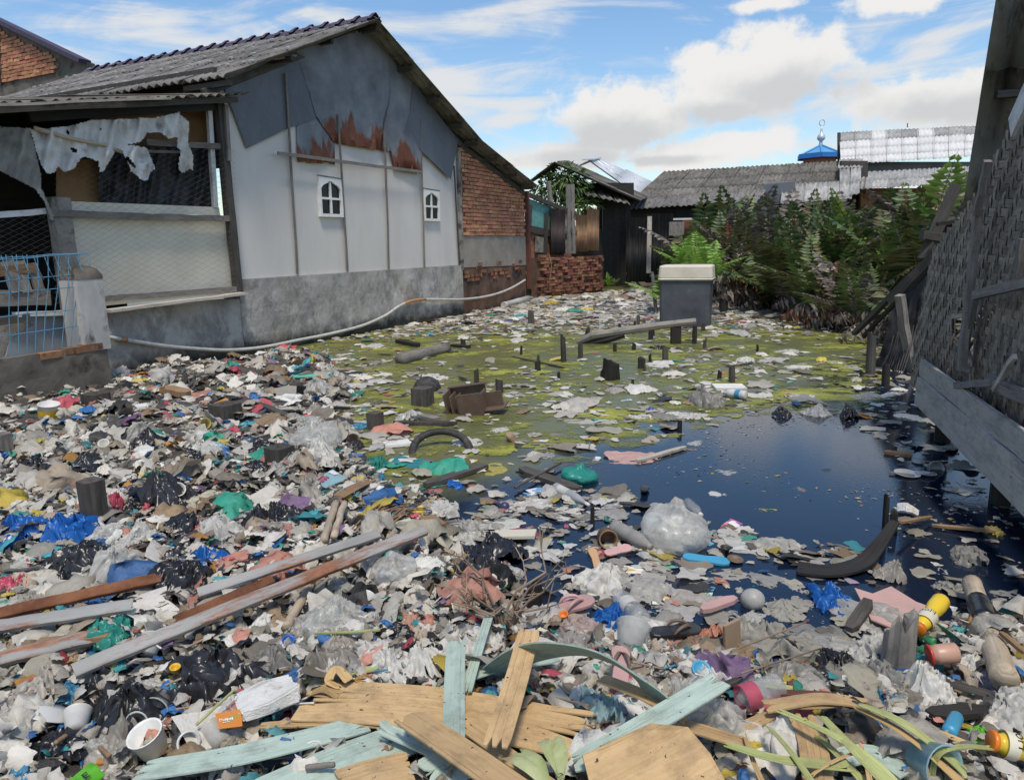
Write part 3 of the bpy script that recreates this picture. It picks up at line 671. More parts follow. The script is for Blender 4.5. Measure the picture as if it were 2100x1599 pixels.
# ------------------------------------------------------------------ the white gabled house on the left
def gable_house():
    OV = .38
    H = empty('gabled_house', hp(4.5, 0, -.2), 'white panelled house with rusty metal gable and grey corrugated roof', 'house')
    uA, zA = hu(485, 572); uB, zB = hu(945, 545); zP = (zA+zB)/2
    uB = hu(943, 545)[0]
    # plinth
    def plinth(u0, u1, z0, z1, off, thick, mat, name, nu, nv, rough=.012):
        m = MB(); v = []; uv = []
        for j in range(nv+1):
            for i in range(nu+1):
                u = lerp(u0, u1, i/nu); z = lerp(z0, z1, j/nv); p = hp(u, z, off)
                d = mnoise.fractal(p*2.2, 1, 2, 4)*rough*1.6
                v.append(p+HN*d); uv.append((u, z))
        f = [(j*(nu+1)+i, j*(nu+1)+i+1, (j+1)*(nu+1)+i+1, (j+1)*(nu+1)+i) for j in range(nv) for i in range(nu)]
        m.add(v, f, uv); b = len(m.v)
        vb, fb, ub = boxv(hp((u0+u1)/2, (z0+z1)/2-.004, off-thick/2-.02), HU*((u1-u0)/2-.002), HN*(thick/2), Z*((z1-z0)/2-.002)); m.add(vb, fb, ub)
        # top lip joining face and block
        t0 = nv*(nu+1)
        v2 = [p for p in v[t0:]]+[p-HN*(thick) for p in v[t0:]]; f2 = [(i, i+1, nu+2+i, nu+1+i) for i in range(nu)]
        m.add(v2, f2); return m.build(name, mat, H)
    plinth(uA-.02, uB+.02, -.5, zP, .06, .3, 'plinth', 'plinth_wall', 70, 16)
    plinth(-1.6, uA-.022, -.5, .80, .055, .3, 'plinth', 'plinth_wall', 40, 12)
    # white panels, each its own board
    us = [uA] + [hu(x, y)[0] for x, y in ((610, 560), (712, 555), (798, 550), (871, 547))] + [uB]
    uap, zap = hu(770, 40, OV); ule, zle = hu(455, 160, OV); umi, zmi = hu(985, 290, OV); ure, zre = hu(1102, 384, OV)
    def rooflow(u):       # underside of the roof over the wall plane
        if u < uap: return zap+(zle-zap)*(uap-u)/(uap-ule)
        if u < umi: return zap+(zmi-zap)*(u-uap)/(umi-uap)
        return zmi+(zre-zmi)*(u-umi)/(ure-umi)
    for i in range(5):
        a, b = us[i]+.004, us[i+1]-.004
        pts = [hp(a, zP+.004), hp(b, zP+.004), hp(b, rooflow(b)-.12)] + ([hp(uap, rooflow(uap)-.12)] if a < uap < b else []) + [hp(a, rooflow(a)-.12)]
        poly_board(H, 'wall_panel', pts, -HN, .03, 'white_panel')
    # battens
    for (x0, y0, x1, y1) in ((586, 150, 610, 562), (693, 235, 713, 556), (788, 268, 798, 551), (862, 245, 871, 548), (931, 340, 943, 546)):
        a = HW(x0, y0, .07); b = HW(x1, y1, .03)
        m = MB(); m.add(*beam(a, b, .035, .02, HN, 6, .004)); m.build('batten', 'wood_dark' if x0 == 931 else 'wood_grey', H)
    m = MB(); m.add(*beam(HW(569, 314, .12), HW(864, 353, .12), .05, .02, HN, 8, .004)); m.build('batten', 'wood_grey', H)
    # sheet metal nailed over the gable
    sheets = [
     ([(462, 186), (506, 305), (592, 263), (652, 243), (641, 188), (610, 100), (529, 132), (463, 160)], .035, 'gable_metal'),
     ([(606, 106), (634, 183), (650, 243), (681, 280), (686, 293), (787, 309), (803, 204), (801, 118), (772, 62), (715, 70)], .05, 'rust_sheet'),
     ([(608, 259), (650, 240), (686, 262), (690, 339), (672, 334), (650, 335), (610, 331)], .022, 'rust_sheet'),
     ([(797, 112), (851, 172), (841, 256), (862, 306), (864, 357), (808, 344), (805, 311), (784, 308), (787, 256), (799, 209)], .062, 'rust_sheet'),
     ([(847, 168), (940, 288), (925, 368), (864, 309), (828, 272), (841, 230)], .074, 'gable_metal')]
    for pts, off, mt in sheets:
        P = [HW(x, y, off) for x, y in pts]
        if mt == 'rust_sheet':
            # height above the sheet's own lower edge, column by column
            def low(u):
                best = 9
                for i in range(len(P)):
                    a, b = P[i], P[(i+1) % len(P)]; ua, ub = (a-HA).dot(HU), (b-HA).dot(HU)
                    if min(ua, ub)-1e-6 <= u <= max(ua, ub)+1e-6 and abs(ub-ua) > 1e-6: best = min(best, a.z+(b.z-a.z)*(u-ua)/(ub-ua))
                return best
            zmn = min(p.z for p in P); m = MB(); us_ = [(p-HA).dot(HU) for p in P]; u0, u1 = min(us_), max(us_); n = 26
            def high(u):
                best = -9
                for i in range(len(P)):
                    a, b = P[i], P[(i+1) % len(P)]; ua, ub = (a-HA).dot(HU), (b-HA).dot(HU)
                    if min(ua, ub)-1e-6 <= u <= max(ua, ub)+1e-6 and abs(ub-ua) > 1e-6: best = max(best, a.z+(b.z-a.z)*(u-ua)/(ub-ua))
                return best
            v = []; uv = []; R = 8
            for s in (0, 1):
                for i in range(n+1):
                    u = lerp(u0+1e-4, u1-1e-4, i/n); l, h = low(u), high(u); l += random.uniform(-.012, .02)
                    for j in range(R+1):
                        z = lerp(l, h, j/R); d = .02*math.sin(u*4+z*2)*(1-j/R)+.012*random.random()*(j == 0)
                        v.append(hp(u, z, off+d-.004*s)); uv.append((u, z-zmn))
            f = []
            for i in range(n):
                for j in range(R):
                    a = i*(R+1)+j; f.append((a, a+R+1, a+R+2, a+1)); b = a+(n+1)*(R+1); f.append((b, b+1, b+R+2, b+R+1))
                a = i*(R+1); b = a+(n+1)*(R+1); f.append((a, b, b+R+1, a+R+1))
            m.add(v, f, uv); m.build('metal_sheet', mt, H, smooth=True)
        else:
            poly_board(H, 'metal_sheet', P, -HN, .004, mt)
    # backing wall closes the loft
    poly_board(H, 'loft_wall', [hp(uA, zP+.01, -.06), hp(uB, zP+.01, -.06), hp(uB, rooflow(uB)-.2, -.06), hp(uap, rooflow(uap)-.15, -.06), hp(uA, rooflow(uA)-.15, -.06)], -HN, .08, 'wood_dark')
    # windows with arched lights
    for (x0, y0, x1, y1) in ((653, 362, 705, 446), (869, 388, 903, 454)):
        a, z1 = hu(x0, y0, .05); b, z0 = hu(x1, y1, .05); wd, ht = b-a, z1-z0
        W = MB(); n = 40
        inner = []
        for k in range(n):
            s = k/n*4; sd = int(s); t = s-sd
            if sd == 0: q = (lerp(.08, .92, t), .08)
            elif sd == 1: q = (.92, lerp(.08, .72, t))
            elif sd == 2:
                x = lerp(.92, .08, t); e = abs(x-.5)/.42
                q = (x, .72+.17*(1-e**2.2)*(1+.12*math.cos(e*7)))
            else: q = (.08, lerp(.72, .08, t))
            inner.append(q)
        outer = []
        for k in range(n):
            s = k/n*4; sd = int(s); t = s-sd
            outer.append(((t, 0), (1, t), (1-t, 1), (0, 1-t))[sd])
        wp = lambda q, o: hp(a+wd*q[0], z0+ht*q[1], o)
        v = [wp(q, .055) for q in outer]+[wp(q, .055) for q in inner]+[wp(q, .012) for q in inner]+[wp(q, .0) for q in outer]
        f = []
        for k in range(n):
            j = (k+1) % n; f += [(k, j, n+j, n+k), (n+k, n+j, 2*n+j, 2*n+k), (3*n+k, 3*n+j, j, k)]
        W.add(v, f); win = W.build('window', 'frame_white', H)
        cx, cz = a+wd/2, z0+ht*.46
        m = MB(); m.add(*beam(wp((.5, .09), .03), wp((.5, .88), .03), .035, .03, HN)); m.build('muntin', 'frame_white', win)
        m = MB(); m.add(*beam(wp((.1, .47), .031), wp((.9, .47), .031), .035, .03, HN)); m.build('muntin', 'frame_white', win)
        for (qa, qb, qc, qd) in ((.08, .49, .08, .46), (.51, .92, .08, .46), (.08, .49, .48, .9), (.51, .92, .48, .9)):
            poly_board(win, 'pane', [wp((qa, qc), .014), wp((qb, qc), .014), wp((qb, qd), .014), wp((qa, qd), .014)], -HN, .004, 'pane')
        # sill and drip board
        m = MB(); m.add(*beam(wp((-.04, 1.03), .05), wp((1.02, 1.0), .05), .02, .02, HN)); m.build('drip_board', 'wood_grey', win)
    # roof: left slope, right slope, low extension
    ap = hp(uap, zap, OV); le = hp(ule, zle, OV); mi = hp(umi, zmi, OV); re = hp(ure, zre, OV)
    back = onplane(178, 126, hp(uap, 0), HU); dep = (ap-back).dot(HN)
    B = -HN*dep
    slope = (le-ap).normalized(); le2 = le
    roofquad(le2+B, le2, ap+B, ap, 5, 9, 'roof_grey', H, .15, .024, seed=3)
    B2 = -HN*min(dep, 6)
    roofquad(mi+B2, mi, ap+B2, ap, 4, 5, 'roof_under', H, .15, .024, seed=4)
    roofquad(re+B2, re, mi+B2+Z*.04, mi+Z*.04, 2, 5, 'roof_under', H, .15, .024, seed=5)
    # verge boards and purlins under the right overhang
    for t in (.02, .3, .56, .8, .98):
        p = lerp(ap, mi, t)-Z*.085; m = MB(); m.add(*beam(p-HN*.02, p-HN*.8, .06, .09)); m.build('purlin', 'wood_dark', H)
    for t in (.28, .62, .93):
        p = lerp(mi, re, t)-Z*.075; m = MB(); m.add(*beam(p-HN*.02, p-HN*.8, .05, .08)); m.build('purlin', 'wood_dark', H)
    for t in (.3, .62, .97):
        p = lerp(ap, le, t)-Z*.09; m = MB(); m.add(*beam(p+HN*(.05 if t > .3 else -.1), p-HN*.8, .06, .07)); m.build('purlin', 'wood_dark', H)
    m = MB(); m.add(*beam(lerp(ap, mi, .0)-HN*.36-Z*.16, lerp(ap, mi, 1)-HN*.36-Z*.16, .05, .12)); m.build('rafter', 'wood_dark', H)
    m = MB(); m.add(*beam(lerp(mi, re, 0)-HN*.36-Z*.14, lerp(mi, re, 1)-HN*.36-Z*.14, .05, .12)); m.build('rafter', 'wood_dark', H)
    m = MB(); m.add(*beam(lerp(ap, le, .03)-HN*.36-Z*.15, lerp(ap, le, 1)-HN*.36-Z*.15, .05, .1)); m.build('rafter', 'wood_dark', H)
    # stub lath under the left verge
    m = MB(); m.add(*beam(HW(562, 122, .3), HW(607, 114, .3), .04, .03)); m.build('batten', 'wood_grey', H)
    # ridge caps
    n = 22
    for k in range(n):
        a = ap+B*(k/n); b = ap+B*((k+1.12)/n); m = MB(); v = []
        dl = (le-ap).normalized(); dr = (mi-ap).normalized()
        for (p, h, wdt) in ((a+HN*.02, .075, .17), (lerp(a, b, .16), .075, .17), (lerp(a, b, .2), .045, .15), (b, .038, .14)):
            v += [p+dl*wdt+Z*(h-.02), p+dl*wdt*.5+Z*(h+.012), p+Z*(h+.03), p+dr*wdt*.5+Z*(h+.012), p+dr*wdt+Z*(h-.02)]
        f = [(r*5+i, r*5+i+1, r*5+6+i, r*5+5+i) for r in range(3) for i in range(4)]
        m.add(v, f); m.build('ridge_cap', 'ridge_purple', H)
    # pale nail washers along the laps
    m = MB(); rnd = random.Random(5); nr = (le-ap).cross(HN).normalized(); nr = nr if nr.z > 0 else -nr
    for r in range(1, 6):
        for c in range(34):
            if rnd.random() < .35: continue
            p = lerp(le, ap, (r-.06-rnd.uniform(0, .02))/5)+B*((c+rnd.random()*.4)/34)+nr*.062
            m.add(*boxv(p, HN*rnd.uniform(.02, .04), (ap-le).normalized()*.02, nr*.008))
    m.build('roof_washers', 'film_white', H, kind='stuff')
    # eave wall behind the shed roof (dark boards + one blue sheet)
    poly_board(H, 'eave_wall', [hp(uA+.02, 2.6, -.1), hp(uA+.02, 3.9, -.1), hp(uA+.02, 3.9, -dep+.3), hp(uA+.02, 2.6, -dep+.3)], HU, .06, 'wood_dark')
    poly_board(H, 'eave_panel', [hp(uA, 3.05, -.9), hp(uA, 3.55, -.9), hp(uA, 3.55, -3.2), hp(uA, 3.05, -3.2)], -HU, .02, 'gable_metal')
    # brick end wall below the extension
    u1 = hu(1077, 440)[0]
    zt = lambda u: rooflow(uB+u)-.16 if u < 9 else 0
    zbr = hu(1000, 484)[1]; zre_ = hu(1000, 545)[1]
    core = [hp(uB+.01, zbr, -.02), hp(u1, zbr, -.02), hp(u1, zt(u1-uB), -.02), hp(umi, zt(umi-uB), -.02), hp(uB+.01, zt(0), -.02)]
    poly_board(H, 'brick_core', core, -HN, .15, 'mortar')
    brickwall(H, hp(uB+.03, 0, 0), HU, HN, u1-uB-.04, zbr, zt, .235, .083, .09, 'brick', .01, 3)
    poly_board(H, 'render_band', [hp(uB+.01, zre_, .01), hp(u1, zre_-.05, .01), hp(u1, zbr-.002, .01), hp(uB+.01, zbr-.002, .01)], -HN, .2, 'render_grey')
    poly_board(H, 'render_base', [hp(uB+.025, -.5, 0), hp(u1, -.5, 0), hp(u1, zre_-.052, 0), hp(uB+.025, zre_-.002, 0)], -HN, .2, 'render_brown')
    rnd = random.Random(8)
    for k in range(34):       # bricks laid bare under the broken render edge
        u = rnd.uniform(uB+.1, u1-.2); z = zre_-.03-.083*rnd.choice((0, 1, 1, 2, 2, 3, -1)) ; 
        m = MB(); m.add(*boxv(hp(u, z, .012), HU*.1, HN*.01, Z*.033)); m.build('brick', 'brick_old', H)
    m = MB(); m.add(*beam(hp(uB+.02, zP-.1, .03), hp(uB+.02, rooflow(uB)-.35, .03), .1, .07, HN)); m.build('corner_post', 'concrete', H)
    m = MB(); m.add(*beam(HW(1080, 392, .05), HW(1086, 592, .05), .12, .1, HN, 4, .006)); m.build('post', 'wood_redbrown', H)
    return H
HOUSE = gable_house()
def pipe_along_wall():
    pts = [(-10+220, 690), (260, 697), (330, 708), (400, 715), (470, 718), (540, 712), (610, 698), (680, 684), (745, 667), (790, 647), (815, 630), (838, 619), (865, 614), (905, 614), (945, 614), (985, 610), (1020, 602), (1050, 590), (1077, 574)]
    P = [HW(x, y, .11) for x, y in pts]
    # smooth the path
    S = []
    for i in range(len(P)-1):
        p0, p1, p2, p3 = P[max(i-1, 0)], P[i], P[i+1], P[min(i+2, len(P)-1)]
        for k in range(5):
            t = k/5; S.append(.5*((2*p1)+(p2-p0)*t+(2*p0-5*p1+4*p2-p3)*t*t+(3*p1-p0-3*p2+p3)*t**3))
    S.append(P[-1])
    o = empty('water_pipe', S[0], 'long sagging white pipe running along the foot of the house wall', 'pipe')
    m = MB(); m.add(*tube(S, .026, 10)); m.build('hose', 'pvc', o, smooth=True)
    m = MB(); m.add(*tube(S[53:62], .0275, 10)); m.build('rusty_sleeve', 'pvc_rust', o, smooth=True)
    m = MB(); m.add(*tube(S[4:6], .03, 10)); m.build('coupling', 'pvc_rust', o, smooth=True)
pipe_along_wall()
def outlet_pipe():
    a, b = G(1033, 626, .06), G(1083, 612, .1); d = (b-a)
    m = MB(); mt = Matrix.Translation(a) @ d.to_track_quat('Z', 'Y').to_matrix().to_4x4()
    L = d.length
    m.add(*lathe([(.06, .004), (.075, 0), (.08, .0), (.08, .12), (.074, .13), (.074, L*.5), (.08, L*.52), (.08, L*.58), (.074, L*.6), (.074, L)], mt, 14))
    m.build('drain_pipe', 'pvc', smooth=True, label='short grey drain pipe sticking out beside the brown house corner', cat='pipe')
outlet_pipe()
# ------------------------------------------------------------------ cloth with a ragged outline, hung in a vertical plane
def ragged_sheet(fn, pts, name, mat, off, amp=.06, st=.03, seed=0, holes=0.0, parent=None, uvs=None, **k):
    """fn maps (px,py,off)->point; pts outline in photo pixels"""
    P = np.array(pts, float); x = np.arange(P[:, 0].min(), P[:, 0].max(), 2.0); y = np.arange(P[:, 1].min(), P[:, 1].max(), 2.0)
    X, Y = np.meshgrid(x, y); ins = inpoly(P, X, Y); rn = np.random.default_rng(seed)
    if holes:
        h = blur(blur(rn.normal(size=X.shape), 7), 5); h /= h.std(); ins &= h < holes
    idx = {}; v = []; f = []
    def vid(j, i):
        if (j, i) not in idx:
            px, py = X[j, i]+rn.uniform(-1, 1), Y[j, i]+rn.uniform(-1, 1)
            t = px*.035; d = math.sin(t*3.1+py*.02+seed)*.5+math.sin(t*7+py*.05)*.3+mnoise.noise(V((px*.05, py*.03, seed)))*.9
            idx[(j, i)] = len(v); v.append(fn(px, py, off+amp*d))
        return idx[(j, i)]
    for j in range(len(y)-1):
        for i in range(len(x)-1):
            if ins[j, i]: f.append((vid(j, i), vid(j, i+1), vid(j+1, i+1), vid(j+1, i)))
    m = MB(); m.add(v, f); return m.build(name, mat, parent, smooth=True, **k)
def chainlink(fn, x0, x1, yt, yb, off, name, parent, nx, ny, r=.0028, mat='wire_dark', seed=0):
    """diamond wire mesh between two photo columns; yt/yb give the top and bottom line"""
    rnd = random.Random(seed); m = MB()
    for i in range(nx):
        pts = []
        for j in range(ny+1):
            x = lerp(x0, x1, (i+.5+(.5 if ((i+j) % 2) else -.5))/nx); t = j/ny
            y = lerp(yt(x), yb(x), t)
            pts.append(fn(x, y, off+.006*((i+j) % 2)+.01*math.sin(x*.05)))
        m.add(*tube(pts, r, 3, False))
    return m.build(name, mat, parent, kind='stuff')
def shed():
    S = empty('lean_to_shed', HW(300, 600, 0), 'lean-to shed with cream panel behind chain-link and a black sheet inside', 'shed')
    def bm(x0, y0, x1, y1, off, wd, th, mat, name, segs=4, off2=None):
        m = MB(); m.add(*beam(HW(x0, y0, off), HW(x1, y1, off if off2 is None else off2), wd, th, HN, segs, .004)); return m.build(name, mat, S)
    O = .05
    bm(447, 200, 489, 604, O+.02, .11, .09, 'wood_dark', 'post', 6)
    bm(462, 215, 470, 330, O+.08, .05, .04, 'wood_grey', 'post')
    bm(428, 214, 441, 426, O-.03, .07, .05, 'white_paint_wood', 'post')
    bm(118, 405, 150, 640, O-.02, .2, .12, 'concrete', 'post', 6)
    bm(100, 437, 474, 449, O+.04, .075, .05, 'wood_grey', 'rail', 8)
    bm(212, 613, 486, 592, O+.03, .07, .05, 'wood_grey', 'rail', 8)
    bm(300, 292, 462, 301, O+.02, .07, .04, 'wood_grey', 'rail')
    bm(300, 310, 392, 313, O+.03, .03, .03, 'wood_grey', 'rail')
    poly_board(S, 'cream_panel', [HW(x, y, O-.05) for x, y in ((134, 446), (473, 452), (486, 600), (215, 627), (140, 620))], -HN, .02, 'cream_panel')
    poly_board(S, 'cream_board', [HW(x, y, O-.03) for x, y in ((146, 413), (449, 425), (452, 442), (148, 432))], -HN, .03, 'cream_panel')
    m = MB(); m.add(*beam(HW(217, 638, O+.1), HW(497, 602, O+.12), .2, .035, Z, 8, .004)); m.build('ledge_board', 'wood_pale', S)
    poly_board(S, 'brown_board', [HW(x, y, -.25) for x, y in ((118, 330), (206, 325), (205, 415), (117, 412))], -HN, .02, 'cardboard_wall')
    poly_board(S, 'brown_board', [HW(x, y, -.28) for x, y in ((185, 238), (424, 226), (430, 300), (190, 312))], -HN, .02, 'cardboard_wall')
    ragged_sheet(HW, [(203, 306), (432, 296), (438, 428), (203, 418)], 'black_sheet', 'tarp_black', -.15, .06, seed=4, parent=S)
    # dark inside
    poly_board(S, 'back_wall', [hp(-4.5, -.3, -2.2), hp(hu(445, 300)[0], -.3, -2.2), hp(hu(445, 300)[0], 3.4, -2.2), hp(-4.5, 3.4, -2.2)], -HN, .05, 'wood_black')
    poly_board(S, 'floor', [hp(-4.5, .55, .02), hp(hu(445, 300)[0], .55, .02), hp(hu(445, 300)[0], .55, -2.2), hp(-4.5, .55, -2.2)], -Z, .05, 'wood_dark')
    chainlink(HW, 112, 482, lambda x: 305+(x-112)*.0, lambda x: 625-(x-112)*.07, O+.07, 'chain_link_mesh', S, 33, 52, .0022, 'wire_grey', seed=1)
    chainlink(HW, -40, 108, lambda x: 440, lambda x: 530, O+.07, 'chain_link_mesh', S, 13, 16, .0025, 'wire_grey', seed=2)
    # roof of sheets on a pole
    f0, f1 = HW(-120, 216, .5), HW(506, 195, .3)
    roofquad(f0, f1, f0-HN*2.7+Z*.25, f1-HN*2.5+Z*.25, 1, 4, 'roof_old', S, .15, .02, seed=8)
    m = MB(); m.add(*beam(f0-Z*.05-HN*.05, HW(485, 205, .25), .05, .07, Z, 8, .008)); m.build('roof_pole', 'wood_dark', S)
    m = MB(); m.add(*beam(f0-Z*.015+HN*.03, lerp(f0, f1, .66)-Z*.012+HN*.03, .03, .025, Z, 8, .006)); m.build('roof_lath', 'wood_pale', S)
    m = MB(); m.add(*beam(HW(60, 240, .1), HW(445, 218, .06), .05, .1, Z, 5, .005)); m.build('beam', 'wood_black', S)
    bm(-60, 446, 92, 433, .12, .06, .05, 'white_paint_wood', 'rail')
    # hanging grey-green tarp at the left end
    ragged_sheet(HW, [(-80, 255), (62, 262), (70, 300), (78, 335), (84, 362), (82, 382), (95, 410), (108, 440), (112, 452), (103, 452), (92, 415), (70, 385), (0, 350), (-80, 330)], 'hanging_tarp', 'tarp_grey', .2, .05, seed=9, parent=S)
    return S
SHED = shed()
ragged_sheet(HW, [(62, 266), (100, 262), (140, 258), (185, 246), (240, 244), (320, 240), (366, 230), (371, 280), (345, 283), (330, 272), (300, 270), (292, 286), (280, 292), (262, 296), (300, 302), (312, 330), (318, 345), (308, 352),
                  (300, 372), (288, 366), (268, 350), (256, 322), (248, 306), (236, 310), (222, 332), (212, 350), (203, 352), (201, 330), (186, 324), (168, 320), (150, 345), (132, 352), (118, 340), (112, 352), (96, 356), (84, 338), (74, 310)],
             'torn_tarp', 'tarp_white', .2, .07, seed=3, holes=2.5, label='torn white tarpaulin hanging in shreds across the shed opening', cat='tarp')
ragged_sheet(HW, [(366, 232), (388, 250), (384, 290), (396, 320), (398, 350), (388, 345), (374, 356), (364, 345), (370, 310), (362, 300)], 'foil_scrap', 'film_white', .16, .05, seed=6, label='silvery scrap of sheet hanging right of the torn tarpaulin', cat='scrap')
m = MB(); m.add(*tube([HW(70, 262, .24), HW(140, 283, .25), (HW(215, 298, .22)), HW(250, 312, .18)], .022, 7)); m.build('bent_pole', 'bamboo', smooth=True, label='thin bent pole holding up the torn white tarpaulin', cat='pole')
# ------------------------------------------------------------------ low wall, pillar and blue wire fence
def lowwall():
    OFF = .70
    w0 = (HW(226, 760, OFF)-HA).dot(HU); wt = hu(200, 708, OFF)[1]
    LW = empty('low_wall', hp(w0-.5, 0, OFF), 'low stained concrete wall with a square pillar at its end', 'wall')
    m = MB(); v = []; uv = []; nu, nv = 50, 10; L = 4.2
    for j in range(nv+1):
        for i in range(nu+1):
            u = w0-L+L*i/nu; z = lerp(-.3, wt+.03*mnoise.noise(V((u*3, 0, 1))), j/nv); p = hp(u, z, OFF); v.append(p+HN*mnoise.fractal(p*3, 1, 2, 4)*.015); uv.append((u, z))
    f = [(j*(nu+1)+i, j*(nu+1)+i+1, (j+1)*(nu+1)+i+1, (j+1)*(nu+1)+i) for j in range(nv) for i in range(nu)]
    t = nv*(nu+1); base = len(v)
    v += [p-HN*.18-Z*.01 for p in v[t:t+nu+1]]; uv += uv[t:t+nu+1]
    f += [(t+i, t+i+1, base+i+1, base+i) for i in range(nu)]
    v += [hp(w0, z, OFF-.18) for z in (-.3, wt)]; uv += [(0, 0), (0, 1)]
    f.append((nu, base+nu+1, base+nu+2, base+nu, t+nu))
    m.add(v, f, uv); m.build('wall_face', 'concrete_dark', LW)
    ua = (HW(166, 640, OFF+.01)-HA).dot(HU); ub = (HW(219, 640, OFF+.01)-HA).dot(HU); zt = hu(190, 572, OFF)[1]
    d = .30; c = hp((ua+ub)/2, 0, OFF+.01-d/2)
    m = MB()
    m.add(*boxv(c+Z*((zt+wt-.05)/2), HU*((ub-ua)/2), HN*(d/2), Z*((zt-wt+.05)/2))); m.build('pillar', 'pillar_plaster', LW)
    m = MB(); v = []
    for k, (s, h) in enumerate(((1.03, 0), (1.0, .04), (.8, .10), (.45, .135), (.1, .145))):
        for (a, b) in ((-1, -1), (1, -1), (1, 1), (-1, 1)): v.append(c+Z*(zt+.001+h)+HU*((ub-ua)/2*a*s)+HN*(d/2*b*s))
    f = [(r*4+i, r*4+(i+1) % 4, r*4+4+(i+1) % 4, r*4+4+i) for r in range(4) for i in range(4)]+[(16, 17, 18, 19)]
    m.add(v, f); m.build('pillar_cap', 'concrete_dark', LW, smooth=True)
    for (x, y) in ((150, 712), (100, 722), (185, 705)):
        p = HW(x, y+6, OFF-.035); m = MB(); m.add(*boxv(p, HU*.11, HN*.05, Z*.033)); m.build('brick', 'brick_old', LW)
    # wire fence standing on the wall
    FN = empty('wire_fence', hp(w0-1.5, wt, OFF-.09), 'bent blue welded-wire fence on top of the low concrete wall', 'fence')
    fo = OFF-.06
    for k in range(9):
        xt = 12+k*21.5; yt = 522-(k > 6)*2; xb = 22+k*17+(k > 5)*3; pts = []
        P = [HW(xt, yt, fo), HW(lerp(xt, xb, .3)+4, lerp(yt, 715, .3), fo+.02), HW(lerp(xt, xb, .65), lerp(yt, 715, .65), fo), HW(xb, 728-k*2.4, fo)]
        m = MB(); m.add(*tube(P, .0045, 5)); m.build('wire', 'wire_blue', FN)
    for k in range(8):      # folded-over top runs
        x = 2+k*22; m = MB(); m.add(*tube([HW(x, 524, fo+.01), HW(x+12, 555, fo+.05), HW(x+22, 573, fo+.03)], .0045, 5)); m.build('wire', 'wire_blue', FN)
    for (ya, yb, xe, off) in ((527, 517, 184, .0), (531, 520, 178, .04), (577, 563, 150, .02), (600, 588, 160, .01), (690, 669, 160, .0), (650, 634, 150, .0)):
        m = MB(); m.add(*tube([HW(-60+k*(xe+60)/6, lerp(ya+6, yb, k/6)+random.uniform(-1.5, 1.5), fo+off) for k in range(7)], .005, 5)); m.build('wire', 'wire_blue', FN)
    # scrap stored behind the fence
    for (x0, y0, x1, y1, wd, mt, lab) in ((-30, 612, 103, 610, .16, 'wood_grey', 'wide weathered board lying level behind the blue wire fence'),
                                      (-30, 560, 70, 549, .10, 'wood_brown', 'short brown lath nailed across upright slats behind the blue fence'),
                                      (12, 535, 35, 600, .12, 'wood_grey', 'leftmost grey slat standing behind the blue wire fence'), (38, 535, 55, 600, .1, 'wood_grey', 'middle grey slat standing behind the blue wire fence'),
                                      (62, 540, 85, 605, .1, 'wood_grey', 'rightmost grey slat standing behind the blue wire fence'),
                                      (-20, 660, 60, 650, .09, 'wood_dark', 'dark broken board low behind the blue wire fence')):
        m = MB(); m.add(*beam(HW(x0, y0, .25), HW(x1, y1, .28), wd, .03, HN, 4, .004)); m.build('scrap_board', mt, label=lab, cat='board')
    poly_board(None, 'blue_sheet', [HW(x, y, .22) for x, y in ((30, 645), (140, 640), (150, 735), (10, 740), (20, 700), (70, 665))], -HN, .012, 'hard_grey', label='pale blue-grey broken sheet leaning behind the blue wire fence', cat='sheet')
    m = MB(); m.add(*beam(HW(30, 645, .24), HW(142, 641, .24), .05, .1, HN, 3, .003)); m.build('scrap_board', 'white_paint_wood', label='pale edge board along the top of the blue-grey broken sheet', cat='board')
lowwall()
# ------------------------------------------------------------------ brick building behind the roofs, top left
def brick_gable():
    P = hp(6.2, 0, 0); Wl = lambda x, y: onplane(x, y, P, HU)
    B = empty('brick_house', Wl(60, 300), 'red brick gable with dark purple roof edge rising behind the left roof', 'house')
    a, b = Wl(-120, -15), Wl(178, 128); c, d = Wl(178, 230), Wl(-120, 230)
    poly_board(B, 'wall_core', [a, b, c, d], HU, .2, 'concrete_dark')
    q0 = Wl(-20, 170); L = (Wl(165, 170)-q0).dot(HN)
    zt = lambda u: (q0+HN*u).z*0 + a.z+(b.z-a.z)*(((q0+HN*u)-a).dot(HN)/((b-a).dot(HN))) - .2
    brickwall(B, V((q0.x, q0.y, 0))-HU*.02, HN, -HU, L*.80, Wl(0, 172).z, zt, .23, .082, .06, 'brick', .01, 12, skip=lambda u, z, r: u < .12)
    m = MB(); m.add(*beam(a-HU*.05, b-HU*.05, .3, .10, Z)); m.build('roof_edge', 'ridge_purple', B)
    m = MB(); m.add(*beam(Wl(2, 70)-HU*.03, Wl(4, 175)-HU*.03, .1, .06, HU)); m.build('concrete_post', 'concrete_dark', B)
brick_gable()
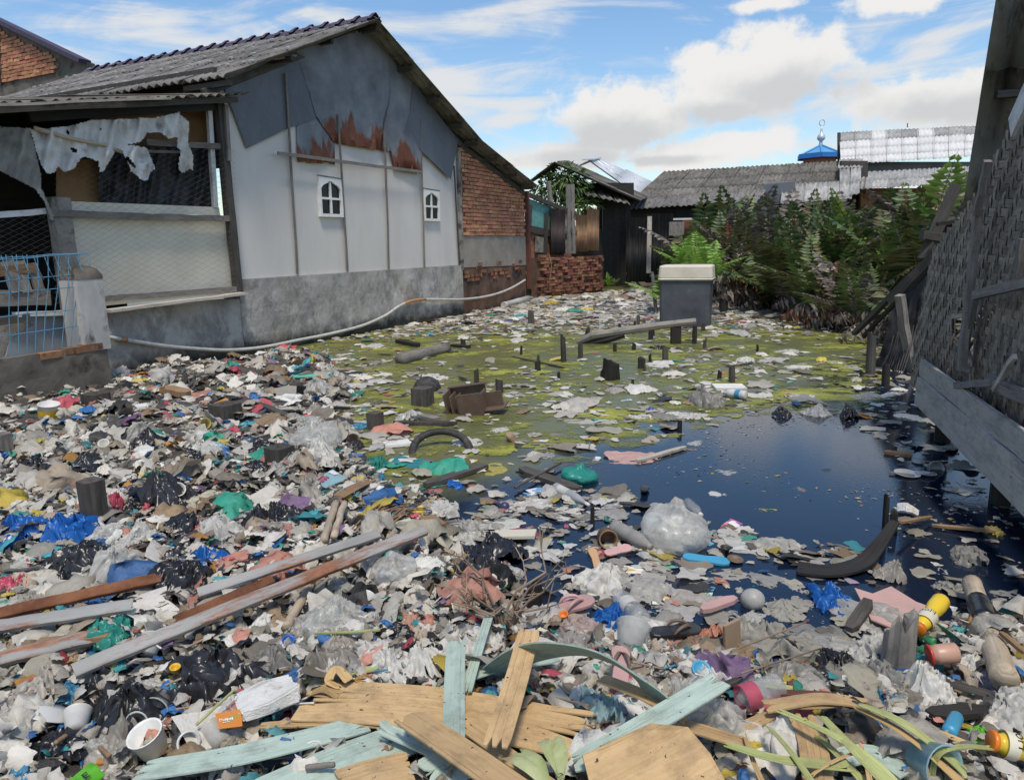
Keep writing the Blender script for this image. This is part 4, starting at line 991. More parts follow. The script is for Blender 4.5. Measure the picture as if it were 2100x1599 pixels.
# ------------------------------------------------------------------ ruined brick wall and patchwork fence beyond the house
FA = G(1100, 613); FB = G(1238, 597); FU = (FB-FA).normalized(); FN_ = V((FU.y, -FU.x, 0))
def FW(px, py, off=0.0): return onplane(px, py, FA+FN_*off, FN_)
def ruins():
    W = empty('ruined_brick_wall', FA, 'low crumbling red brick wall standing at the far end of the pond', 'wall')
    L = (FW(1237, 560)-FA).dot(FU); zt0 = FW(1110, 523).z; zt1 = FW(1230, 520).z
    poly_board(W, 'wall_core', [FA+FU*.02-Z*.4, FA+FU*(L-.05)-Z*.4, FA+FU*(L-.05)+Z*(zt1-.1), FA+FU*.02+Z*(zt0-.1)], -FN_, .18, 'render_brown')
    rnd = random.Random(3)
    brickwall(W, FA+FN_*.03, FU, FN_, L, .05, lambda u: lerp(zt0, zt1, u/L)+.1*math.sin(u*5)*.6-.02, .26, .088, .1, 'brick_old', .03, 5, skip=lambda u, z, r: r.random() < .13)
    m = MB(); m.add(*tube([FW(1126, 520, .05), FW(1131, 545, .12), FW(1127, 575, .1), FW(1128, 600, .1)], .015, 5)); m.build('hanging_rag', 'dead_fibre', label='ragged cord hanging down the crumbling brick wall', cat='rag')
    blob = bpy.data.meshes.new('rag')
    # patchwork fence
    T = empty('patchwork_fence', FA-FN_*.6, 'patched fence of teal boards, rusty sheets and grey posts above the crumbling brick wall', 'fence')
    o = -.7
    for (pts, mt, nm, oo) in (([(1086, 408), (1162, 437), (1162, 480), (1088, 462)], 'teal_paint', 'teal_board', o),
                              ([(1086, 462), (1160, 478), (1160, 492), (1086, 476)], 'wood_dark', 'rail_board', o+.03),
                              ([(1086, 476), (1160, 492), (1160, 530), (1086, 530)], 'brick_old', 'brick_infill', o-.05),
                              ([(1100, 485), (1116, 487), (1116, 518), (1098, 518)], 'concrete', 'grey_slab', o+.04),
                              ([(1150, 490), (1164, 492), (1164, 520), (1152, 520)], 'concrete', 'grey_slab', o+.04),
                              ([(1155, 437), (1163, 438), (1162, 464), (1156, 464)], 'wood_pale', 'pale_slat', o+.03),
                              ([(1155, 462), (1180, 468), (1180, 482), (1155, 476)], 'teal_paint', 'teal_board', o+.02)):
        poly_board(T, nm, [FW(x, y, oo) for x, y in pts], -FN_, .03, mt)
    for (x0, y0, x1, y1, wd, mt) in ((1085, 400, 1162, 432, .12, 'wood_dark'), (1121, 437, 1118, 520, .10, 'wood_dark'), (1165, 378, 1167, 520, .14, 'wood_grey'), (1173, 378, 1176, 520, .16, 'wood_grey'), (1125, 372, 1131, 425, .13, 'wood_grey'),
                                     (1170, 440, 1186, 446, .2, 'wood_dark'), (1168, 473, 1182, 478, .15, 'wood_dark'), (1088, 420, 1086, 465, .08, 'wood_dark'), (1092, 555, 1072, 562, .05, 'wood_grey')):
        m = MB(); m.add(*beam(FW(x0, y0, o+.07), FW(x1, y1, o+.07), wd, .07, FN_, 3, .006)); m.build('post' if abs(y1-y0) > abs(x1-x0) else 'rail', mt, T)
    poly_board(T, 'rear_wall', [FW(x, y, o-.35) for x, y in ((1060, 452), (1236, 470), (1240, 600), (1060, 615))], -FN_, .05, 'wood_black')
    for (x0, x1, y0, y1, mt, oo) in ((1129, 1160, 428, 519, 'zinc_purple', o+.12), (1180, 1205, 440, 516, 'zinc_rusty', o+.1), (1203, 1229, 428, 514, 'zinc_rusty', o+.06)):
        a = FW(x0, y1, oo); b = FW(x1, y1, oo); c = FW(x0, y0, oo)
        m = MB(); m.add(*corr(a, b-a, Z, (b-a).length, c.z-a.z, .09, .016, .005, None, 2, .01, x0)); m.build('corrugated_sheet', mt, T, smooth=True)
ruins()
# ------------------------------------------------------------------ houses at the far end
def wallquad(parent, name, x0, x1, yt, yb, Yd, mat, th=.1):
    return poly_board(parent, name, [atY(x0, yb, Yd), atY(x1, yb, Yd), atY(x1, yt, Yd), atY(x0, yt, Yd)], V((0, 1, 0)), th, mat)
def far_houses():
    # dark board house, gable towards us
    D = empty('dark_board_house', atY(1210, 585, 25), 'dark wooden house with old corrugated roof behind the mango tree', 'house')
    for k in range(5):
        x = 1236+k*11.5; wallquad(D, 'wall_board', x, x+11.2, 402, 592, 25.5+.02*(k % 2), 'wood_black')
    wallquad(D, 'gable_wall', 1150, 1300, 375, 420, 25.6, 'wood_black')
    roofquad(atY(1312, 413, 24.6), atY(1330, 405, 31), atY(1137, 334, 24.6), atY(1165, 330, 31), 3, 4, 'roof_old', D, .2, .03, seed=21)
    roofquad(atY(1070, 385, 24.6), atY(1080, 380, 31), atY(1137, 333, 24.6), atY(1165, 329, 31), 2, 3, 'roof_old', D, .2, .03, seed=22)
    roofquad(atY(1200, 400, 24.3), atY(1292, 419, 24.3), atY(1180, 376, 26.2), atY(1288, 398, 26.2), 1, 3, 'roof_old', D, .2, .03, seed=23)
    # bright zinc roof behind it
    Zr = empty('zinc_roof_house', atY(1260, 420, 33), 'house with shiny corrugated zinc roof behind the dark wooden house', 'house')
    roofquad(atY(1318, 410, 30.5), atY(1342, 376, 35), atY(1210, 330, 32.5), atY(1222, 327, 34.5), 2, 3, 'zinc_bright', Zr, .25, .035, seed=24)
    roofquad(atY(1160, 352, 31), atY(1170, 345, 35), atY(1210, 330, 32.5), atY(1222, 327, 34.5), 1, 2, 'zinc_bright', Zr, .25, .035, seed=25)
    m = MB(); m.add(*beam(atY(1205, 330, 32.4)+Z*.05, atY(1222, 327, 34.5)+Z*.06, .5, .06)); m.build('ridge_cap', 'zinc_bright', Zr)
    wallquad(Zr, 'wall', 1225, 1335, 420, 520, 34, 'wood_black', .2)
    # long house across the end
    Hm = empty('long_roof_house', atY(1500, 560, 29), 'long house with grey streaked corrugated roof across the far end', 'house')
    roofquad(atY(1279, 430, 28.5), atY(1560, 412, 28.5), atY(1300, 405, 30), atY(1570, 388, 30), 1, 5, 'roof_grey', Hm, .2, .03, seed=26)
    roofquad(atY(1300, 408, 30), atY(1770, 388, 30), atY(1362, 352, 33.5), atY(1770, 327, 33.5), 3, 8, 'roof_old', Hm, .2, .03, seed=27)
    for k in range(7):
        x = 1283+k*26; wallquad(Hm, 'wall_board', x, x+25.6, 425, 570, 29.2+.02*(k % 2), 'wood_black')
    roofquad(atY(1600, 418, 29.2), atY(1745, 408, 29.2), atY(1605, 380, 30.4), atY(1748, 370, 30.4), 1, 3, 'roof_streaked', Hm, .2, .03, seed=33)
    poly_board(Hm, 'zinc_patch', [atY(x, y, 29.9) for x, y in ((1565, 378), (1630, 372), (1634, 418), (1568, 420))], V((0, .7, .7)), .02, 'gable_metal')
    # dark corrugated fence in front of it
    Fd = empty('dark_sheet_fence', atY(1340, 570, 25.5), 'blackened corrugated sheet fence at the left of the fern thicket', 'fence')
    for (x0, x1, yt, yb, mt) in ((1287, 1325, 446, 578, 'zinc_black'), (1325, 1334, 444, 560, 'wood_pale'), (1327, 1377, 438, 580, 'zinc_black'), (1371, 1402, 455, 483, 'wood_grey')):
        a = atY(x0-(4 if yb > 570 else 0), yb, 24.4); b = atY(x1, yb, 24.4); c = atY(x0, yt, 24.4)
        m = MB()
        if 'zinc' in mt: m.add(*corr(a, b-a, Z, (b-a).length, c.z-a.z, .11, .02, .005, None, 2, .01, x0)); m.build('corrugated_sheet', mt, Fd, smooth=True)
        else: m.add(*beam(lerp(a, b, .5)-V((0, .05, 0)), lerp(a, b, .5)-V((0, .05, 0))+Z*(c.z-a.z), (b-a).length, .02, V((0, -1, 0)))); m.build('plank', mt, Fd)
    wallquad(Hm, 'brick_wall', 1400, 1500, 448, 560, 25.2, 'brick_old', .15)
    m = MB(); m.add(*beam(atY(1376, 450, 24.9), atY(1465, 448, 24.9), .3, .06)); m.build('white_coping', 'white_paint_wood', Hm)
    wallquad(Hm, 'back_wall', 1300, 1800, 395, 560, 31.5, 'wood_black')
    # white roofed house, right
    Wh = empty('white_roof_house', atY(1860, 420, 32), 'house with two-tier white corrugated roof at the right', 'house')
    roofquad(atY(1724, 338, 32), atY(2010, 320, 31.5), atY(1721, 272, 35), atY(2010, 258, 34.5), 4, 9, lambda r, c: 'roof_streaked' if r == 3 and c not in (2, 5) else 'roof_white', Wh, .18, .028, seed=28)
    wallquad(Wh, 'wall', 1762, 2010, 332, 356, 32.4, 'gable_metal', .2)
    roofquad(atY(1755, 389, 30), atY(2010, 374, 29.5), atY(1765, 353, 31.8), atY(2010, 340, 31.5), 2, 8, 'roof_streaked', Wh, .18, .028, seed=29)
    roofquad(atY(1718, 345, 31), atY(1768, 344, 31), atY(1722, 326, 32), atY(1768, 325, 32), 1, 2, 'roof_streaked', Wh, .18, .028, seed=30)
    roofquad(atY(1722, 405, 29.4), atY(1762, 398, 29.4), atY(1722, 346, 31), atY(1768, 345, 31), 2, 2, 'roof_streaked', Wh, .18, .028, seed=31)
    wallquad(Wh, 'brick_wall', 1765, 2010, 386, 470, 30.6, 'brick_old', .2)
    wallquad(Wh, 'side_wall', 1726, 1780, 330, 470, 31.2, 'wood_dark', .2)
    wallquad(Wh, 'verge_board', 1719, 1724, 272, 340, 34.0, 'wood_dark', .1)
    m = MB(); m.add(*beam(atY(1861, 262, 34.6), atY(1861, 253, 34.6), .03, .03)); m.build('antenna', 'wire_dark', Wh)
    # small blue tower roof with finial
    T = empty('tower_pavilion', atY(1681, 345, 44), 'small tower with blue hipped roof and silver finial', 'tower')
    c = atY(1681, 331, 44); k = mpp(c); ap = c+Z*(31*k); r = 47*k; ang = math.radians(12)
    rim = [c+Z*(9*k)+V((math.cos(ang+i*math.pi/3)*r, math.sin(ang+i*math.pi/3)*r, 0)) for i in range(6)]
    for i in range(6):
        a, b = rim[i], rim[(i+1) % 6]; m = MB(); m.add([a, b, ap], [(0, 1, 2)]); m.add([a-Z*.06, b-Z*.06, ap-Z*.06], [(0, 2, 1)]); m.build('roof_panel', 'blue_roof', T)
        m = MB(); m.add(*beam(a, b, .06, 9*k, Z)); m.build('eave_trim', 'blue_trim', T)
        m = MB(); m.add(*tube([a+Z*.05, ap+Z*.04], .06, 5)); m.build('hip_cap', 'blue_roof', T)
    m = MB(); m.add(*lathe([(r*.72, -3), (r*.72, 9*k)], Matrix.Translation(c), 6)); m.build('tower_body', 'brick_old', T)
    mt = Matrix.Translation(ap)
    m = MB(); m.add(*lathe([(.14, -.1), (.10, .12), (.08, .22), (.18, .30), (.23, .42), (.19, .55), (.09, .66), (.06, .85), (.03, 1.08)], mt, 14)); m.build('finial', 'finial', T, smooth=True)
    m = MB(); ring = [ap+Z*1.24+V((math.cos(t*.3142)*.15, 0, math.sin(t*.3142)*.17)) for t in range(21)]; m.add(*tube(ring, .025, 6)); m.build('finial_ring', 'finial', T, smooth=True)
far_houses()
# ------------------------------------------------------------------ grey tank with pale lid
def tank():
    a, b = G(1350, 672), G(1455, 674); c3 = atY(1466, 668, 1)
    U = (b-a).normalized(); N_ = V((U.y, -U.x, 0)); wd = (b-a).length; dp = wd*.85
    h = onplane(1350, 572, a, N_).z; h2 = onplane(1350, 545, a, N_).z
    T = empty('water_tank', (a+b)/2-N_*dp/2, 'square grey plastic tank with cream lid standing in the pond', 'tank')
    def rbox(z0, z1, g0, g1, rr, nm, mt):
        m = MB(); v = []; rings = ((z0, g0-.02), (z0+.02, g0), (z1-.025, g1), (z1-.006, g1-.012), (z1, g1-.05)); n = 6; cx = (a+b)/2-N_*dp/2
        for z, g in rings:
            for q, (sx, sy) in enumerate(((1, 1), (-1, 1), (-1, -1), (1, -1))):
                for i in range(n):
                    t = math.pi/2*(q+i/(n-1)); v.append(cx+U*(sx*(wd/2+g-rr)+rr*math.cos(t))-N_*(sy*(dp/2+g-rr)+rr*math.sin(t))+Z*z)
        k = 4*n; f = [(r*k+i, r*k+(i+1) % k, r*k+k+(i+1) % k, r*k+k+i) for r in range(len(rings)-1) for i in range(k)]
        f.append(tuple(range((len(rings)-1)*k, len(rings)*k))); m.add(v, f); return m.build(nm, mt, T)
    rbox(-.2, h, -.015, .0, .06, 'body', 'tank_grey')
    rbox(h+.002, h2, .025, .012, .07, 'lid', 'tank_lid'); rbox(h-.03, h+.02, .032, .032, .07, 'rim', 'tank_lid')
    return T
tank()
# ------------------------------------------------------------------ the woven bamboo hut on the right
rv = ray(1548, 492); RU = V((rv.x, rv.y, 0)).normalized(); RN = V((-RU.y, RU.x, 0))     # along the wall; out of the wall, to the pond
RC = G(1915, 830, .25)
def RW(px, py, off=0.0): return onplane(px, py, RC+RN*off, RN)
def rp(u, z, off=0.0): return V((RC.x, RC.y, 0))+RU*u+RN*off+Z*z
def ru(px, py, off=0.0):
    p = RW(px, py, off); return (p-RC).dot(RU), p.z
def hut():
    H = empty('bamboo_hut', rp(-1, 0, -.3), 'woven bamboo hut on stilts with board skirt and corrugated overhang', 'hut')
    # outline of the woven wall in wall coordinates
    top_px = [(1900, 545), (1912, 528), (1945, 482), (1990, 425), (2020, 360), (2045, 300), (2080, 215), (2100, 170), (2160, 60)]
    top = sorted([ru(x, y, .0) for x, y in top_px]); far = ru(1903, 700)[0]
    def zt(u):
        us = [t[0] for t in top]; zs = [t[1] for t in top]; return float(np.interp(u, us, zs))
    botp = sorted([ru(x, y) for x, y in ((1900, 790), (1940, 800), (1975, 790), (2000, 795), (2060, 840), (2100, 880), (2200, 980))])
    def zb(u): return float(np.interp(u, [t[0] for t in botp], [t[1] for t in botp]))
    u0 = ru(2200, 500)[0]; u1 = far
    holes = []
    for (x, y, rx, ry) in ((1978, 670, 16, 26), (2070, 745, 11, 15), (1985, 720, 12, 45), (1935, 760, 14, 10), (2090, 770, 8, 8)):
        c = ru(x, y); holes.append((c[0], c[1], abs(ru(x+rx, y)[0]-c[0]), abs(ru(x, y+ry)[1]-c[1])))
    def inhole(u, z): return any(((u-a)/b)**2+((z-c)/d)**2 < 1 for a, c, b, d in holes)
    pitch = .046; rnd = random.Random(4)
    nv = int((u1-u0)/pitch); zmin0 = min(t[1] for t in botp)
    def strip(pts, nrm, wdt, side, nm):
        m = MB(); v = []; uv = []; f = []; ln = 0
        for i, p in enumerate(pts):
            if i: ln += (p-pts[i-1]).length
            v += [p-side*wdt/2, p+side*wdt/2, p+side*wdt/2-nrm*.002, p-side*wdt/2-nrm*.002]; uv += [(ln, 0), (ln, wdt), (ln, wdt), (ln, 0)]
            if i:
                o = (i-1)*4; f += [(o, o+1, o+5, o+4), (o+2, o+3, o+7, o+6), (o+1, o+2, o+6, o+5), (o+3, o, o+4, o+7)]
        m.add(v, f, uv); return m.build(nm, 'weave', H)
    sag = lambda u, z: .05*math.sin(u*2.1+z)+.03*math.sin(z*3+u)
    for i in range(nv+1):           # uprights
        u = u0+(i+.5)*pitch; z = zmin0+pitch*int((zb(u)-zmin0+rnd.uniform(-.05, .03))/pitch); e = zt(u)+rnd.uniform(-.01, .03); pts = []; j = 0; ph = rnd.uniform(-.15, .15)*pitch
        while z < e:
            ov = ((int(round((z-zmin0)/pitch))+i) // 2) % 2
            if not inhole(u, z): pts.append(rp(u+ph+.006*math.sin(z*3+i), z, .015+(.005 if ov else -.005)+sag(u, z)))
            elif len(pts) > 3:
                strip(pts, RN, pitch*.86, RU, 'upright_strip'); pts = []
            z += pitch
        if len(pts) > 2: strip(pts, RN, pitch*rnd.uniform(.9, 1.02), RU, 'upright_strip')
    zmin, zmax = min(t[1] for t in botp), max(t[1] for t in top)
    for k in range(int((zmax-zmin)/pitch)):            # level strips
        z = zmin+k*pitch; pts = []; run = []
        for i in range(nv+2):
            u = u0+(i+.5)*pitch; zz = z+.006*math.sin(u*9+k)
            ok = zb(u)-.01 < zz < zt(u)-.005 and not inhole(u, zz) and rnd.random() > .012
            ov = ((k+i) // 2) % 2
            if ok: run.append(rp(u, zz, .015+(-.005 if ov else .005)+sag(u, zz)))
            if not ok or i == nv+1:
                if len(run) > 2: strip(run, RN, pitch*rnd.uniform(.86, 1.0), Z, 'level_strip')
                run = []
    # framing
    def bm(x0, y0, x1, y1, off, wd, th, mat, nm, off2=None, segs=5):
        m = MB(); m.add(*beam(RW(x0, y0, off), RW(x1, y1, off if off2 is None else off2), wd, th, RN, segs, .004)); return m.build(nm, mat, H)
    bm(2005, 432, 1972, 760, .085, .06, .04, 'wood_grey', 'post')
    bm(2026, 330, 2003, 440, .10, .045, .04, 'wood_grey', 'post')
    bm(2000, 606, 2140, 572, .10, .05, .035, 'wood_grey', 'rail')
    bm(2100, 490, 2088, 570, .10, .05, .035, 'wood_grey', 'rail')
    bm(2000, 607, 1968, 745, .07, .09, .03, 'wood_grey', 'brace')
    bm(2080, 730, 2040, 800, .10, .03, .02, 'wood_pale', 'brace')
    bm(1955, 648, 1985, 648, .06, .03, .03, 'wood_pale', 'rail')
    bm(2025, 778, 2180, 850, .09, .07, .03, 'wood_grey', 'rail')
    bm(1960, 792, 2035, 784, .1, .04, .03, 'wood_grey', 'rail')
    # skirt boards
    zs = [ru(1923, 757, .1)[1], ru(1919, 795, .1)[1], .25]
    for k, (a, b) in enumerate(((zs[0], zs[1]), (zs[1], zs[2]))):
        m = MB(); q0 = rp(.02-.02*k, (a+b)/2, .10+.018*k); q1 = rp(-4.6, (a+b)/2, .10+.018*k)
        m.add(*beam(q0, q1, abs(a-b)-.006, .028, RN, 20, .0025)); m.build('skirt_board', 'skirt_board', H)
    for u in (-.12, -1.5, -2.9):
        m = MB(); m.add(*tube([rp(u, -.5, -.05), rp(u, .55, -.05)], .055, 8)); m.build('stilt', 'wood_black', H)
        m = MB(); m.add(*tube([rp(u, -.5, -1.2), rp(u, .55, -1.2)], .055, 8)); m.build('stilt', 'wood_black', H)
    poly_board(H, 'floor', [rp(.0, .5, -.03), rp(-4.6, .5, -.03), rp(-4.6, .5, -2.4), rp(.0, .5, -2.4)], Z, .04, 'wood_black')
    poly_board(H, 'inner_wall', [rp(.0, .5, -1.3), rp(-4.6, .5, -1.3), rp(-4.6, 1.9, -1.3), rp(.0, 1.2, -1.3)], -RN, .04, 'wood_black')  # added dark backing, blocks light coming through the weave gaps
    # overhanging roof seen from below
    A = atY(1970, 458, 6.25); rk = (onplane(2043, 0, A, HN)-A).normalized()     # rake climbing towards us
    NE = A+rk*5.2; FE = A-rk*.12
    roofquad(FE, FE+HN*2.4, NE, NE+HN*2.4, 4, 3, 'roof_under', H, .15, .03, seed=41)
    for t in (.42, 1.15, 2.0, 2.7, 3.4):
        q = A+rk*t-Z*.07; m = MB(); m.add(*beam(q+HN*.10, q+HN*2.2, .06, .05)); m.build('purlin', 'wood_dark', H)
    m = MB(); m.add(*beam(FE+HN*.75-Z*.13, NE+HN*.75-Z*.13, .05, .09)); m.build('rafter', 'wood_dark', H)
    m = MB(); m.add(*beam(RW(2075, 262, .16), RW(2130, 140, .16), .12, .02, RN)); m.build('white_strip', 'white_paint_wood', H)
    return H
hut()
# collapsed frame leaning against the hut, and the dark hollow behind it
def wreck():
    W = empty('collapsed_frame', G(1870, 770), 'collapsed dark timber frame leaning against the woven hut', 'timber frame')
    def bm(a, b, wd, th, mat, nm, segs=6): m = MB(); m.add(*beam(a, b, wd, th, Z, segs, .006)); return m.build(nm, mat, W)
    Yc = G(1870, 770).y
    bm(atY(1752, 684, Yc+1.1), atY(2002, 432, Yc-.4), .07, .05, 'wood_dark', 'beam')
    bm(atY(1770, 690, Yc+1.0), atY(1985, 470, Yc-.3), .04, .04, 'wood_black', 'beam')
    bm(atY(1828, 620, Yc+.35), atY(1925, 520, Yc-.1), .12, .08, 'wood_dark', 'beam')
    bm(G(1872, 780, -.1), atY(1845, 605, Yc+.1), .085, .07, 'wood_grey', 'post')
    bm(atY(1895, 532, Yc+.5), atY(1960, 380, Yc+.6), .11, .08, 'wood_dark', 'post')
    bm(G(1950, 720, 0)-Z*.1, atY(1945, 450, Yc+.8), .12, .1, 'wood_dark', 'post')
    bm(atY(1890, 482, Yc+.5), atY(1938, 487, Yc+.5), .1, .09, 'wood_dark', 'beam')
    bm(atY(1922, 460, Yc+.3), atY(1970, 452, Yc+.3), .04, .04, 'wood_black', 'beam')
    ragged_sheet(lambda x, y, o: atY(x, y, Yc+.7+o), [(1826, 625), (1905, 545), (1906, 775), (1830, 790), (1795, 760), (1815, 690)], 'dark_matting', 'tarp_black', .0, .05, seed=14, parent=W)  # black sheet put in as the shade of the hollow
    for k in range(14):
        a = G(1795+k*4, 745+k*2, 0.0); b = atY(1815+k*5+random.uniform(-6, 6), 690-k*2, a.y+.15)
        m = MB(); m.add(*tube([a-Z*.05, lerp(a, b, .5)+V((.02, 0, .01)), b], .007, 4)); m.build('lath', 'wood_dark', W)
wreck()
def leaning_plank(p0, p1, wd, th, mat, label, cat='plank', name='plank', up=Z, segs=6, wob=.004, **k):
    m = MB(); m.add(*beam(p0, p1, wd, th, up, segs, wob)); return m.build(name, mat, label=label, cat=cat, **k)
# stilts and stubs standing in the water (px x, top y, foot y, width px, kind, label)
def stump(px, yt, yf, wpx, mat, label, flat=False, name='post_stub', lean=0.0, group='old post stubs standing in the pond', jag=.5, seed=0, sides=9, square=False, cat='post'):
    rnd = random.Random(seed+px); f = GH(px, yf); k = mpp(f); r = wpx*k/2; h = (yf-yt)*k*1.02
    m = MB(); v = []; uv = []; n = 9; sd = 24; fc = []
    def topz(a): 
        return 0 if flat else h*jag*(.5+.5*math.sin(a+px)+.55*mnoise.noise(V((math.cos(a)*2.2, math.sin(a)*2.2, px)))+.3*mnoise.noise(V((math.cos(a)*6, math.sin(a)*6, px))))
    for i in range(n+1):
        t = i/n
        for j in range(sd):
            a = 2*math.pi*j/sd; ca, sa = math.cos(a), math.sin(a)
            if square: rr = r*.94/max(abs(math.cos(a+.5)), abs(math.sin(a+.5)))**.85
            else: rr = r*(1.1-.2*t)*(1+.12*math.sin(a*3+px))
            rr *= 1+.10*mnoise.noise(V((ca*3, sa*3, t*1.2+px)))+.07*mnoise.noise(V((ca*9, sa*9, t*2+px)))
            z = -.25+(h+.25-max(0, topz(a)))*t
            v.append(V((f.x+ca*rr+lean*k*(yf-yt)*t, f.y+sa*rr, f.z+z))); uv.append((z, a*r))
    fc = [(i*sd+j, i*sd+(j+1) % sd, (i+1)*sd+(j+1) % sd, (i+1)*sd+j) for i in range(n) for j in range(sd)]
    for q, (sc_, dz) in enumerate(((.9, .03 if flat else -.05), (.5, .02 if flat else -.22), (.06, .0 if flat else -.3))):
        b = len(v); 
        for j in range(sd):
            p = v[n*sd+j]; c = V((f.x+lean*k*(yf-yt), f.y, p.z)); rg = mnoise.noise(V((p.x*40, p.y*40, q)))*r*.12
            v.append(V((c.x+(p.x-c.x)*sc_, c.y+(p.y-c.y)*sc_, lerp(p.z, f.z+h, .0 if flat else (1-sc_)*-.15)+dz*r+rg))); uv.append((j*.02+q*.1, sc_*r))
        o = b-sd; fc += [(o+j, o+(j+1) % sd, b+(j+1) % sd, b+j) for j in range(sd)]
    fc.append(tuple(range(len(v)-sd, len(v)))); m.add(v, fc, uv)
    return m.build(name, mat, smooth=False, label=label, cat=cat, group=group)
STUBS = [
 (1090, 636, 664, 13, 'wood_dark', 'stub near the far drain pipe'), (1310, 646, 672, 7, 'wood_dark', 'thin stub just left of the tank, far side'), (1271, 663, 676, 6, 'wood_black', 'short thin stub left of the footbridge pole'),
 (1157, 685, 742, 11, 'wood_dark', 'tallest thin stub left of the footbridge'), (1192, 699, 734, 10, 'wood_dark', 'thin stub at the footbridge foot'), (1104, 738, 760, 13, 'wood_black', 'small square stub with a blue scrap beside it'),
 (1252, 732, 778, 36, 'wood_black', 'thick rotten stub in mid pond'), (1316, 732, 755, 16, 'wood_black', 'small pointed stub right of the thick rotten one'), (1365, 711, 741, 13, 'wood_dark', 'stub standing beside a black bag'),
 (1335, 674, 696, 10, 'wood_black', 'stub hanging under the footbridge pole'), (1425, 678, 705, 9, 'wood_black', 'thin stub at the footbridge right end'), (1502, 750, 784, 13, 'wood_dark', 'stub behind the white foam board'),
 (1025, 776, 806, 16, 'wood_dark', 'split leaning stub in the algae'), (1262, 703, 721, 8, 'wood_black', 'tiny stub under the footbridge'), (950, 694, 709, 11, 'wood_black', 'square stub near the house wall, far left of pond'),
 (979, 755, 785, 10, 'wood_dark', 'pointed leaf-like stub above the brown crate'), (1786, 680, 770, 18, 'wood_dark', 'rough upright stub left of the collapsed frame'), (1817, 748, 795, 16, 'wood_black', 'dark stub in front of the collapsed frame'),
 (1217, 1033, 1074, 9, 'wood_black', 'thin black stub beside the glass bottle'), (1098, 1178, 1246, 34, 'wood_black', 'rotten black stump behind the big pink sandal'), (1817, 1009, 1088, 12, 'wood_black', 'slim dark post standing in the blue water'),
 (1832, 1043, 1092, 15, 'wood_black', 'shorter half of the doubled post in the blue water'), (1484, 612, 640, 18, 'wood_black', 'dark stub right of the tank'), (1840, 1240, 1385, 62, 'wood_grey', 'large pale split stump at the near right'),
 (1395, 860, 882, 10, 'wood_black', 'small black stub beside the cardboard flap')]
for i, (px, yt, yf, wpx, mt, lab) in enumerate(STUBS):
    stump(px, yt, yf, wpx, mt, lab, jag=.35 if wpx > 20 else .18, seed=i, lean=-.05 if wpx < 20 else 0)
for (px, yt, yf, wpx, mt, lab) in [(867, 795, 830, 38, 'wood_dark', 'round sawn stump beside the half sunk ball'), (771, 845, 880, 28, 'wood_dark', 'square sawn stump with a blue bag at its side'), (627, 790, 812, 28, 'wood_black', 'black charred stump under a grey bag'),
        (575, 915, 955, 48, 'wood_dark', 'squat square sawn stump below the big clear bag'), (464, 826, 854, 52, 'wood_dark', 'wide low sawn stump near the house wall'), (200, 805, 830, 46, 'wood_dark', 'low block at the foot of the pillar'),
        (6, 888, 928, 34, 'wood_grey', 'sawn stump cut off by the left picture edge'), (197, 982, 1073, 44, 'wood_dark', 'tall square post with a pink cloth beside it')]:
    stump(px, yt, yf, wpx, mt, lab, flat=True, name='sawn_stump', group='sawn stumps in the trash heap', square=True, cat='stump')
def footbridge():
    B = empty('broken_footbridge', G(1386, 705), 'broken pole footbridge on short legs in front of the tank', 'footbridge')
    Yb = G(1386, 705).y
    P = [atY(1185, 702, Yb+.25), atY(1215, 688, Yb+.15), atY(1280, 678, Yb+.05), atY(1350, 668, Yb), atY(1427, 659, Yb-.05)]
    m = MB(); m.add(*tube(P, [.05, .06, .06, .055, .05], 8)); m.build('pole', 'wood_grey', B)
    m = MB(); m.add(*tube([P[0]-Z*.05, lerp(P[1], P[2], .5)-Z*.1, P[2]-Z*.06], .05, 7)); m.build('pole', 'wood_black', B)
    for (x, yf, wd) in ((1386, 705, .14), (1425, 700, .06), (1337, 690, .08)):
        f = G(x, yf); top = atY(x, 668, f.y); m = MB(); m.add(*beam(f-Z*.3, top, wd, wd*.8, V((0, 1, 0)))); m.build('leg', 'wood_black', B)
footbridge()
# ------------------------------------------------------------------ crumpled film, bags and litter
def fastmesh(name, v, f, mat, colr=None, smooth=False):
    me = bpy.data.meshes.new(name); v = np.ascontiguousarray(v, np.float32); f = np.ascontiguousarray(f, np.int32); n, k = f.shape
    me.vertices.add(len(v)); me.vertices.foreach_set('co', v.ravel()); me.loops.add(n*k); me.loops.foreach_set('vertex_index', f.ravel())
    me.polygons.add(n); me.polygons.foreach_set('loop_start', np.arange(0, n*k, k, dtype=np.int32))
    try: me.polygons.foreach_set('loop_total', np.full(n, k, np.int32))
    except Exception: pass
    if smooth: me.polygons.foreach_set('use_smooth', np.ones(n, bool))
    if colr is not None:
        a = me.color_attributes.new('Col', 'FLOAT_COLOR', 'POINT'); c = np.ones((len(v), 4), np.float32); c[:, :3] = colr; a.data.foreach_set('color', c.ravel())
    me.update(calc_edges=True)
    if mat: me.materials.append(M[mat])
    return me
def crease(P, rn, k, amp):
    """sum of folded planes: piecewise flat facets with sharp ridges"""
    z = np.zeros(len(P))
    for i in range(k):
        d = rn.normal(size=P.shape[1]); d /= np.linalg.norm(d); c = rn.uniform(-.4, .4); z += rn.choice((-1, 1))*rn.uniform(.3, 1)*np.abs(P @ d-c)
    z -= z.mean(); return z/max(np.abs(z).max(), 1e-6)*amp
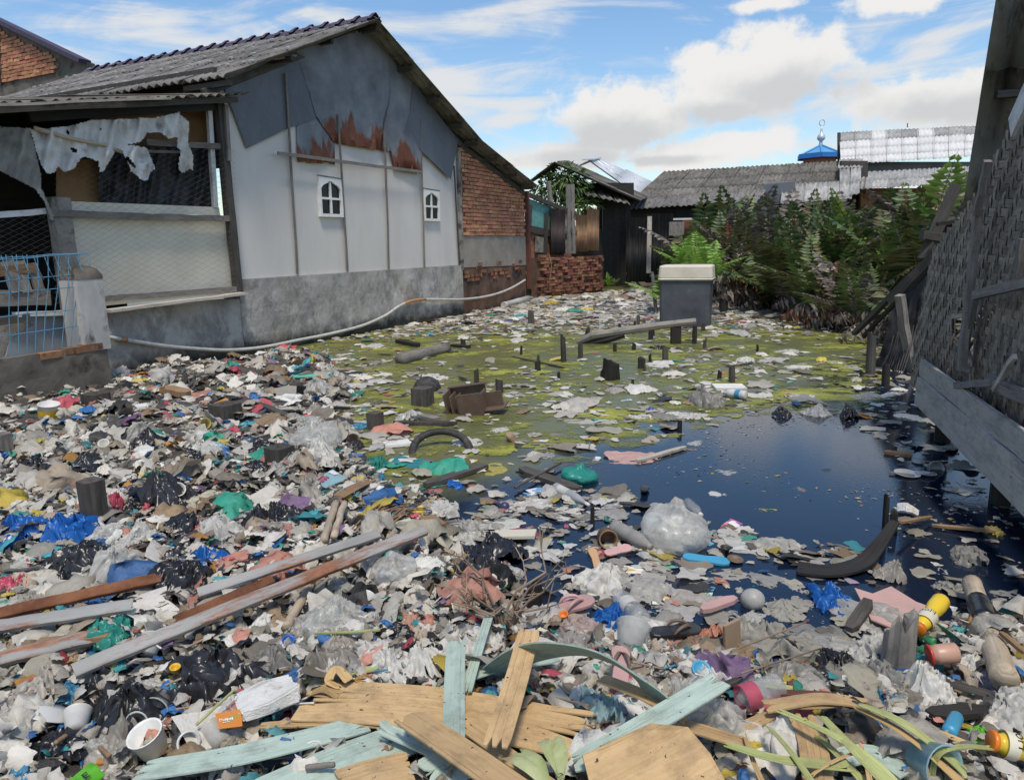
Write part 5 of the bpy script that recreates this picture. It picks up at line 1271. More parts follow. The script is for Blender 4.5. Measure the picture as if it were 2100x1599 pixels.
def sheet_t(n, rn, amp=.16, k=9, ragged=.18, asp=1.0, curl=.0):
    g = np.linspace(-.5, .5, n); X, Y = np.meshgrid(g, g); P = np.stack([X.ravel(), Y.ravel()], -1)
    a = np.arctan2(P[:, 1], P[:, 0]); ph = rn.uniform(0, 6, 4)
    rad = 1+ragged*(np.sin(2*a+ph[0])*.5+np.sin(3*a+ph[1])*.5+np.sin(5*a+ph[2])*.35+np.sin(7*a+ph[3])*.25)
    Q = P*rad[:, None]; e = np.maximum(np.abs(P[:, 0]), np.abs(P[:, 1]))*2
    z = crease(Q, rn, k, amp)+crease(Q*1.0, rn, k*2, amp*.35)+curl*e**3*rn.uniform(.3, 1)*np.sin(a*2+ph[1])
    # folds draw the outline in
    Q = Q*(1-.12*np.abs(z/amp)[:, None]); Q[:, 1] *= asp
    v = np.column_stack([Q, z-z.min()]); i = np.arange((n-1)**2); b = i//(n-1)*n+i % (n-1)
    return v, np.stack([b, b+1, b+n+1, b+n], -1)
def film_t(n, rn, dome=.25, amp=.2, freq=2.2, ragged=.12, asp=1.0, gather=0):
    """thrown-down plastic film: a domed sheet with ridged folds at several scales and drawn-in edges"""
    g = np.linspace(-1, 1, n); v = []; so = rn.uniform(0, 99, 3); ga = rn.uniform(-.5, .5, 2); ph = rn.uniform(0, 6.28, 5)
    nzf = lambda x, y, z: mnoise.noise(V((x+so[0], y+so[1], z+so[2])))
    for t in g:
        for s in g:
            r = max(abs(s), abs(t)); a = math.atan2(t, s); k = r/max(1e-6, math.hypot(s, t)) if r > 0 else 1
            k = lerp(1, k, .6)*(1+ragged*(math.sin(2*a+ph[0])+math.sin(3*a+ph[1])*.8+math.sin(5*a+ph[2])*.6+math.sin(9*a+ph[3])*.3))
            x, y = s*k, t*k*asp; z = dome*(1-min(1, r)**2.2); w_ = 1.0; f = freq
            x0, y0 = x+.35*nzf(x*1.3, y*1.3, 7), y+.35*nzf(x*1.3, y*1.3, 17)
            for o in range(4):
                z += amp*w_*(.55-1.9*abs(nzf(x0*f, y0*f*1.25, o*3.1))); w_ *= .44; f *= 2.05
            x += amp*.9*nzf(x*2.4, y*2.4, 31)+amp*.4*nzf(x*6, y*6, 35); y += amp*.9*nzf(x*2.4, y*2.4, 41)+amp*.4*nzf(x*6, y*6, 45)
            if gather:
                dx, dy = x-ga[0], y-ga[1]; d = math.hypot(dx, dy); q = math.exp(-(d/.55)**2); z += q*(.30+.09*math.sin(math.atan2(dy, dx)*8+ph[4]+2*math.sin(d*9))); x -= dx*q*.45; y -= dy*q*.45
            v.append((x*.5, y*.5, z*.5))
    v = np.array(v); v[:, 2] = np.maximum(v[:, 2], v[:, 2].min()*.35); v[:, 2] -= v[:, 2].min(); i = np.arange((n-1)**2); b = i//(n-1)*n+i % (n-1)
    return v, np.stack([b, b+1, b+n+1, b+n], -1)
ICO = {}
def ico(s):
    if s not in ICO:
        bm = bmesh.new(); bmesh.ops.create_icosphere(bm, subdivisions=s, radius=.5)
        bm.verts.ensure_lookup_table(); v = np.array([q.co[:] for q in bm.verts]); f = np.array([[q.index for q in t.verts] for t in bm.faces]); bm.free(); ICO[s] = (v, f)
    return ICO[s][0].copy(), ICO[s][1]
def bag_t(s, rn, amp=.5, k=14, flat=.55, knot=False, big=.18):
    v, f = ico(s); p = v/.5
    r = 1+crease(p, rn, k, amp*.30)+crease(p, rn, k*3, amp*.12); so = rn.uniform(0, 99, 3)
    for w_, f_ in ((.34, 1.5), (.20, 3.1), (.11, 6.3)): r += amp*w_*np.array([.5-1.9*abs(mnoise.noise(V((q[0]*f_+so[0], q[1]*f_+so[1], q[2]*f_+so[2])))) for q in p])
    l = rn.uniform(0, 6, 6); r += big*(np.sin(p[:, 0]*2.2+l[0])*np.sin(p[:, 1]*2.6+l[1])+.5*np.sin(p[:, 0]*4+p[:, 2]*3+l[2]))
    if knot:
        a = np.arctan2(p[:, 1], p[:, 0]); t = np.clip((p[:, 2]-.15)/.85, 0, 1)
        r *= 1+.10*np.sin(a*9+l[3]+2*np.sin(a*2))*t; q = v*r[:, None]
        sh = np.clip((p[:, 2]-.82)/.18, 0, 1); q[:, 2] += .20*sh; q[:, :2] *= (1-.72*np.clip((p[:, 2]-.55)/.4, 0, 1)*(1-sh*.55))[:, None]
        q[:, 2] *= .78
    else:
        q = v*r[:, None]; q[:, 2] *= flat
    q[:, 2] = np.where(q[:, 2] < -.16, -.16+(q[:, 2]+.16)*.25, q[:, 2]); q[:, 2] -= q[:, 2].min()
    return q, f
rT = np.random.default_rng(5)
TM = {}
def reg(kind, fn, n, smooth):
    TM[kind] = []
    for i in range(n):
        v, f = fn(); me = fastmesh(kind, v, f, 'film_grey', None, smooth); TM[kind].append(me)
reg('sheet', lambda: film_t(30, rT, rT.uniform(.1, .3), rT.uniform(.18, .28), rT.uniform(1.6, 2.4)), 8, True)
reg('flat', lambda: sheet_t(16, rT, rT.uniform(.03, .07), 5, .05), 6, False)
reg('float', lambda: film_t(24, rT, .08, rT.uniform(.08, .14), rT.uniform(1.5, 2.6), .16), 8, True)
reg('bag', lambda: film_t(44, rT, rT.uniform(.45, .7), rT.uniform(.20, .30), rT.uniform(1.7, 2.5), .10, 1, rT.random() < .4), 9, True)
reg('bagmid', lambda: film_t(28, rT, rT.uniform(.35, .6), rT.uniform(.2, .3), rT.uniform(1.6, 2.6), .13), 10, True)
reg('puffy', lambda: bag_t(4, rT, .26, 12, .8, True, .06), 5, True)
def draped():       # a long swathe of film with loops, like a discarded shopping bag
    return film_t(44, rT, rT.uniform(.15, .35), rT.uniform(.22, .32), rT.uniform(1.4, 2.2), .15, rT.uniform(.5, .75), rT.random() < .5)
reg('swathe', draped, 9, True)
def item(kind, px, py, wpx, mat, label, asp=1.0, rot=None, tilt=.12, hk=1.0, name=None, cat='plastic bag', group=None, sink=.08, lift=0.0, idx=None, z=None):
    s0 = GH(px, py); size = wpx*mpp(s0); p = GH(px, py, size*.10+lift) if z is None else G(px, py, z)
    me = random.choice(TM[kind]) if idx is None else TM[kind][idx % len(TM[kind])]
    o = bpy.data.objects.new(name or 'plastic_bag', me); col.objects.link(o)
    o.location = (p.x, p.y, p.z-size*.10-size*sink*.5); o.scale = (size, size*asp, size*hk)
    o.rotation_euler = (random.gauss(0, tilt), random.gauss(0, tilt), random.uniform(0, 6.28) if rot is None else rot)
    o.material_slots[0].link = 'OBJECT'; o.material_slots[0].material = M.get('print_'+mat, M[mat]) if kind == 'flat' else M[mat]
    tag(o, label, cat, group); return o
# ------------------------------------------------------------------ the mass of small litter nobody could count
def pal(n, rn, water=False):
    c = np.array([[.62, .61, .57], [.40, .385, .35], [.74, .73, .70], [.24, .215, .18], [.05, .05, .05], [.30, .22, .14], [.40, .34, .27], [.03, .16, .46], [.06, .35, .42], [.04, .34, .25], [.55, .10, .14], [.58, .28, .22], [.60, .48, .08], [.62, .62, .62], [.50, .26, .06], [.20, .12, .26], [.44, .43, .36]])
    w = np.array([25, 14, 19, 6, 6.5, 4, 7, 3.0, 2.8, 2.2, 2.0, 2.2, 1.6, 4, 1.2, .8, 7.]) if not water else np.array([20, 14, 15, 9, 6, 3, 5, .8, 1.2, .8, .6, .9, 1.6, 9, .6, .3, 12.])
    i = rn.choice(len(c), n, p=w/w.sum()); k = c[i]*rn.uniform(.65, 1.2, (n, 1)); return np.clip((k+rn.normal(0, .01, (n, 1)))*np.array([1.04, 1, .93]), .01, .8)
LT = []
rl_ = np.random.default_rng(21)
for i in range(16): LT.append(film_t(8, rl_, rl_.uniform(.05, .45), rl_.uniform(.15, .32), rl_.uniform(1.2, 2.0), .14))
for i in range(6): LT.append(sheet_t(6, rl_, rl_.uniform(.05, .12), 4, .1))
for i in range(6): LT.append(film_t(9, rl_, rl_.uniform(.5, .8), rl_.uniform(.3, .5), rl_.uniform(1.3, 2.0), .14))
LT5 = [film_t(6, rl_, rl_.uniform(.1, .5), rl_.uniform(.2, .45), rl_.uniform(1.2, 1.8), .14) for i in range(16)]
for i in range(5):      # slivers and straws
    v_, f_ = sheet_t(4, rl_, .05, 2, .05); v_[:, 1] *= .12; LT.append((v_, f_)); LT5.append((v_, f_))
LTF = [film_t(8, rl_, .06, rl_.uniform(.06, .16), 1.6, .16) for i in range(8)]+[sheet_t(7, rl_, rl_.uniform(.03, .09), 5, .35) for i in range(12)]+[film_t(9, rl_, .3, .25, 1.6, .15) for i in range(3)]
def litter(name, T, xy, z, size, colr, tiltsd, rn, label, cat, smooth=False):
    n = len(xy); ti = rn.integers(0, len(T), n); VV = []; FF = []; CC = []; base = 0
    yaw = rn.uniform(0, 2*np.pi, n); tx = rn.normal(0, tiltsd, n); ty = rn.normal(0, tiltsd, n); asp = rn.uniform(.5, 1, n)
    for k, (tv, tf) in enumerate(T):
        s = np.nonzero(ti == k)[0]
        if not len(s): continue
        v = tv[None]*size[s, None, None]; v = v*np.stack([np.ones(len(s)), asp[s], np.ones(len(s))], -1)[:, None]
        cx, sx, cy, sy = np.cos(tx[s])[:, None], np.sin(tx[s])[:, None], np.cos(ty[s])[:, None], np.sin(ty[s])[:, None]
        y = v[..., 1]*cx-v[..., 2]*sx; zz = v[..., 1]*sx+v[..., 2]*cx; x = v[..., 0]*cy+zz*sy; zz = -v[..., 0]*sy+zz*cy
        c, q = np.cos(yaw[s])[:, None], np.sin(yaw[s])[:, None]; X = x*c-y*q+xy[s, 0, None]; Y = x*q+y*c+xy[s, 1, None]; zz = zz+z[s, None]
        m = tv.shape[0]; VV.append(np.stack([X, Y, zz], -1).reshape(-1, 3)); f = tf
        if f.shape[1] == 3: f = np.column_stack([f, f[:, 2]])
        FF.append(((np.arange(len(s))*m)[:, None, None]+f[None]+base).reshape(-1, 4)); CC.append(np.repeat(colr[s], m, 0)); base += len(s)*m
    F4 = np.concatenate(FF); Vv = np.concatenate(VV); Cc = np.concatenate(CC); deg = F4[:, 2] == F4[:, 3]
    # quads as triangles: crisp facets
    tri = np.concatenate([F4[~deg][:, [0, 1, 2]], F4[~deg][:, [0, 2, 3]], F4[deg][:, :3]])
    me = fastmesh(name, Vv, tri, 'litter', Cc, smooth); put(name, me, (0, 0, 0), label=label, cat=cat, kind='stuff'); return len(tri)
def frustum(x, y, m=80):
    q = CM.transposed()
    X = q[0][0]*x+q[0][1]*y+q[0][2]*(-HC); Yc = q[1][0]*x+q[1][1]*y+q[1][2]*(-HC); Zc = -(q[2][0]*x+q[2][1]*y+q[2][2]*(-HC))
    px = 1050+F*X/Zc; py = 799.5-F*Yc/Zc
    return (Zc > .3) & (px > -m) & (px < 2100+m) & (py < 1600+m*2)
def sample(n, x0, x1, y0, y1, rn):
    x = rn.uniform(x0, x1, n); y = rn.uniform(y0, y1, n); k = frustum(x, y); return x[k], y[k]
rs = np.random.default_rng(31); TRI = 0
x, y = sample(30000, -8, 4, 1.2, 13, rs); m_ = samp(HMB, x, y) > rs.uniform(.25, .7, len(x)); x, y = x[m_], y[m_]
k_ = rs.random(len(x)) < np.where(y < 5, .75, .6); x, y = x[k_], y[k_]
sz = np.clip(rs.lognormal(np.log(.08), .6, len(x)), .028, .28)
TRI += litter('heap_litter', LT, np.column_stack([x, y]), samp(HZ, x, y)-sz*.05+rs.uniform(-.01, .035, len(x)), sz, pal(len(x), rs), .38, rs, 'mass of small crumpled plastic and paper scraps covering the heap', 'litter', True)
x, y = sample(60000, -4.5, 3.2, 1.2, 6, rs); m_ = (samp(HMB, x, y) > .5) & (rs.random(len(x)) < np.clip(1.1-y*.17, .1, .7)); x, y = x[m_], y[m_]
sz = np.clip(rs.lognormal(np.log(.038), .45, len(x)), .012, .08)
TRI += litter('fine_litter', LT5, np.column_stack([x, y]), samp(HZ, x, y)+rs.uniform(-.005, .05, len(x)), sz, pal(len(x), rs)*.9, .5, rs, 'fine shreds and crumbs of rubbish between the bags in front', 'litter', True)
# floating litter, denser towards the far end and the heap
PF = poly_px([(450, 745), (700, 690), (940, 648), (1085, 612), (1240, 600), (1345, 590), (1480, 612), (1760, 655), (1850, 745), (1920, 830), (1900, 870), (1800, 850), (1560, 850), (1400, 900), (1000, 960), (960, 1010), (640, 950)])
x, y = sample(85000, -6, 8, 4, 27, rs); ins = inpoly(PF, x, y) & (samp(HMB, np.clip(x, X0, X1-.1), np.clip(y, Y0, Y1-.1)) < .6)
cl = np.array([mnoise.noise(V((a*.55, b*.35, 3))) + .5*mnoise.noise(V((a*1.7, b*1.1, 9))) for a, b in zip(x, y)])
dens = np.clip(.12+np.clip((y-11.5)*.16, 0, .62)+.28*cl, .03, 1)
nearheap = samp(blur(HMB, 25), np.clip(x, X0, X1-.1), np.clip(y, Y0, Y1-.1)); dens = np.clip(dens+nearheap*.55, 0, 1)
m_ = ins & (rs.random(len(x)) < dens*np.where(y > 12, 1.0, .85)); x, y = x[m_], y[m_]
sz = np.clip(rs.lognormal(np.log(.075), .62, len(x)), .02, .38)*np.where(y > 14, 1.2, .9)
TRI += litter('floating_litter', LTF, np.column_stack([x, y]), .004-sz*.015+rs.uniform(0, .012, len(x)), sz, pal(len(x), rs, True), .07, rs, 'scattered pale scraps of plastic floating across the green pond', 'litter', True)
# litter drifting on the clear water at the lower edge
PC = poly_px([(960, 1010), (1100, 960), (1300, 1000), (1420, 1060), (1600, 1110), (1760, 1120), (1800, 1180), (1760, 1230), (1900, 1280), (1700, 1400), (1500, 1340), (1200, 1310), (1000, 1170)])
x, y = sample(14000, -1, 4.5, 2.2, 7, rs); cl = np.array([mnoise.noise(V((a*1.5, b*1.5, 5))) for a, b in zip(x, y)])
m_ = inpoly(PC, x, y) & (rs.random(len(x)) < np.clip(.42+.8*cl, .06, .95)); x, y = x[m_], y[m_]
sz = np.clip(rs.lognormal(np.log(.055), .55, len(x)), .012, .20); cc_ = pal(len(x), rs, True)*.8
TRI += litter('drift_litter', LTF, np.column_stack([x, y]), .003-sz*.015+rs.uniform(0, .008, len(x)), sz, cc_, .10, rs, 'dirty film scraps drifting on the dark water in front', 'litter')
PR = poly_px([(1780, 760), (1900, 830), (1960, 920), (2060, 1000), (2100, 1080), (2100, 1250), (1900, 1220), (1820, 1000), (1840, 940), (1760, 870)])
x, y = sample(5000, 0, 6, 2.2, 9, rs); m_ = inpoly(PR, x, y) & (rs.random(len(x)) < .34); x, y = x[m_], y[m_]
sz = np.clip(rs.lognormal(np.log(.07), .5, len(x)), .015, .22)
TRI += litter('drift_litter', LTF, np.column_stack([x, y]), .003-sz*.015+rs.uniform(0, .008, len(x)), sz, pal(len(x), rs, True)*.8, .10, rs, 'sparse scraps drifting on the dark water beside the woven hut', 'litter')
x, y = sample(16000, -1, 5, 2.2, 8, rs); cl = np.array([mnoise.noise(V((a*.9, b*.9, 2)))+.6*mnoise.noise(V((a*3, b*3, 4))) for a, b in zip(x, y)])
PW = poly_px([(1000, 960), (1150, 930), (1400, 890), (1500, 855), (1800, 850), (1960, 950), (2100, 1080), (2100, 1250), (1900, 1280), (1600, 1330), (1200, 1300), (1000, 1170)])
m_ = inpoly(PW, x, y) & (cl > rs.uniform(.0, .6, len(x))); x, y = x[m_], y[m_]; sz = np.clip(rs.lognormal(np.log(.011), .5, len(x)), .004, .04)
TRI += litter('scum_specks', LTF, np.column_stack([x, y]), .002+0*sz, sz, pal(len(x), rs, True)*.7, .05, rs, 'tiny specks of scum and dust strewn over the dark water', 'scum')
print('litter triangles', TRI)
# ------------------------------------------------------------------ plants
def frond_mesh(name, L, arch, npin, pw, pl, rn, droop=.2, dead=False):
    """a fern frond: arching stalk with two rows of folded leaflets; stalk starts at the origin, rises +Z and leans to +X"""
    v = []; f = []; P = []; th = rn.uniform(.05, .25); x = z = 0.0; ds = L/20
    for i in range(21):
        P.append(V((x, 0, z))); a = th+arch*(i/20)**1.4; x += math.sin(a)*ds; z += math.cos(a)*ds
    def quad(a, b, c, d): k = len(v); v.extend((a, b, c, d)); f.append((k, k+1, k+2, k+3))
    for i in range(20):
        w0 = .012*(1-i/22)*L*.5; a, b = P[i], P[i+1]; quad(a+V((0, -w0, 0)), a+V((0, w0, 0)), b+V((0, w0, 0)), b+V((0, -w0, 0))); quad(a+V((-w0, 0, 0)), a+V((w0, 0, 0)), b+V((w0, 0, 0)), b+V((-w0, 0, 0)))
    for i in range(npin):
        t = .18+.82*(i+.5)/npin; s = t*20; k = min(int(s), 19); p = lerp(P[k], P[k+1], s-k); tg = (P[k+1]-P[k]).normalized(); up = tg.cross(V((0, 1, 0))).normalized()
        ln = pl*(math.sin(math.pi*min(1, .18+t*.85))**.7)*rn.uniform(.85, 1.15)
        for sd in (-1, 1):
            d = (V((0, sd, 0))+tg*rn.uniform(.35, .65)-up*0+V((0, 0, -droop*rn.uniform(.4, 1.6)))).normalized()
            if dead: d = (d+V((rn.uniform(-.5, .5), rn.uniform(-.3, .3), rn.uniform(-.9, .1)))).normalized()
            q = d.cross(up).normalized()*(pw/2); m1 = p+d*ln*.45; e = p+d*ln+V((0, 0, -ln*droop*rn.uniform(.2, .8)))
            lift = up*(pw*.12)
            k0 = len(v); v.extend((p, m1+q+lift, e, m1-q+lift, m1)); f.append((k0, k0+1, k0+4)); f.append((k0+1, k0+2, k0+4)); f.append((k0+2, k0+3, k0+4)); f.append((k0+3, k0, k0+4))
    me = bpy.data.meshes.new(name); me.from_pydata(v, [], f); me.materials.append(M['fern_green']); return me
rf = random.Random(17)
FG = [frond_mesh('frond', 1.0, rf.uniform(.5, 1.1), 20, .052, .25, rf, .25) for _ in range(6)]
FU_ = [frond_mesh('frond', 1.0, rf.uniform(.1, .4), 20, .05, .19, rf, .15) for _ in range(3)]
FDd = [frond_mesh('frond', 1.0, rf.uniform(1.6, 2.6), 16, .05, .24, rf, .7, True) for _ in range(6)]
def place_frond(par, me, ln, yaw, lean, mat, off=(0, 0, 0), wide=1.0):
    o = bpy.data.objects.new('frond', me); col.objects.link(o); o.parent = par; o.location = off; o.rotation_euler = (0, lean, yaw); o.rotation_mode = 'XYZ'
    o.rotation_euler = Euler((0, lean, 0)).to_matrix().to_4x4().to_euler(); o.rotation_euler = (Matrix.Rotation(yaw, 3, 'Z') @ Matrix.Rotation(lean, 3, 'Y')).to_euler()
    o.scale = (ln, ln*wide, ln); o.material_slots[0].link = 'OBJECT'; o.material_slots[0].material = M[mat]
def fern(p, h, green, label, n=13, mats=None, group='ferns in the thicket', dead=6, name='fern', cat='fern'):
    E = empty(name, p, label, cat, group)
    for k in range(n):
        yaw = rf.uniform(0, 6.28); up = rf.random() < .35
        mt = rf.choice(mats or (['fern_green']*4+['fern_olive']*4+['fern_bright']*1+['fern_dead']*2 if green else ['fern_olive']*5+['fern_rust']*1+['fern_green']*3+['fern_dead']*4))
        place_frond(E, rf.choice(FU_ if up else FG), h*rf.uniform(.7, 1.08), yaw, rf.uniform(-.05, .3) if up else rf.uniform(.05, .6), mt, (rf.uniform(-.15, .15), rf.uniform(-.15, .15), 0), rf.uniform(.9, 1.3))
    for k in range(dead):
        place_frond(E, rf.choice(FDd), h*rf.uniform(.55, .95), rf.uniform(0, 6.28), rf.uniform(.1, .9), rf.choice(['fern_dead']*5+['fern_rust']), (rf.uniform(-.2, .2), rf.uniform(-.2, .2), 0), 1.1)
    return E
def thicket():
    where = ['at the tank end of the thicket', 'left of the thicket centre', 'in the middle of the thicket', 'right of the thicket centre', 'beside the collapsed timber frame']
    rows = [((1465, 606), (1905, 706), 10, 1.8, 'front'), ((1425, 592), (1960, 668), 11, 2.6, 'second'), ((1470, 578), (2010, 636), 11, 3.1, 'third'), ((1480, 566), (2040, 612), 10, 3.4, 'hindmost')]
    for r, (a, b, n, h, nm) in enumerate(rows):
        A, B = G(*a), G(*b)
        for k in range(n):
            t = (k+.5)/n; p = lerp(A, B, t)+V((rf.uniform(-.3, .3), rf.uniform(-.3, .3), 0)); p.z = -.02
            hh = h*rf.uniform(.82, 1.12)*(1.0+.12*math.sin(t*5+r))
            g = rf.random() < (.45, .6, .6, .5)[r]
            fern(p, hh, g, '%s %s-row fern %s, %s from the tank' % ('green' if g else 'brownish', nm, where[min(4, int(t*5))], ('first', 'second', 'third', 'fourth', 'fifth', 'sixth', 'seventh', 'eighth', 'ninth', 'tenth', 'eleventh')[k]), n=14 if r else 9, dead=(13, 10, 7, 4)[r])
    # the few that stand out
    for (px, py, fy, h, mats, lab) in ((1690, 470, 640, 1.9, ['fern_bright'], 'bright yellow-green fern in the middle of the thicket'), (1760, 450, 640, 2.0, ['fern_bright', 'fern_green'], 'fresh green fern high in the right of the thicket'),
                                   (1560, 560, 620, 1.2, ['fern_bright', 'fern_green'], 'light green fern low right of the tank'), (1885, 480, 660, 1.8, ['fern_bright', 'fern_olive', 'fern_rust'], 'yellowing fern next to the hut posts'),
                                   (1650, 400, 640, 2.6, ['fern_dead', 'fern_olive'], 'tall withered fern rising above the thicket'), (1520, 420, 610, 2.5, ['fern_rust', 'fern_olive', 'fern_olive', 'fern_dead'], 'tall russet-tipped fern above the tank end of the thicket'),
                                   (1955, 380, 640, 2.0, ['fern_dead', 'fern_rust'], 'tall dead brown fern stalk beside the hut roof edge')):
        fern(G(px, fy), h, True, lab, n=9, mats=mats, dead=1)
    p = atY(1422, 560, G(1400, 660).y+1.6); p.z = .9
    q = G(1422, 640); q = V((q.x+.25, q.y+1.4, -.05))
    fern(V((p.x, p.y-.5, .6)), 1.25, True, 'lush light green fern sprouting just behind the tank', n=26, mats=['pot_fern'], dead=0, group='ferns by the tank')
    fern(V((p.x-.45, p.y+.4, .1)), 1.25, True, 'smaller light green fern behind the tank, left one', n=12, mats=['pot_fern', 'fern_green'], dead=0, group='ferns by the tank')
    fern(G(1245, 590)+V((0, 0, 0)), .55, True, 'small green fern at the foot of the dark house', n=10, mats=['fern_green', 'pot_fern'], dead=1, group='ferns by the dark house')
thicket()
def leafcloud(m, c, r, n, ln, wd, rnd, droop=.8):
    for k in range(n):
        d = V((rnd.gauss(0, 1), rnd.gauss(0, 1), rnd.gauss(0, 1))).normalized(); p = V(c)+V((d.x*r[0], d.y*r[1], d.z*r[2]))*rnd.random()**.45
        a = (d+V((rnd.uniform(-.6, .6), rnd.uniform(-.6, .6), -droop*rnd.random()))).normalized(); s = a.cross(V((rnd.gauss(0, 1), rnd.gauss(0, 1), rnd.gauss(0, 1)))).normalized()*(wd/2)
        L = ln*rnd.uniform(.7, 1.2); k0 = len(m.v); q = p+a*L*.5
        m.add([p, q+s, p+a*L-Z*L*.15, q-s], [(0, 1, 2, 3)])
def mango():
    rnd = random.Random(2); b = FW(1150, 520, -2.2); b.z = 0
    T = empty('mango_tree', b, 'bushy mango tree behind the patchwork fence', 'tree')
    Yd = b.y; cs = [(atY(1165, 372, Yd), .85), (atY(1125, 385, Yd), .7), (atY(1150, 360, Yd), .6), (atY(1185, 385, Yd), .6), (atY(1140, 420, Yd), .8), (atY(1205, 420, Yd-.3), .5), (atY(1178, 425, Yd-.5), .5)]
    m = MB(); m.add(*tube([b-Z*.2, b+V((.1, 0, 1)), lerp(b, cs[0][0], .7)], [.12, .1, .06], 7)); m.build('trunk', 'wood_grey', T)
    for c, r in cs:
        m = MB(); m.add(*tube([b+V((.1, 0, 1)), lerp(b, c, .7), c], [.06, .04, .02], 5)); m.build('limb', 'wood_grey', T)
        m = MB(); leafcloud(m, c, (r*.75, r*.75, r*.6), int(340*r), .26, .07, rnd); m.build('crown', 'mango_leaf', T)
mango()
def dryshrub():
    rnd = random.Random(9); b = GH(1035, 1290)
    T = empty('dry_shrub', b, 'leafless dry shrub sprouting from the trash behind the mint planks', 'shrub')
    for k in range(13):
        a = rnd.uniform(0, 6.28); h = rnd.uniform(.22, .42); p = [b+V((rnd.uniform(-.02, .02), rnd.uniform(-.02, .02), -.03))]
        for i in range(1, 6): p.append(b+V((math.cos(a)*.05*i*rnd.uniform(.6, 1.3)+rnd.uniform(-.012, .012), math.sin(a)*.05*i+rnd.uniform(-.012, .012), h*i/5*(1-.05*i*rnd.random()))))
        m = MB(); m.add(*tube(p, [.007, .006, .005, .004, .003, .002], 5)); 
        for q in (2, 3, 4):
            e = p[q]+V((rnd.uniform(-.08, .08), rnd.uniform(-.08, .08), rnd.uniform(.02, .09))); m.add(*tube([p[q], e], [.003, .0015], 4))
        m.build('branch', 'twig', T)
dryshrub()
# ------------------------------------------------------------------ boards, beams and strips lying on the heap
def spline(P, per=8):
    P = [V(p) for p in P]; S = []
    if len(P) == 2: return [lerp(P[0], P[1], i/per) for i in range(per+1)]
    for i in range(len(P)-1):
        p0, p1, p2, p3 = P[max(i-1, 0)], P[i], P[i+1], P[min(i+2, len(P)-1)]
        for k in range(per):
            t = k/per; S.append(.5*((2*p1)+(p2-p0)*t+(2*p0-5*p1+4*p2-p3)*t*t+(3*p1-p0-3*p2+p3)*t**3))
    S.append(P[-1]); return S
def board(path, wd, mat, label, th=.005, n=4, split=(.25, .25), roll=0.0, cat='plank', name='plank', group=None, seed=0, taper=(1, 1), per=8, fan=.25, cup=0.0):
    """thin board of n long splinters that part at the broken ends; path = (px, py, lift)"""
    S = spline([GH(x, y, l) for x, y, l in path], per); rnd = random.Random(seed+int(path[0][0]*7+path[0][1])); N_ = len(S); m = MB()
    T = [(S[min(i+1, N_-1)]-S[max(i-1, 0)]).normalized() for i in range(N_)]; ln = [0.0]
    for i in range(1, N_): ln.append(ln[-1]+(S[i]-S[i-1]).length)
    L = ln[-1]; cuts = [0]+sorted(rnd.uniform(.12, .88) for _ in range(n-1))+[1]
    for k in range(n):
        a, b = cuts[k]-.5, cuts[k+1]-.5; s0 = rnd.uniform(0, split[0])*L*.6; s1 = rnd.uniform(0, split[1])*L*.6; e0 = rnd.uniform(0, split[0]*.16)*L; e1 = rnd.uniform(0, split[1]*.16)*L
        v = []; uv = []; f = []; h = rnd.uniform(-1, 1)
        idx = [i for i in range(N_) if e0 <= ln[i] <= L-e1]
        if len(idx) < 3: idx = list(range(N_))
        for q, i in enumerate(idx):
            s = T[i].cross(Z).normalized(); s = Matrix.Rotation(roll, 3, T[i]) @ s; nn = s.cross(T[i]).normalized()
            t = ln[i]/L; wk = wd*lerp(taper[0], taper[1], t)
            g0 = max(0, 1-ln[i]/s0) if s0 > 0.01 else 0; g1 = max(0, 1-(L-ln[i])/s1) if s1 > .01 else 0; g = max(g0, g1)
            mid = (a+b)/2; w_ = (b-a)*wk*(1-.25*g)-.0006; c = S[i]+s*(mid*wk*(1+fan*g))+nn*(h*g*.012+cup*(mid*2)**2*wk)
            if q == 0 or q == len(idx)-1: w_ *= rnd.uniform(.35, .9); c = c+s*rnd.uniform(-.2, .2)*w_
            v += [c-s*w_/2+nn*th/2, c+s*w_/2+nn*th/2, c+s*w_/2-nn*th/2, c-s*w_/2-nn*th/2]; u0 = mid*wd
            uv += [(ln[i], u0-w_/2), (ln[i], u0+w_/2), (ln[i], u0+w_/2), (ln[i], u0-w_/2)]
            if q:
                o = (q-1)*4; f += [(o+j, o+(j+1) % 4, o+4+(j+1) % 4, o+4+j) for j in range(4)]
        f += [(3, 2, 1, 0), tuple(len(v)-4+j for j in range(4))]; m.add(v, f, uv)
    return m.build(name, mat, label=label, cat=cat, group=group)
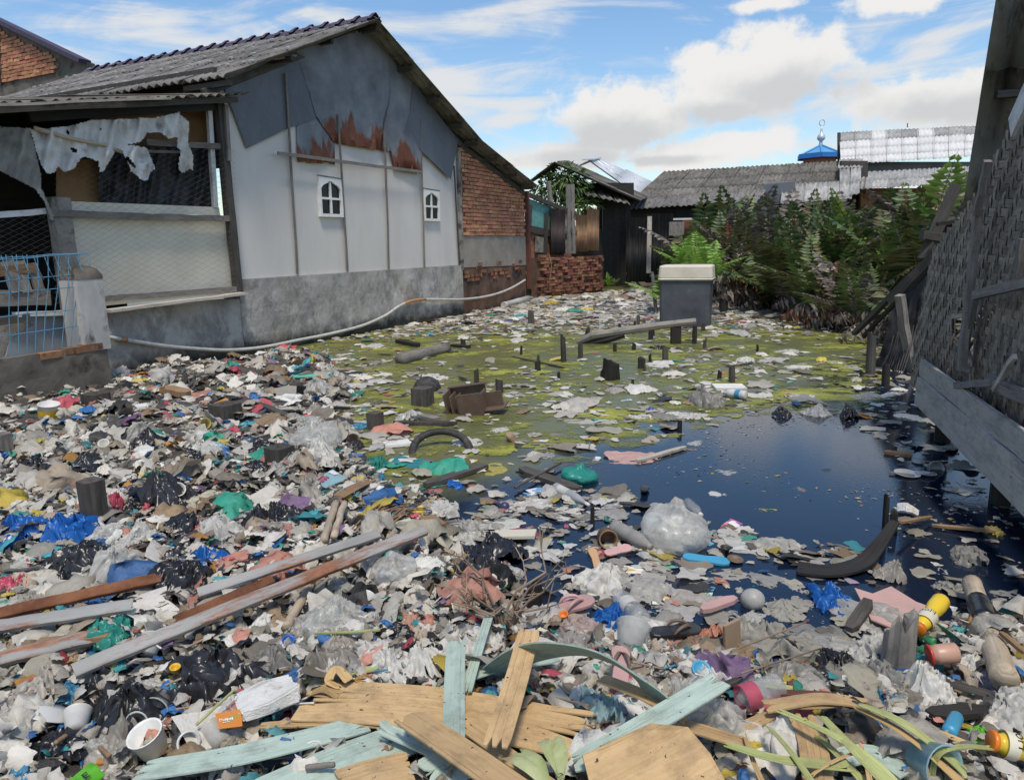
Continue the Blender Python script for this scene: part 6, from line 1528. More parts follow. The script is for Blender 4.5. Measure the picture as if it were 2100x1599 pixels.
PLY = [
 ([(592, 1432, .07), (760, 1440, .075), (900, 1452, .08), (1060, 1480, .07), (1215, 1512, .06)], .20, 6, (.55, .3), 'plywood', 'wide splintered plywood board lying crosswise in the foreground', .0),
 ([(1088, 1284, .22), (1060, 1390, .20), (1012, 1545, .18)], .068, 3, (.05, .12), 'plywood', 'tall plywood strip standing towards us over the wide splintered board', .0),
 ([(828, 1462, .16), (930, 1530, .17), (1085, 1640, .16)], .085, 3, (.12, .05), 'plywood', 'broad plywood strip running to the bottom edge below the wide board', .0),
 ([(948, 1482, .125), (1040, 1548, .125), (1150, 1630, .12)], .05, 3, (.15, .05), 'plywood', 'narrow plywood strip beside the broad one at the bottom edge', .0),
 ([(520, 1488, .05), (700, 1482, .07), (880, 1492, .07)], .03, 2, (.1, .1), 'plywood', 'thin plywood edge lying above the mint boards', .0),
 ([(700, 1615, .07), (770, 1592, .08), (850, 1575, .08)], .14, 3, (.05, .2), 'plywood', 'plywood offcut at the very bottom edge', .0),
 ([(1225, 1388, .15), (1320, 1425, .14), (1415, 1482, .12)], .045, 2, (.05, .2), 'plywood', 'plywood strip under the bent mint band', .0),
 ([(1400, 1485, .09), (1450, 1500, .09), (1545, 1530, .07)], .05, 4, (.2, .5), 'plywood', 'frayed plywood end right of the plywood sheet', .0),
 ([(1640, 1462, .06), (1665, 1520, .07), (1680, 1620, .07)], .075, 4, (.25, .3), 'plywood', 'split plywood strip under the green leaf strips', .0),
 ([(1560, 1452, .09), (1680, 1432, .10), (1790, 1445, .08)], .05, 3, (.2, .1), 'plywood', 'pale plywood strip crossing above the green leaf strips', .0),
 ([(1500, 1500, .05), (1560, 1475, .06), (1620, 1445, .06)], .04, 3, (.2, .2), 'plywood', 'short plywood strip beside the pink-labelled bottle', .0),
 ([(690, 1020, .05), (725, 1000, .06), (764, 982, .07)], .085, 2, (.05, .05), 'wood_brown', 'orange-brown board end sticking up by the white foam box', .0)]
for pth, w_, n_, sp, mt, lab, rl in PLY: board(pth, w_, mt, lab, n=n_, split=sp, roll=rl)
MINT = [
 ([(936, 1308, .15), (932, 1400, .145), (930, 1535, .14)], .062, 2, (.03, .03), 'mint_paint', 'upright mint painted board crossing the wide plywood board'),
 ([(1006, 1252, .08), (980, 1335, .10), (955, 1425, .09)], .034, 3, (.35, .05), 'mint_paint', 'slim mint strip with forked tip behind the upright mint board'),
 ([(850, 1432, .03), (1000, 1372, .06), (1160, 1345, .09)], .06, 3, (.2, .05), 'mint_paint', 'mint board slanting behind the plywood strip'),
 ([(272, 1582, .07), (500, 1545, .08), (770, 1478, .06)], .085, 3, (.06, .1), 'mint_paint', 'long mint board at the lower left of the boards'),
 ([(500, 1650, .05), (690, 1568, .06), (860, 1502, .055)], .15, 4, (.05, .1), 'mint_paint', 'widest mint board at the bottom edge'),
 ([(772, 1488, .10), (830, 1512, .10), (910, 1548, .10)], .05, 3, (.3, .1), 'mint_paint', 'short mint splinter beside the broad plywood strip'),
 ([(860, 1585, .10), (915, 1560, .10), (960, 1600, .09)], .08, 3, (.4, .1), 'mint_paint', 'broken mint scrap at the bottom edge'),
 ([(1165, 1572, .12), (1320, 1488, .165), (1488, 1388, .20)], .075, 4, (.05, .12), 'mint_paint', 'big mint board pointing up to the right'),
 ([(1700, 1560, .04), (1790, 1545, .05), (1870, 1590, .05)], .07, 3, (.2, .2), 'mint_paint', 'mint scrap half hidden under the green leaf strips'),
 ([(610, 1398, .04), (690, 1383, .05), (775, 1368, .05)], .03, 1, (0, 0), 'leaf_green', 'flat lime-green lath left of the white sack'),
 ([(646, 1298, .06), (710, 1296, .06), (780, 1291, .06)], .012, 1, (0, 0), 'leaf_green', 'thin yellow lath above the white sack')]
for pth, w_, n_, sp, mt, lab in MINT: board(pth, w_, mt, lab, n=n_, split=sp)
board([(1010, 1385, .04), (1070, 1345, .15), (1150, 1330, .23), (1240, 1348, .24), (1320, 1400, .18), (1382, 1470, .09)], .10, 'mint_dull', 'mint veneer band bent into an arch in the foreground', n=2, split=(.02, .02), roll=-.75, per=10)
def plysheet():
    pts = [(1192, 1548, .17), (1330, 1483, .18), (1402, 1492, .15), (1452, 1545, .14), (1520, 1640, .13), (1230, 1650, .15)]
    P = [GH(x, y, l) for x, y, l in pts]; c = sum(P, V())/len(P); n = (P[1]-P[0]).cross(P[3]-P[0]).normalized(); n = n if n.z > 0 else -n
    P = [p-n*(p-c).dot(n)*.6 for p in P]; poly_board(None, 'plywood_sheet', P, -n, .008, 'plywood', label='torn orange-brown plywood sheet at the bottom centre', cat='plywood')
plysheet()
LEAF = [
 ([(1588, 1452, .10), (1700, 1502, .13), (1790, 1560, .12), (1870, 1640, .10)], .035, 'leaf_green', 'longest green leaf strip running to the bottom edge'),
 ([(1680, 1462, .11), (1750, 1535, .13), (1850, 1640, .11)], .04, 'leaf_green', 'green leaf strip crossing the longest one'),
 ([(1568, 1480, .12), (1625, 1545, .12), (1690, 1640, .1)], .035, 'leaf_green', 'green leaf strip in front of the white sack at lower right'),
 ([(1480, 1522, .11), (1600, 1556, .12), (1750, 1572, .10)], .045, 'leaf_green', 'green leaf strip lying level across the others'),
 ([(1545, 1398, .05), (1600, 1408, .06), (1655, 1420, .06)], .045, 'leaf_green', 'short green leaf strip near the brown lath'),
 ([(1670, 1500, .08), (1760, 1590, .09), (1800, 1650, .08)], .03, 'leaf_green', 'narrow green leaf strip low at the bottom edge'),
 ([(1750, 1438, .12), (1840, 1475, .14), (1920, 1530, .11), (1990, 1590, .08)], .05, 'leaf_green', 'broad olive leaf arching right of the leaf pile'),
 ([(1745, 1445, .10), (1835, 1490, .125), (1920, 1555, .10), (2020, 1650, .08)], .055, 'leaf_tan', 'broad tan leaf strip beside the olive leaf'),
 ([(1560, 1440, .07), (1650, 1448, .09), (1740, 1440, .08)], .035, 'leaf_tan', 'tan leaf strip above the green ones'),
 ([(1870, 1480, .05), (1950, 1510, .06), (2030, 1545, .06)], .03, 'leaf_tan', 'tan strip pointing at the near juice bottle'),
 ([(1910, 1600, .05), (1925, 1545, .12), (1975, 1530, .12), (2045, 1535, .06)], .03, 'leaf_green', 'green leaf bent in a loop left of the near juice bottle'),
 ([(1525, 1500, .09), (1545, 1560, .10), (1580, 1640, .09)], .02, 'leaf_tan', 'thin straw blade standing by the red can'),
 ([(1765, 1520, .12), (1780, 1580, .12), (1790, 1640, .1)], .02, 'leaf_tan', 'thin straw blade across the green leaf strips'),
 ([(1660, 1590, .09), (1720, 1555, .11), (1765, 1540, .1)], .02, 'leaf_tan', 'tan sliver under the level green strip'),
 ([(700, 1410, .06), (675, 1395, .09), (690, 1370, .10), (720, 1400, .07)], .05, 'leaf_tan', 'curled dry husk left of the white sack'),
 ([(630, 1425, .06), (665, 1412, .08), (700, 1428, .06)], .05, 'leaf_tan', 'curled dry husk at the broken end of the wide board')]
for pth, w_, mt, lab in LEAF: board(pth, w_, mt, lab, th=.002, n=2, split=(.25, .3), cat='leaf', name='leaf_strip', group='leaf strips thrown on the heap', taper=(.5, .8), roll=random.uniform(-.4, .2), per=10, fan=.5)
for (a, b, w_, mt, lab) in [
 ((1604, 1345, .05), (1632, 1428, .05), .025, 'wood_redbrown', 'red-brown lath lying upright near the purple lighter'), ((1560, 1420, .07), (1742, 1428, .07), .03, 'wood_redbrown', 'red-brown lath level above the green leaf strips'),
 ((1885, 1468, .05), (2035, 1452, .06), .055, 'wood_black', 'black plank in front of the lilac paper'), ((1905, 1392, .04), (2115, 1452, .05), .05, 'wood_dark', 'long dark plank running off the right edge'),
 ((1880, 1500, .03), (2010, 1520, .03), .05, 'wood_dark', 'dark plank behind the tan strip at lower right'), ((1735, 1300, .02), (1790, 1222, .07), .05, 'wood_dark', 'dark notched stick by the pink sheet'),
 ((2045, 1290, .08), (2110, 1345, .09), .02, 'wood_brown', 'light brown lath leaning on the bamboo culm'), ((1425, 1255, .04), (1520, 1222, .04), .05, 'hard_pink', 'flat pinkish board scrap on the dark water'),
 ((1535, 1385, .05), (1420, 1432, .06), .022, 'wood_dark', 'dark lath below the brown cloth'), ((50, 1322, .05), (250, 1300, .06), .05, 'wood_brown', 'brown board under the teal bag'), ((785, 866, .02), (958, 868, .02), .07, 'wood_dark', 'long dark plank afloat between stump and brown crate'),
 ((520, 822, .03), (618, 860, .03), .07, 'wood_dark', 'dark plank left of the foam block'), ((565, 830, .02), (740, 838, .02), .06, 'wood_black', 'black plank behind the big clear bag'), ((850, 1002, .02), (1012, 948, .02), .08, 'wood_dark', 'long dark plank at the edge of the clear water'),
 ((1050, 956, .012), (1210, 1012, .012), .09, 'wood_dark', 'half sunk plank under the thin stick'), ((808, 697, .03), (868, 709, .03), .14, 'wood_black', 'thick black beam afloat near the house wall'), ((920, 707, .02), (970, 712, .02), .10, 'wood_black', 'short black beam end by the square stub'),
 ((1290, 950, .015), (1420, 912, .015), .05, 'wood_pale', 'pale lath sticking out of the pink sheet afloat'), ((845, 848, .02), (905, 862, .02), .09, 'wood_grey', 'grey board beside the round stump'), ((330, 795, .04), (395, 810, .05), .16, 'wood_brown', 'brown board heap near the house wall'),
 ((1035, 727, .015), (1178, 758, .015), .04, 'wood_dark', 'long thin pole afloat left of mid pond'), ((1805, 925, .012), (1880, 935, .012), .06, 'wood_brown', 'brown board afloat beside the hut'), ((1815, 968, .012), (1885, 975, .012), .015, 'wood_pale', 'pale stick afloat below the white plate'),
 ((1890, 1075, .012), (2065, 1090, .03), .03, 'wood_brown', 'brown stick afloat in the dark corner'), ((1835, 1072, .1), (1920, 1058, .02), .025, 'wood_brown', 'thin brown lath leaning on the doubled post'), 
 ((1020, 1395, .05), (1060, 1430, .05), .02, 'wood_brown', 'little brown stick by the mint board'), ((540, 1320, .04), (610, 1310, .04), .035, 'wood_grey', 'grey lath left of the yellow one'), ((870, 1060, .05), (905, 1085, .06), .09, 'wood_brown', 'thick brown block at the end of the steel channels')]:
    if w_ > 0: board([a, b], w_, mt, lab, th=max(.012, w_*.35), n=1, split=(.05, .05), name='wood_piece', group='wood scraps')
# palm spathe and other rounded wood
board([(1632, 1163, .012), (1700, 1170, .02), (1765, 1155, .035), (1800, 1120, .07), (1838, 1066, .16)], .12, 'wood_black', 'black curved palm sheath rising out of the blue water', th=.012, n=1, split=(.02, .02), taper=(1.1, .35), name='palm_sheath', cat='palm sheath', per=10, cup=.25)
def rod(a, b, r, mat, label, name='stick', cat='stick', sides=8, bend=0.0, nodes=0, group=None):
    A, B = GH(*a), GH(*b); n = 10; P = []; R = []
    for i in range(n+1):
        t = i/n; P.append(lerp(A, B, t)+Z*(bend*math.sin(math.pi*t))+V((random.uniform(-1, 1), random.uniform(-1, 1), 0))*r*.15); R.append(r*(1.12 if nodes and i % max(1, n//nodes) == 0 else 1)*lerp(1.05, .95, t))
    m = MB(); m.add(*tube(P, R, sides)); return m.build(name, mat, smooth=True, label=label, cat=cat, group=group)
bc = empty('bamboo_culm', GH(1993, 1210, .05), 'thick weathered bamboo culm lying at the right edge with black wrapping', 'bamboo')
def culm():
    A, B = GH(1993, 1196, .07), GH(2060, 1392, .09); seg = [(0, .23, 'bamboo', .037), (.235, .48, 'film_black', .04), (.485, .70, 'bamboo', .039), (.70, 1.0, 'bamboo', .041)]
    for s, e, mt, r in seg:
        P = [lerp(A, B, lerp(s, e, i/6)) for i in range(7)]; R = [r*1.05, r*1.0, r*.99, r*.985, r*.99, r, r*1.05] if mt == 'bamboo' else [r*(1+.1*random.random()) for _ in range(7)]
        m = MB(); m.add(*tube(P, R, 14)); m.build('culm_section' if mt == 'bamboo' else 'black_wrap', mt, bc, smooth=True)
culm()
rod((638, 1196, .05), (586, 1288, .06), .018, 'bamboo', 'grey-brown bamboo log left of the black bag', 'bamboo_log', 'bamboo', 10, nodes=2)
rod((690, 1030, .06), (664, 1108, .08), .02, 'bamboo', 'pair of driftwood sticks, left one, by the dry palm leaf', 'driftwood', 'driftwood'); rod((706, 1032, .06), (684, 1100, .08), .018, 'bamboo', 'pair of driftwood sticks, right one, by the dry palm leaf', 'driftwood', 'driftwood')
rod((820, 738, .05), (916, 714, .05), .075, 'wood_grey', 'ribbed palm log floating near the house wall', 'palm_log', 'log', 12, nodes=10)
rod((1056, 999, .03), (1150, 949, .03), .009, 'wood_dark', 'thin dark stick afloat left of the teal bag'); rod((402, 1486, .08), (482, 1412, .12), .004, 'leaf_green', 'green drinking-straw-like stem across the blue wrapper')
rod((720, 1120, .06), (790, 1065, .07), .008, 'pvc', 'pale bent tube beside the dry palm leaf'); rod((1500, 1335, .1), (1660, 1272, .05), .003, 'twig', 'thin twig arching over the grey sack'); rod((1520, 1380, .08), (1680, 1330, .05), .003, 'twig', 'second thin twig over the grey sack')
rod((1338, 560, .75), (1346, 648, .0), .04, 'wood_dark', 'dark crooked stick leaning on the left side of the tank', 'stick')
rod((1290, 562, .35), (1350, 568, .38), .05, 'wood_grey', 'grey pole end sticking out left of the tank', 'pole', 'pole')
PL_ = empty('dry_palm_leaf', GH(770, 1050), 'dry brown palm leaf fanned out behind the steel channels', 'palm leaf')
def ribs(par, name, mat, segs):
    for a, b, r, bend in segs:
        A, B = GH(*a), GH(*b); P = [lerp(A, B, t/6)+Z*(bend*math.sin(math.pi*t/6)) for t in range(7)]; m = MB(); m.add(*tube(P, [r*(1.1-.1*t) for t in range(7)], 4)); m.build(name, mat, par)
ribs(PL_, 'rib', 'dead_fibre', [((720+k*6, 1085-k*1.5+random.uniform(-12, 12), .04), (810+k*4+random.uniform(-20, 30), 1018+k*2+random.uniform(-8, 8), .05), .005, .03) for k in range(16)])
BR_ = empty('branch_tangle', GH(380, 790), 'tangle of dark dry branches at the foot of the house wall', 'branches')
ribs(BR_, 'branch', 'wood_dark', [((372+random.uniform(-30, 30), 795+random.uniform(-6, 6), .03), (430+random.uniform(-60, 60), 762+random.uniform(-12, 10), .08), .008, .05) for k in range(12)])
# cold-rolled steel channels
def channel(a, b, w_, mat, label, seed=0, dents=.0015, roll=.5):
    A, B = GH(*a), GH(*b); d = (B-A).normalized(); s = d.cross(Z).normalized(); s = Matrix.Rotation(roll, 3, d) @ s; n = s.cross(d).normalized(); rnd = random.Random(seed)
    C = empty('steel_channel', lerp(A, B, .5), label, 'steel beam', 'steel channels across the heap')
    N_ = 14; prof = [(-.5, -.32), (-.5, 0), (-.42, .05), (.42, .05), (.5, 0), (.5, -.32)]
    m = MB(); v = []; uv = []; f = []; k = len(prof)
    for i in range(N_+1):
        t = i/N_; c = lerp(A, B, t)+n*rnd.uniform(-dents, dents)+s*rnd.uniform(-dents, dents)
        for q in (0, 1):
            for (x, y) in prof: v.append(c+s*(x*w_*(1-.06*q))+n*((y-.06*q)*w_)); uv.append(((B-A).length*t, x*w_+y*w_))
    for i in range(N_):
        o = i*2*k; p = o+2*k
        for j in range(k-1): f += [(o+j, o+j+1, p+j+1, p+j), (o+k+j, p+k+j, p+k+j+1, o+k+j+1)]
        f += [(o, p, p+k, o+k), (o+k-1, o+2*k-1, p+2*k-1, p+k-1)]
    for o in (0, N_*2*k): f += [(o+j, o+j+1, o+k+j+1, o+k+j) for j in range(k-1)]
    m.add(v, f, uv); m.build('web', mat, C)
    m = MB(); q0 = A-n*(.30*w_)-s*(w_*.51); q1 = B-n*(.30*w_)-s*(w_*.51); m.add(*beam(q0, q1, .006, w_*.16, n, 12, .0015)); m.build('rusty_lip', 'rust', C)
channel((150, 1372, .09), (872, 1084, .13), .052, 'galv_beam', 'longest galvanised steel channel slanting across the left of the heap', 1)
channel((405, 1214, .09), (778, 1092, .12), .045, 'galv_beam', 'shorter galvanised channel just behind the longest one', 2)
channel((-60, 1290, .10), (272, 1238, .11), .05, 'galv_beam', 'galvanised channel running off the left picture edge', 3)
channel((-60, 1268, .07), (330, 1182, .09), .05, 'rust', 'rusty red steel channel behind the galvanised one at left', 4)
channel((-60, 1362, .06), (200, 1300, .07), .055, 'galv_beam', 'galvanised channel half buried below the left one', 5)
channel((360, 1270, .07), (560, 1185, .09), .04, 'rust', 'thin rusty channel between the two long galvanised ones', 6)
# ------------------------------------------------------------------ bottles, cups, shoes and other hard things
def axis_mat(A, B):
    return Matrix.Translation(A) @ (B-A).to_track_quat('Z', 'Y').to_matrix().to_4x4()
def bottle(a, b, r, label, body='clear_hard', cap='hard_blue', band=None, name='plastic_bottle', prof=None, text=None, cat='bottle', capk=.42, group=None):
    """a = base pixel (px,py,lift), b = cap pixel"""
    A, B = GH(*a), GH(*b); A.z += r; B.z += r*.8; L = (B-A).length; mt = axis_mat(A, B); E = empty(name, A, label, cat, group)
    prof = prof or [(.0, .02), (.75, .0), (1, .04), (1, .12), (.94, .15), (1, .18), (1, .42), (.93, .46), (1, .5), (1, .62), (.9, .70), (.62, .80), (.40, .87), (.38, .92)]
    m = MB(); m.add(*lathe([(max(p*r, .001), z*L) for p, z in prof], mt, 20, True)); m.build('body', body, E, smooth=True)
    if cap:
        m = MB(); k = capk; m.add(*lathe([(k*r, .915*L), (k*r*1.05, .925*L), (k*r*1.05, .99*L), (k*r*.95, L), (.001, L)], mt, 18)); m.build('cap', cap, E, smooth=True)
    if band:
        z0, z1, bmat = band; rr = r*1.012; m = MB(); m.add(*lathe([(rr, z0*L), (rr, lerp(z0, z1, .5)*L), (rr, z1*L)], mt, 24, False)); m.build('label_band', bmat, E, smooth=True)
    if text:
        for (s, zc, hgt, ang0, tm) in text:
            cu = bpy.data.curves.new('print', 'FONT'); cu.body = s; cu.size = hgt; cu.align_x = 'CENTER'; cu.resolution_u = 3
            to = bpy.data.objects.new('print', cu); col.objects.link(to); dg = bpy.context.evaluated_depsgraph_get(); me0 = to.evaluated_get(dg).to_mesh()
            v = [q.co.copy() for q in me0.vertices]; f = [tuple(p.vertices) for p in me0.polygons]; to.evaluated_get(dg).to_mesh_clear(); bpy.data.objects.remove(to)
            rr = r*1.03; vv = [mt @ V((rr*math.cos(ang0+p.x/rr), rr*math.sin(ang0+p.x/rr), zc*L-p.y)) for p in v]
            m = MB(); m.add(vv, f); m.build('lettering', tm, E)
    return E
JP = [(.0, .02), (.8, .0), (1, .05), (1.0, .22), (.96, .30), (.80, .42), (.78, .48), (.92, .58), (.96, .64), (.90, .74), (.72, .82), (.66, .84), (.66, .90)]
bottle((1930, 1246, .085), (1880, 1306, .075), .033, 'yellow juice bottle with orange cap beside the big pale stump', 'juice_label', 'hard_orange', (.56, .78, 'juice_white'), 'juice_bottle', JP, [('Floridina', .63, .034, 2.5, 'hard_black')], capk=.74)
bottle((2150, 1575, .05), (2028, 1537, .05), .036, 'nearest yellow juice bottle with orange cap at the right edge', 'juice_label', 'hard_orange', (.60, .80, 'juice_white'), 'juice_bottle', JP, [('Floridina', .66, .04, 2.3, 'hard_black')], capk=.74)
def jar():
    bottle((1962, 1356, .06), (1902, 1358, .06), .033, 'round plastic jar with red screw lid below the juice bottle', 'jar_print', 'hard_red', None, 'jar', [(.0, .02), (.8, 0), (1, .05), (1, .7), (.95, .78), (.88, .8), (.88, .92)], capk=1.02, cat='jar')
jar()
bottle((1138, 1006, .0), (1208, 1043, .0), .028, 'grey glass bottle floating by the thin black stub', 'hard_grey', 'hard_white', (.15, .42, 'film_white'), 'glass_bottle', capk=.36)
bottle((1258, 1094, .0), (1342, 1138, .0), .04, 'crushed grey plastic bottle afloat below the big clear bag', 'film_grey', None)
bottle((1318, 1292, .03), (1256, 1222, .01), .04, 'clear plastic bottle lying behind the bright blue bag', 'clear_hard', None, (.3, .5, 'film_white'))
bottle((1408, 1040, .0), (1438, 1065, .0), .03, 'clear bottle neck showing behind the big clear bag', 'clear_hard', 'hard_white')
bottle((1530, 820, .0), (1480, 812, .0), .045, 'white plastic bottle floating right of mid pond', 'hard_white', 'hard_white', (.2, .4, 'film_sky'))
bottle((1598, 1430, .03), (1505, 1458, .04), .04, 'clear bottle with pink label near the red and white wrapper', 'clear_hard', None, (.55, .85, 'film_pink'))
bottle((90, 968, .02), (140, 965, .02), .035, 'clear bottle in the heap by the pink bag', 'clear_hard', 'hard_white'); bottle((228, 982, .02), (268, 968, .02), .03, 'cloudy bottle with blue cap behind the tall square post', 'film_clear', 'hard_blue')
bottle((430, 932, .02), (470, 926, .02), .03, 'light blue water bottle near the sawn stumps', 'film_aqua', 'hard_blue'); bottle((1670, 652, .0), (1715, 650, .0), .09, 'white jerrycan-like bottle by the fern thicket', 'hard_white', 'hard_white')
bottle((1590, 1362, .02), (1612, 1382, .02), .011, 'purple plastic lighter in the near right litter', 'film_purple', 'hard_grey', None, 'lighter', [(.0, .0), (1, .0), (1, .9)], cat='lighter', capk=.9)
bottle((1892, 1318, .02), (1918, 1326, .02), .018, 'green packet tube, upper one, behind the red-lid jar', 'hard_green', None, None, 'packet_tube', [(0, 0), (1, 0.02), (1, .98), (.6, 1)], cat='packet'); bottle((1880, 1345, .02), (1932, 1338, .02), .018, 'green packet tube, lower one, behind the red-lid jar', 'hard_green', None, None, 'packet_tube', [(0, 0), (1, 0.02), (1, .98), (.6, 1)], cat='packet')
bottle((1945, 1515, .03), (1960, 1480, .04), .02, 'small blue can among the planks at lower right', 'hard_sky', None, None, 'can', [(0, 0), (.9, 0), (1, .06), (1, .94), (.9, 1)], cat='can')
def cup(px, py, r, h, mat, label, tilt=(0, 0), name='cup', cat='cup', lift=0.0, rim=None, r0=.72, group=None):
    p = GH(px, py, lift); mt = Matrix.Translation(p) @ Euler((tilt[0], tilt[1], 0)).to_matrix().to_4x4(); m = MB(); t = .004
    m.add(*lathe([(.001, 0), (r*r0, 0), (r, h), (r+.004, h+.002), (r+.002, h+.005), (r-t, h), (r*r0-t, t), (.001, t)], mt, 20, False))
    return m.build(name, mat, smooth=True, label=label, cat=cat, group=group)
cup(102, 862, .085, .15, 'hard_white', 'white tub with yellow print by the low wall', (.1, .15), 'tub', 'tub', r0=.9)
m = MB(); p_ = GH(102, 862); m.add(*lathe([(.084, .035), (.0875, .11)], Matrix.Translation(p_) @ Euler((.1, .15, 0)).to_matrix().to_4x4(), 20, False)); m.build('label_band', 'hard_yellow', bpy.data.objects['tub'])
cup(100, 1445, .07, .03, 'hard_white', 'white plastic bowl upside down near the left edge', (2.6, .3), 'bowl', 'bowl', .06); cup(318, 1535, .048, .07, 'hard_white', 'translucent white tub above the long mint board', (.3, -.2), 'tub', 'tub', .03, r0=.85)
cup(1290, 1330, .06, .09, 'film_clear', 'clear ridged plastic cup beside the blue bag in front', (-.9, .5), lift=.04); cup(1882, 1545, .055, .08, 'film_aqua', 'clear blue-rimmed cup at the lower right', (1.2, .9), lift=.06)
cup(420, 872, .04, .07, 'film_yellow', 'yellow printed cup near the wide low stump', (.9, .8), lift=.03); cup(1507, 1151, .035, .012, 'hard_brown', 'red-brown round lid afloat by the blue slipper', (.1, .1), 'lid', 'lid'); cup(1437, 1375, .028, .01, 'hard_sky', 'pale blue round lid below the brown cloth', (.6, .1), 'lid', 'lid', .04)
cup(360, 1375, .014, .014, 'hard_yellow', 'yellow bottle cap on the big black bag', (.2, .1), 'bottle_cap', 'cap', .09, r0=.95); cup(1157, 1266, .017, .018, 'hard_orange', 'orange bottle cap in front of the big pink sandal', (.3, -.2), 'bottle_cap', 'cap', .03, r0=.95)
cup(1860, 974, .075, .012, 'hard_white', 'white plate afloat near the hut, left one', (.05, .05), 'plate', 'plate'); cup(1898, 974, .06, .012, 'hard_white', 'white plate afloat near the hut, right one', (-.1, .1), 'plate', 'plate'); cup(1485, 1138, .022, .04, 'hard_black', 'small black cup afloat right of the big clear bag', (.1, .1)); cup(1242, 1098, .045, .09, 'wood_brown', 'hollow brown tube end near the thin black stub', (1.4, .2), 'tube_end', 'tube', lift=.03, r0=1)
cup(725, 905, .0+.05, .06, 'cloth_brown', 'small brown pot behind the striped grey bag', (1.1, .3), lift=.02, name='pot', cat='pot'); cup(1915, 962, .05, .03, 'hard_grey', 'thin pale ring afloat by the white plates', (1.2, .2), 'ring', 'ring', r0=1.0); cup(590, 1320, .02, .02, 'hard_blue', 'blue bottle cap left of the yellow lath', (.3, .3), 'bottle_cap', 'cap', .04, r0=.95)
def ball(px, py, r, mat, label, name='ball', squash=1.0, sink=.35):
    p = GH(px, py); v, f = ico(3); me = fastmesh(name, v*2*r*np.array([1, 1, squash]), f, mat, None, True); put(name, me, (p.x, p.y, p.z+r*(1-2*sink)), label=label, cat='ball')
ball(876, 800, .15, 'rubber', 'half sunk black ball behind the round sawn stump', sink=.5); ball(805, 1064, .02, 'juice_white', 'small yellowish ball on the dry palm ribs', sink=.1); ball(894, 1208, .026, 'hard_blue', 'dark blue ball right of the black bag', sink=.1); ball(1543, 1240, .05, 'film_white', 'round white balloon-like bag afloat near the grey sack', 'balloon', .9, .25)
ball(1335, 843, .03, 'hard_blue', 'small blue cap-like ball afloat in mid pond'); ball(1035, 1042, .03, 'hard_navy', 'small dark blue ball at the heap edge')
def sandal(px, py, L, yaw, mat, label, strap=None, tilt=(0, 0), lift=.02):
    p = GH(px, py, lift); E = empty('sandal', p, label, 'sandal'); R = Matrix.Translation(p) @ (Matrix.Rotation(yaw, 4, 'Z') @ Euler((tilt[0], tilt[1], 0)).to_matrix().to_4x4())
    o = [(-.5, .0), (-.48, .1), (-.38, .15), (-.2, .14), (0, .13), (.2, .17), (.36, .19), (.47, .12), (.5, .0), (.47, -.1), (.36, -.16), (.2, -.165), (0, -.14), (-.2, -.15), (-.38, -.14), (-.48, -.09)]
    m = MB(); v = []; th = .07
    for (s, z) in ((.96, 0), (1, .2), (1, .8), (.95, 1)):
        for x, y in o: v.append(R @ V((x*L*s, y*L*s, z*th*L)))
    k = len(o); f = [(r*k+i, r*k+(i+1) % k, r*k+k+(i+1) % k, r*k+k+i) for r in range(3) for i in range(k)]+[tuple(range(k-1, -1, -1)), tuple(range(3*k, 4*k))]
    m.add(v, f); m.build('sole', mat, E)
    if strap:
        for sd in (-1, 1):
            P = spline([R @ V((.30*L, 0, th*L)), R @ V((.16*L, .07*sd*L, .17*L)), R @ V((0, .13*sd*L, .15*L)), R @ V((-.1*L, .145*sd*L, .05*L))], 5)
            m = MB(); m.add(*tube(P, [.012*L+.022*L*math.sin(math.pi*i/(len(P)-1)) for i in range(len(P))], 7)); m.build('strap', strap, E, smooth=True)
sandal(1165, 1248, .24, .35, 'hard_pink', 'large dusty pink sandal with thick strap by the black stump', 'hard_pink', (.1, -.12), .03); sandal(1268, 1130, .16, .5, 'hard_pink', 'small tan sandal sole afloat, right one', None, (.3, 0)); sandal(1220, 1146, .13, 1.75, 'hard_tan', 'short orange sandal heel standing in the litter', None, (0, -.5), .02)
sandal(626, 773, .26, .1, 'hard_mint', 'mint green sandal sole afloat near the house', None, (.1, 0)); sandal(1272, 1368, .17, 1.4, 'hard_pink', 'pink sandal with brown strap under the bent mint band', 'hard_brown', (.2, -.2), .09); sandal(1322, 1003, .15, 1.3, 'hard_black', 'black worn shoe sole afloat in the clear water', None, (.1, .1))
sandal(1385, 1296, .21, .25, 'hard_black', 'black shoe with torn upper right of the grey bag', 'hard_brown', (.1, .05), .04); sandal(1448, 1150, .22, -.25, 'hard_sky', 'bright blue slipper sole afloat', None, (.05, .05), .004)
def tyre():
    p = G(905, 925, 0); R = Matrix.Translation((p.x, p.y, .0)) @ Euler((.50, .0, .15)).to_matrix().to_4x4(); m = MB(); v = []; f = []; n, k = 40, 12; Ro, ro = .215, .027
    for i in range(n):
        a = 2*math.pi*i/n
        for j in range(k):
            b = 2*math.pi*j/k; q = ro*(1+.06*((i+j) % 2)); v.append(R @ V(((Ro+q*math.cos(b))*math.cos(a), (Ro+q*math.cos(b))*math.sin(a), q*.9*math.sin(b))))
    f = [(i*k+j, ((i+1) % n)*k+j, ((i+1) % n)*k+(j+1) % k, i*k+(j+1) % k) for i in range(n) for j in range(k)]; m.add(v, f); m.build('tyre', 'rubber', smooth=True, label='old motorcycle tyre half sunk in the algae', cat='tyre')
tyre()
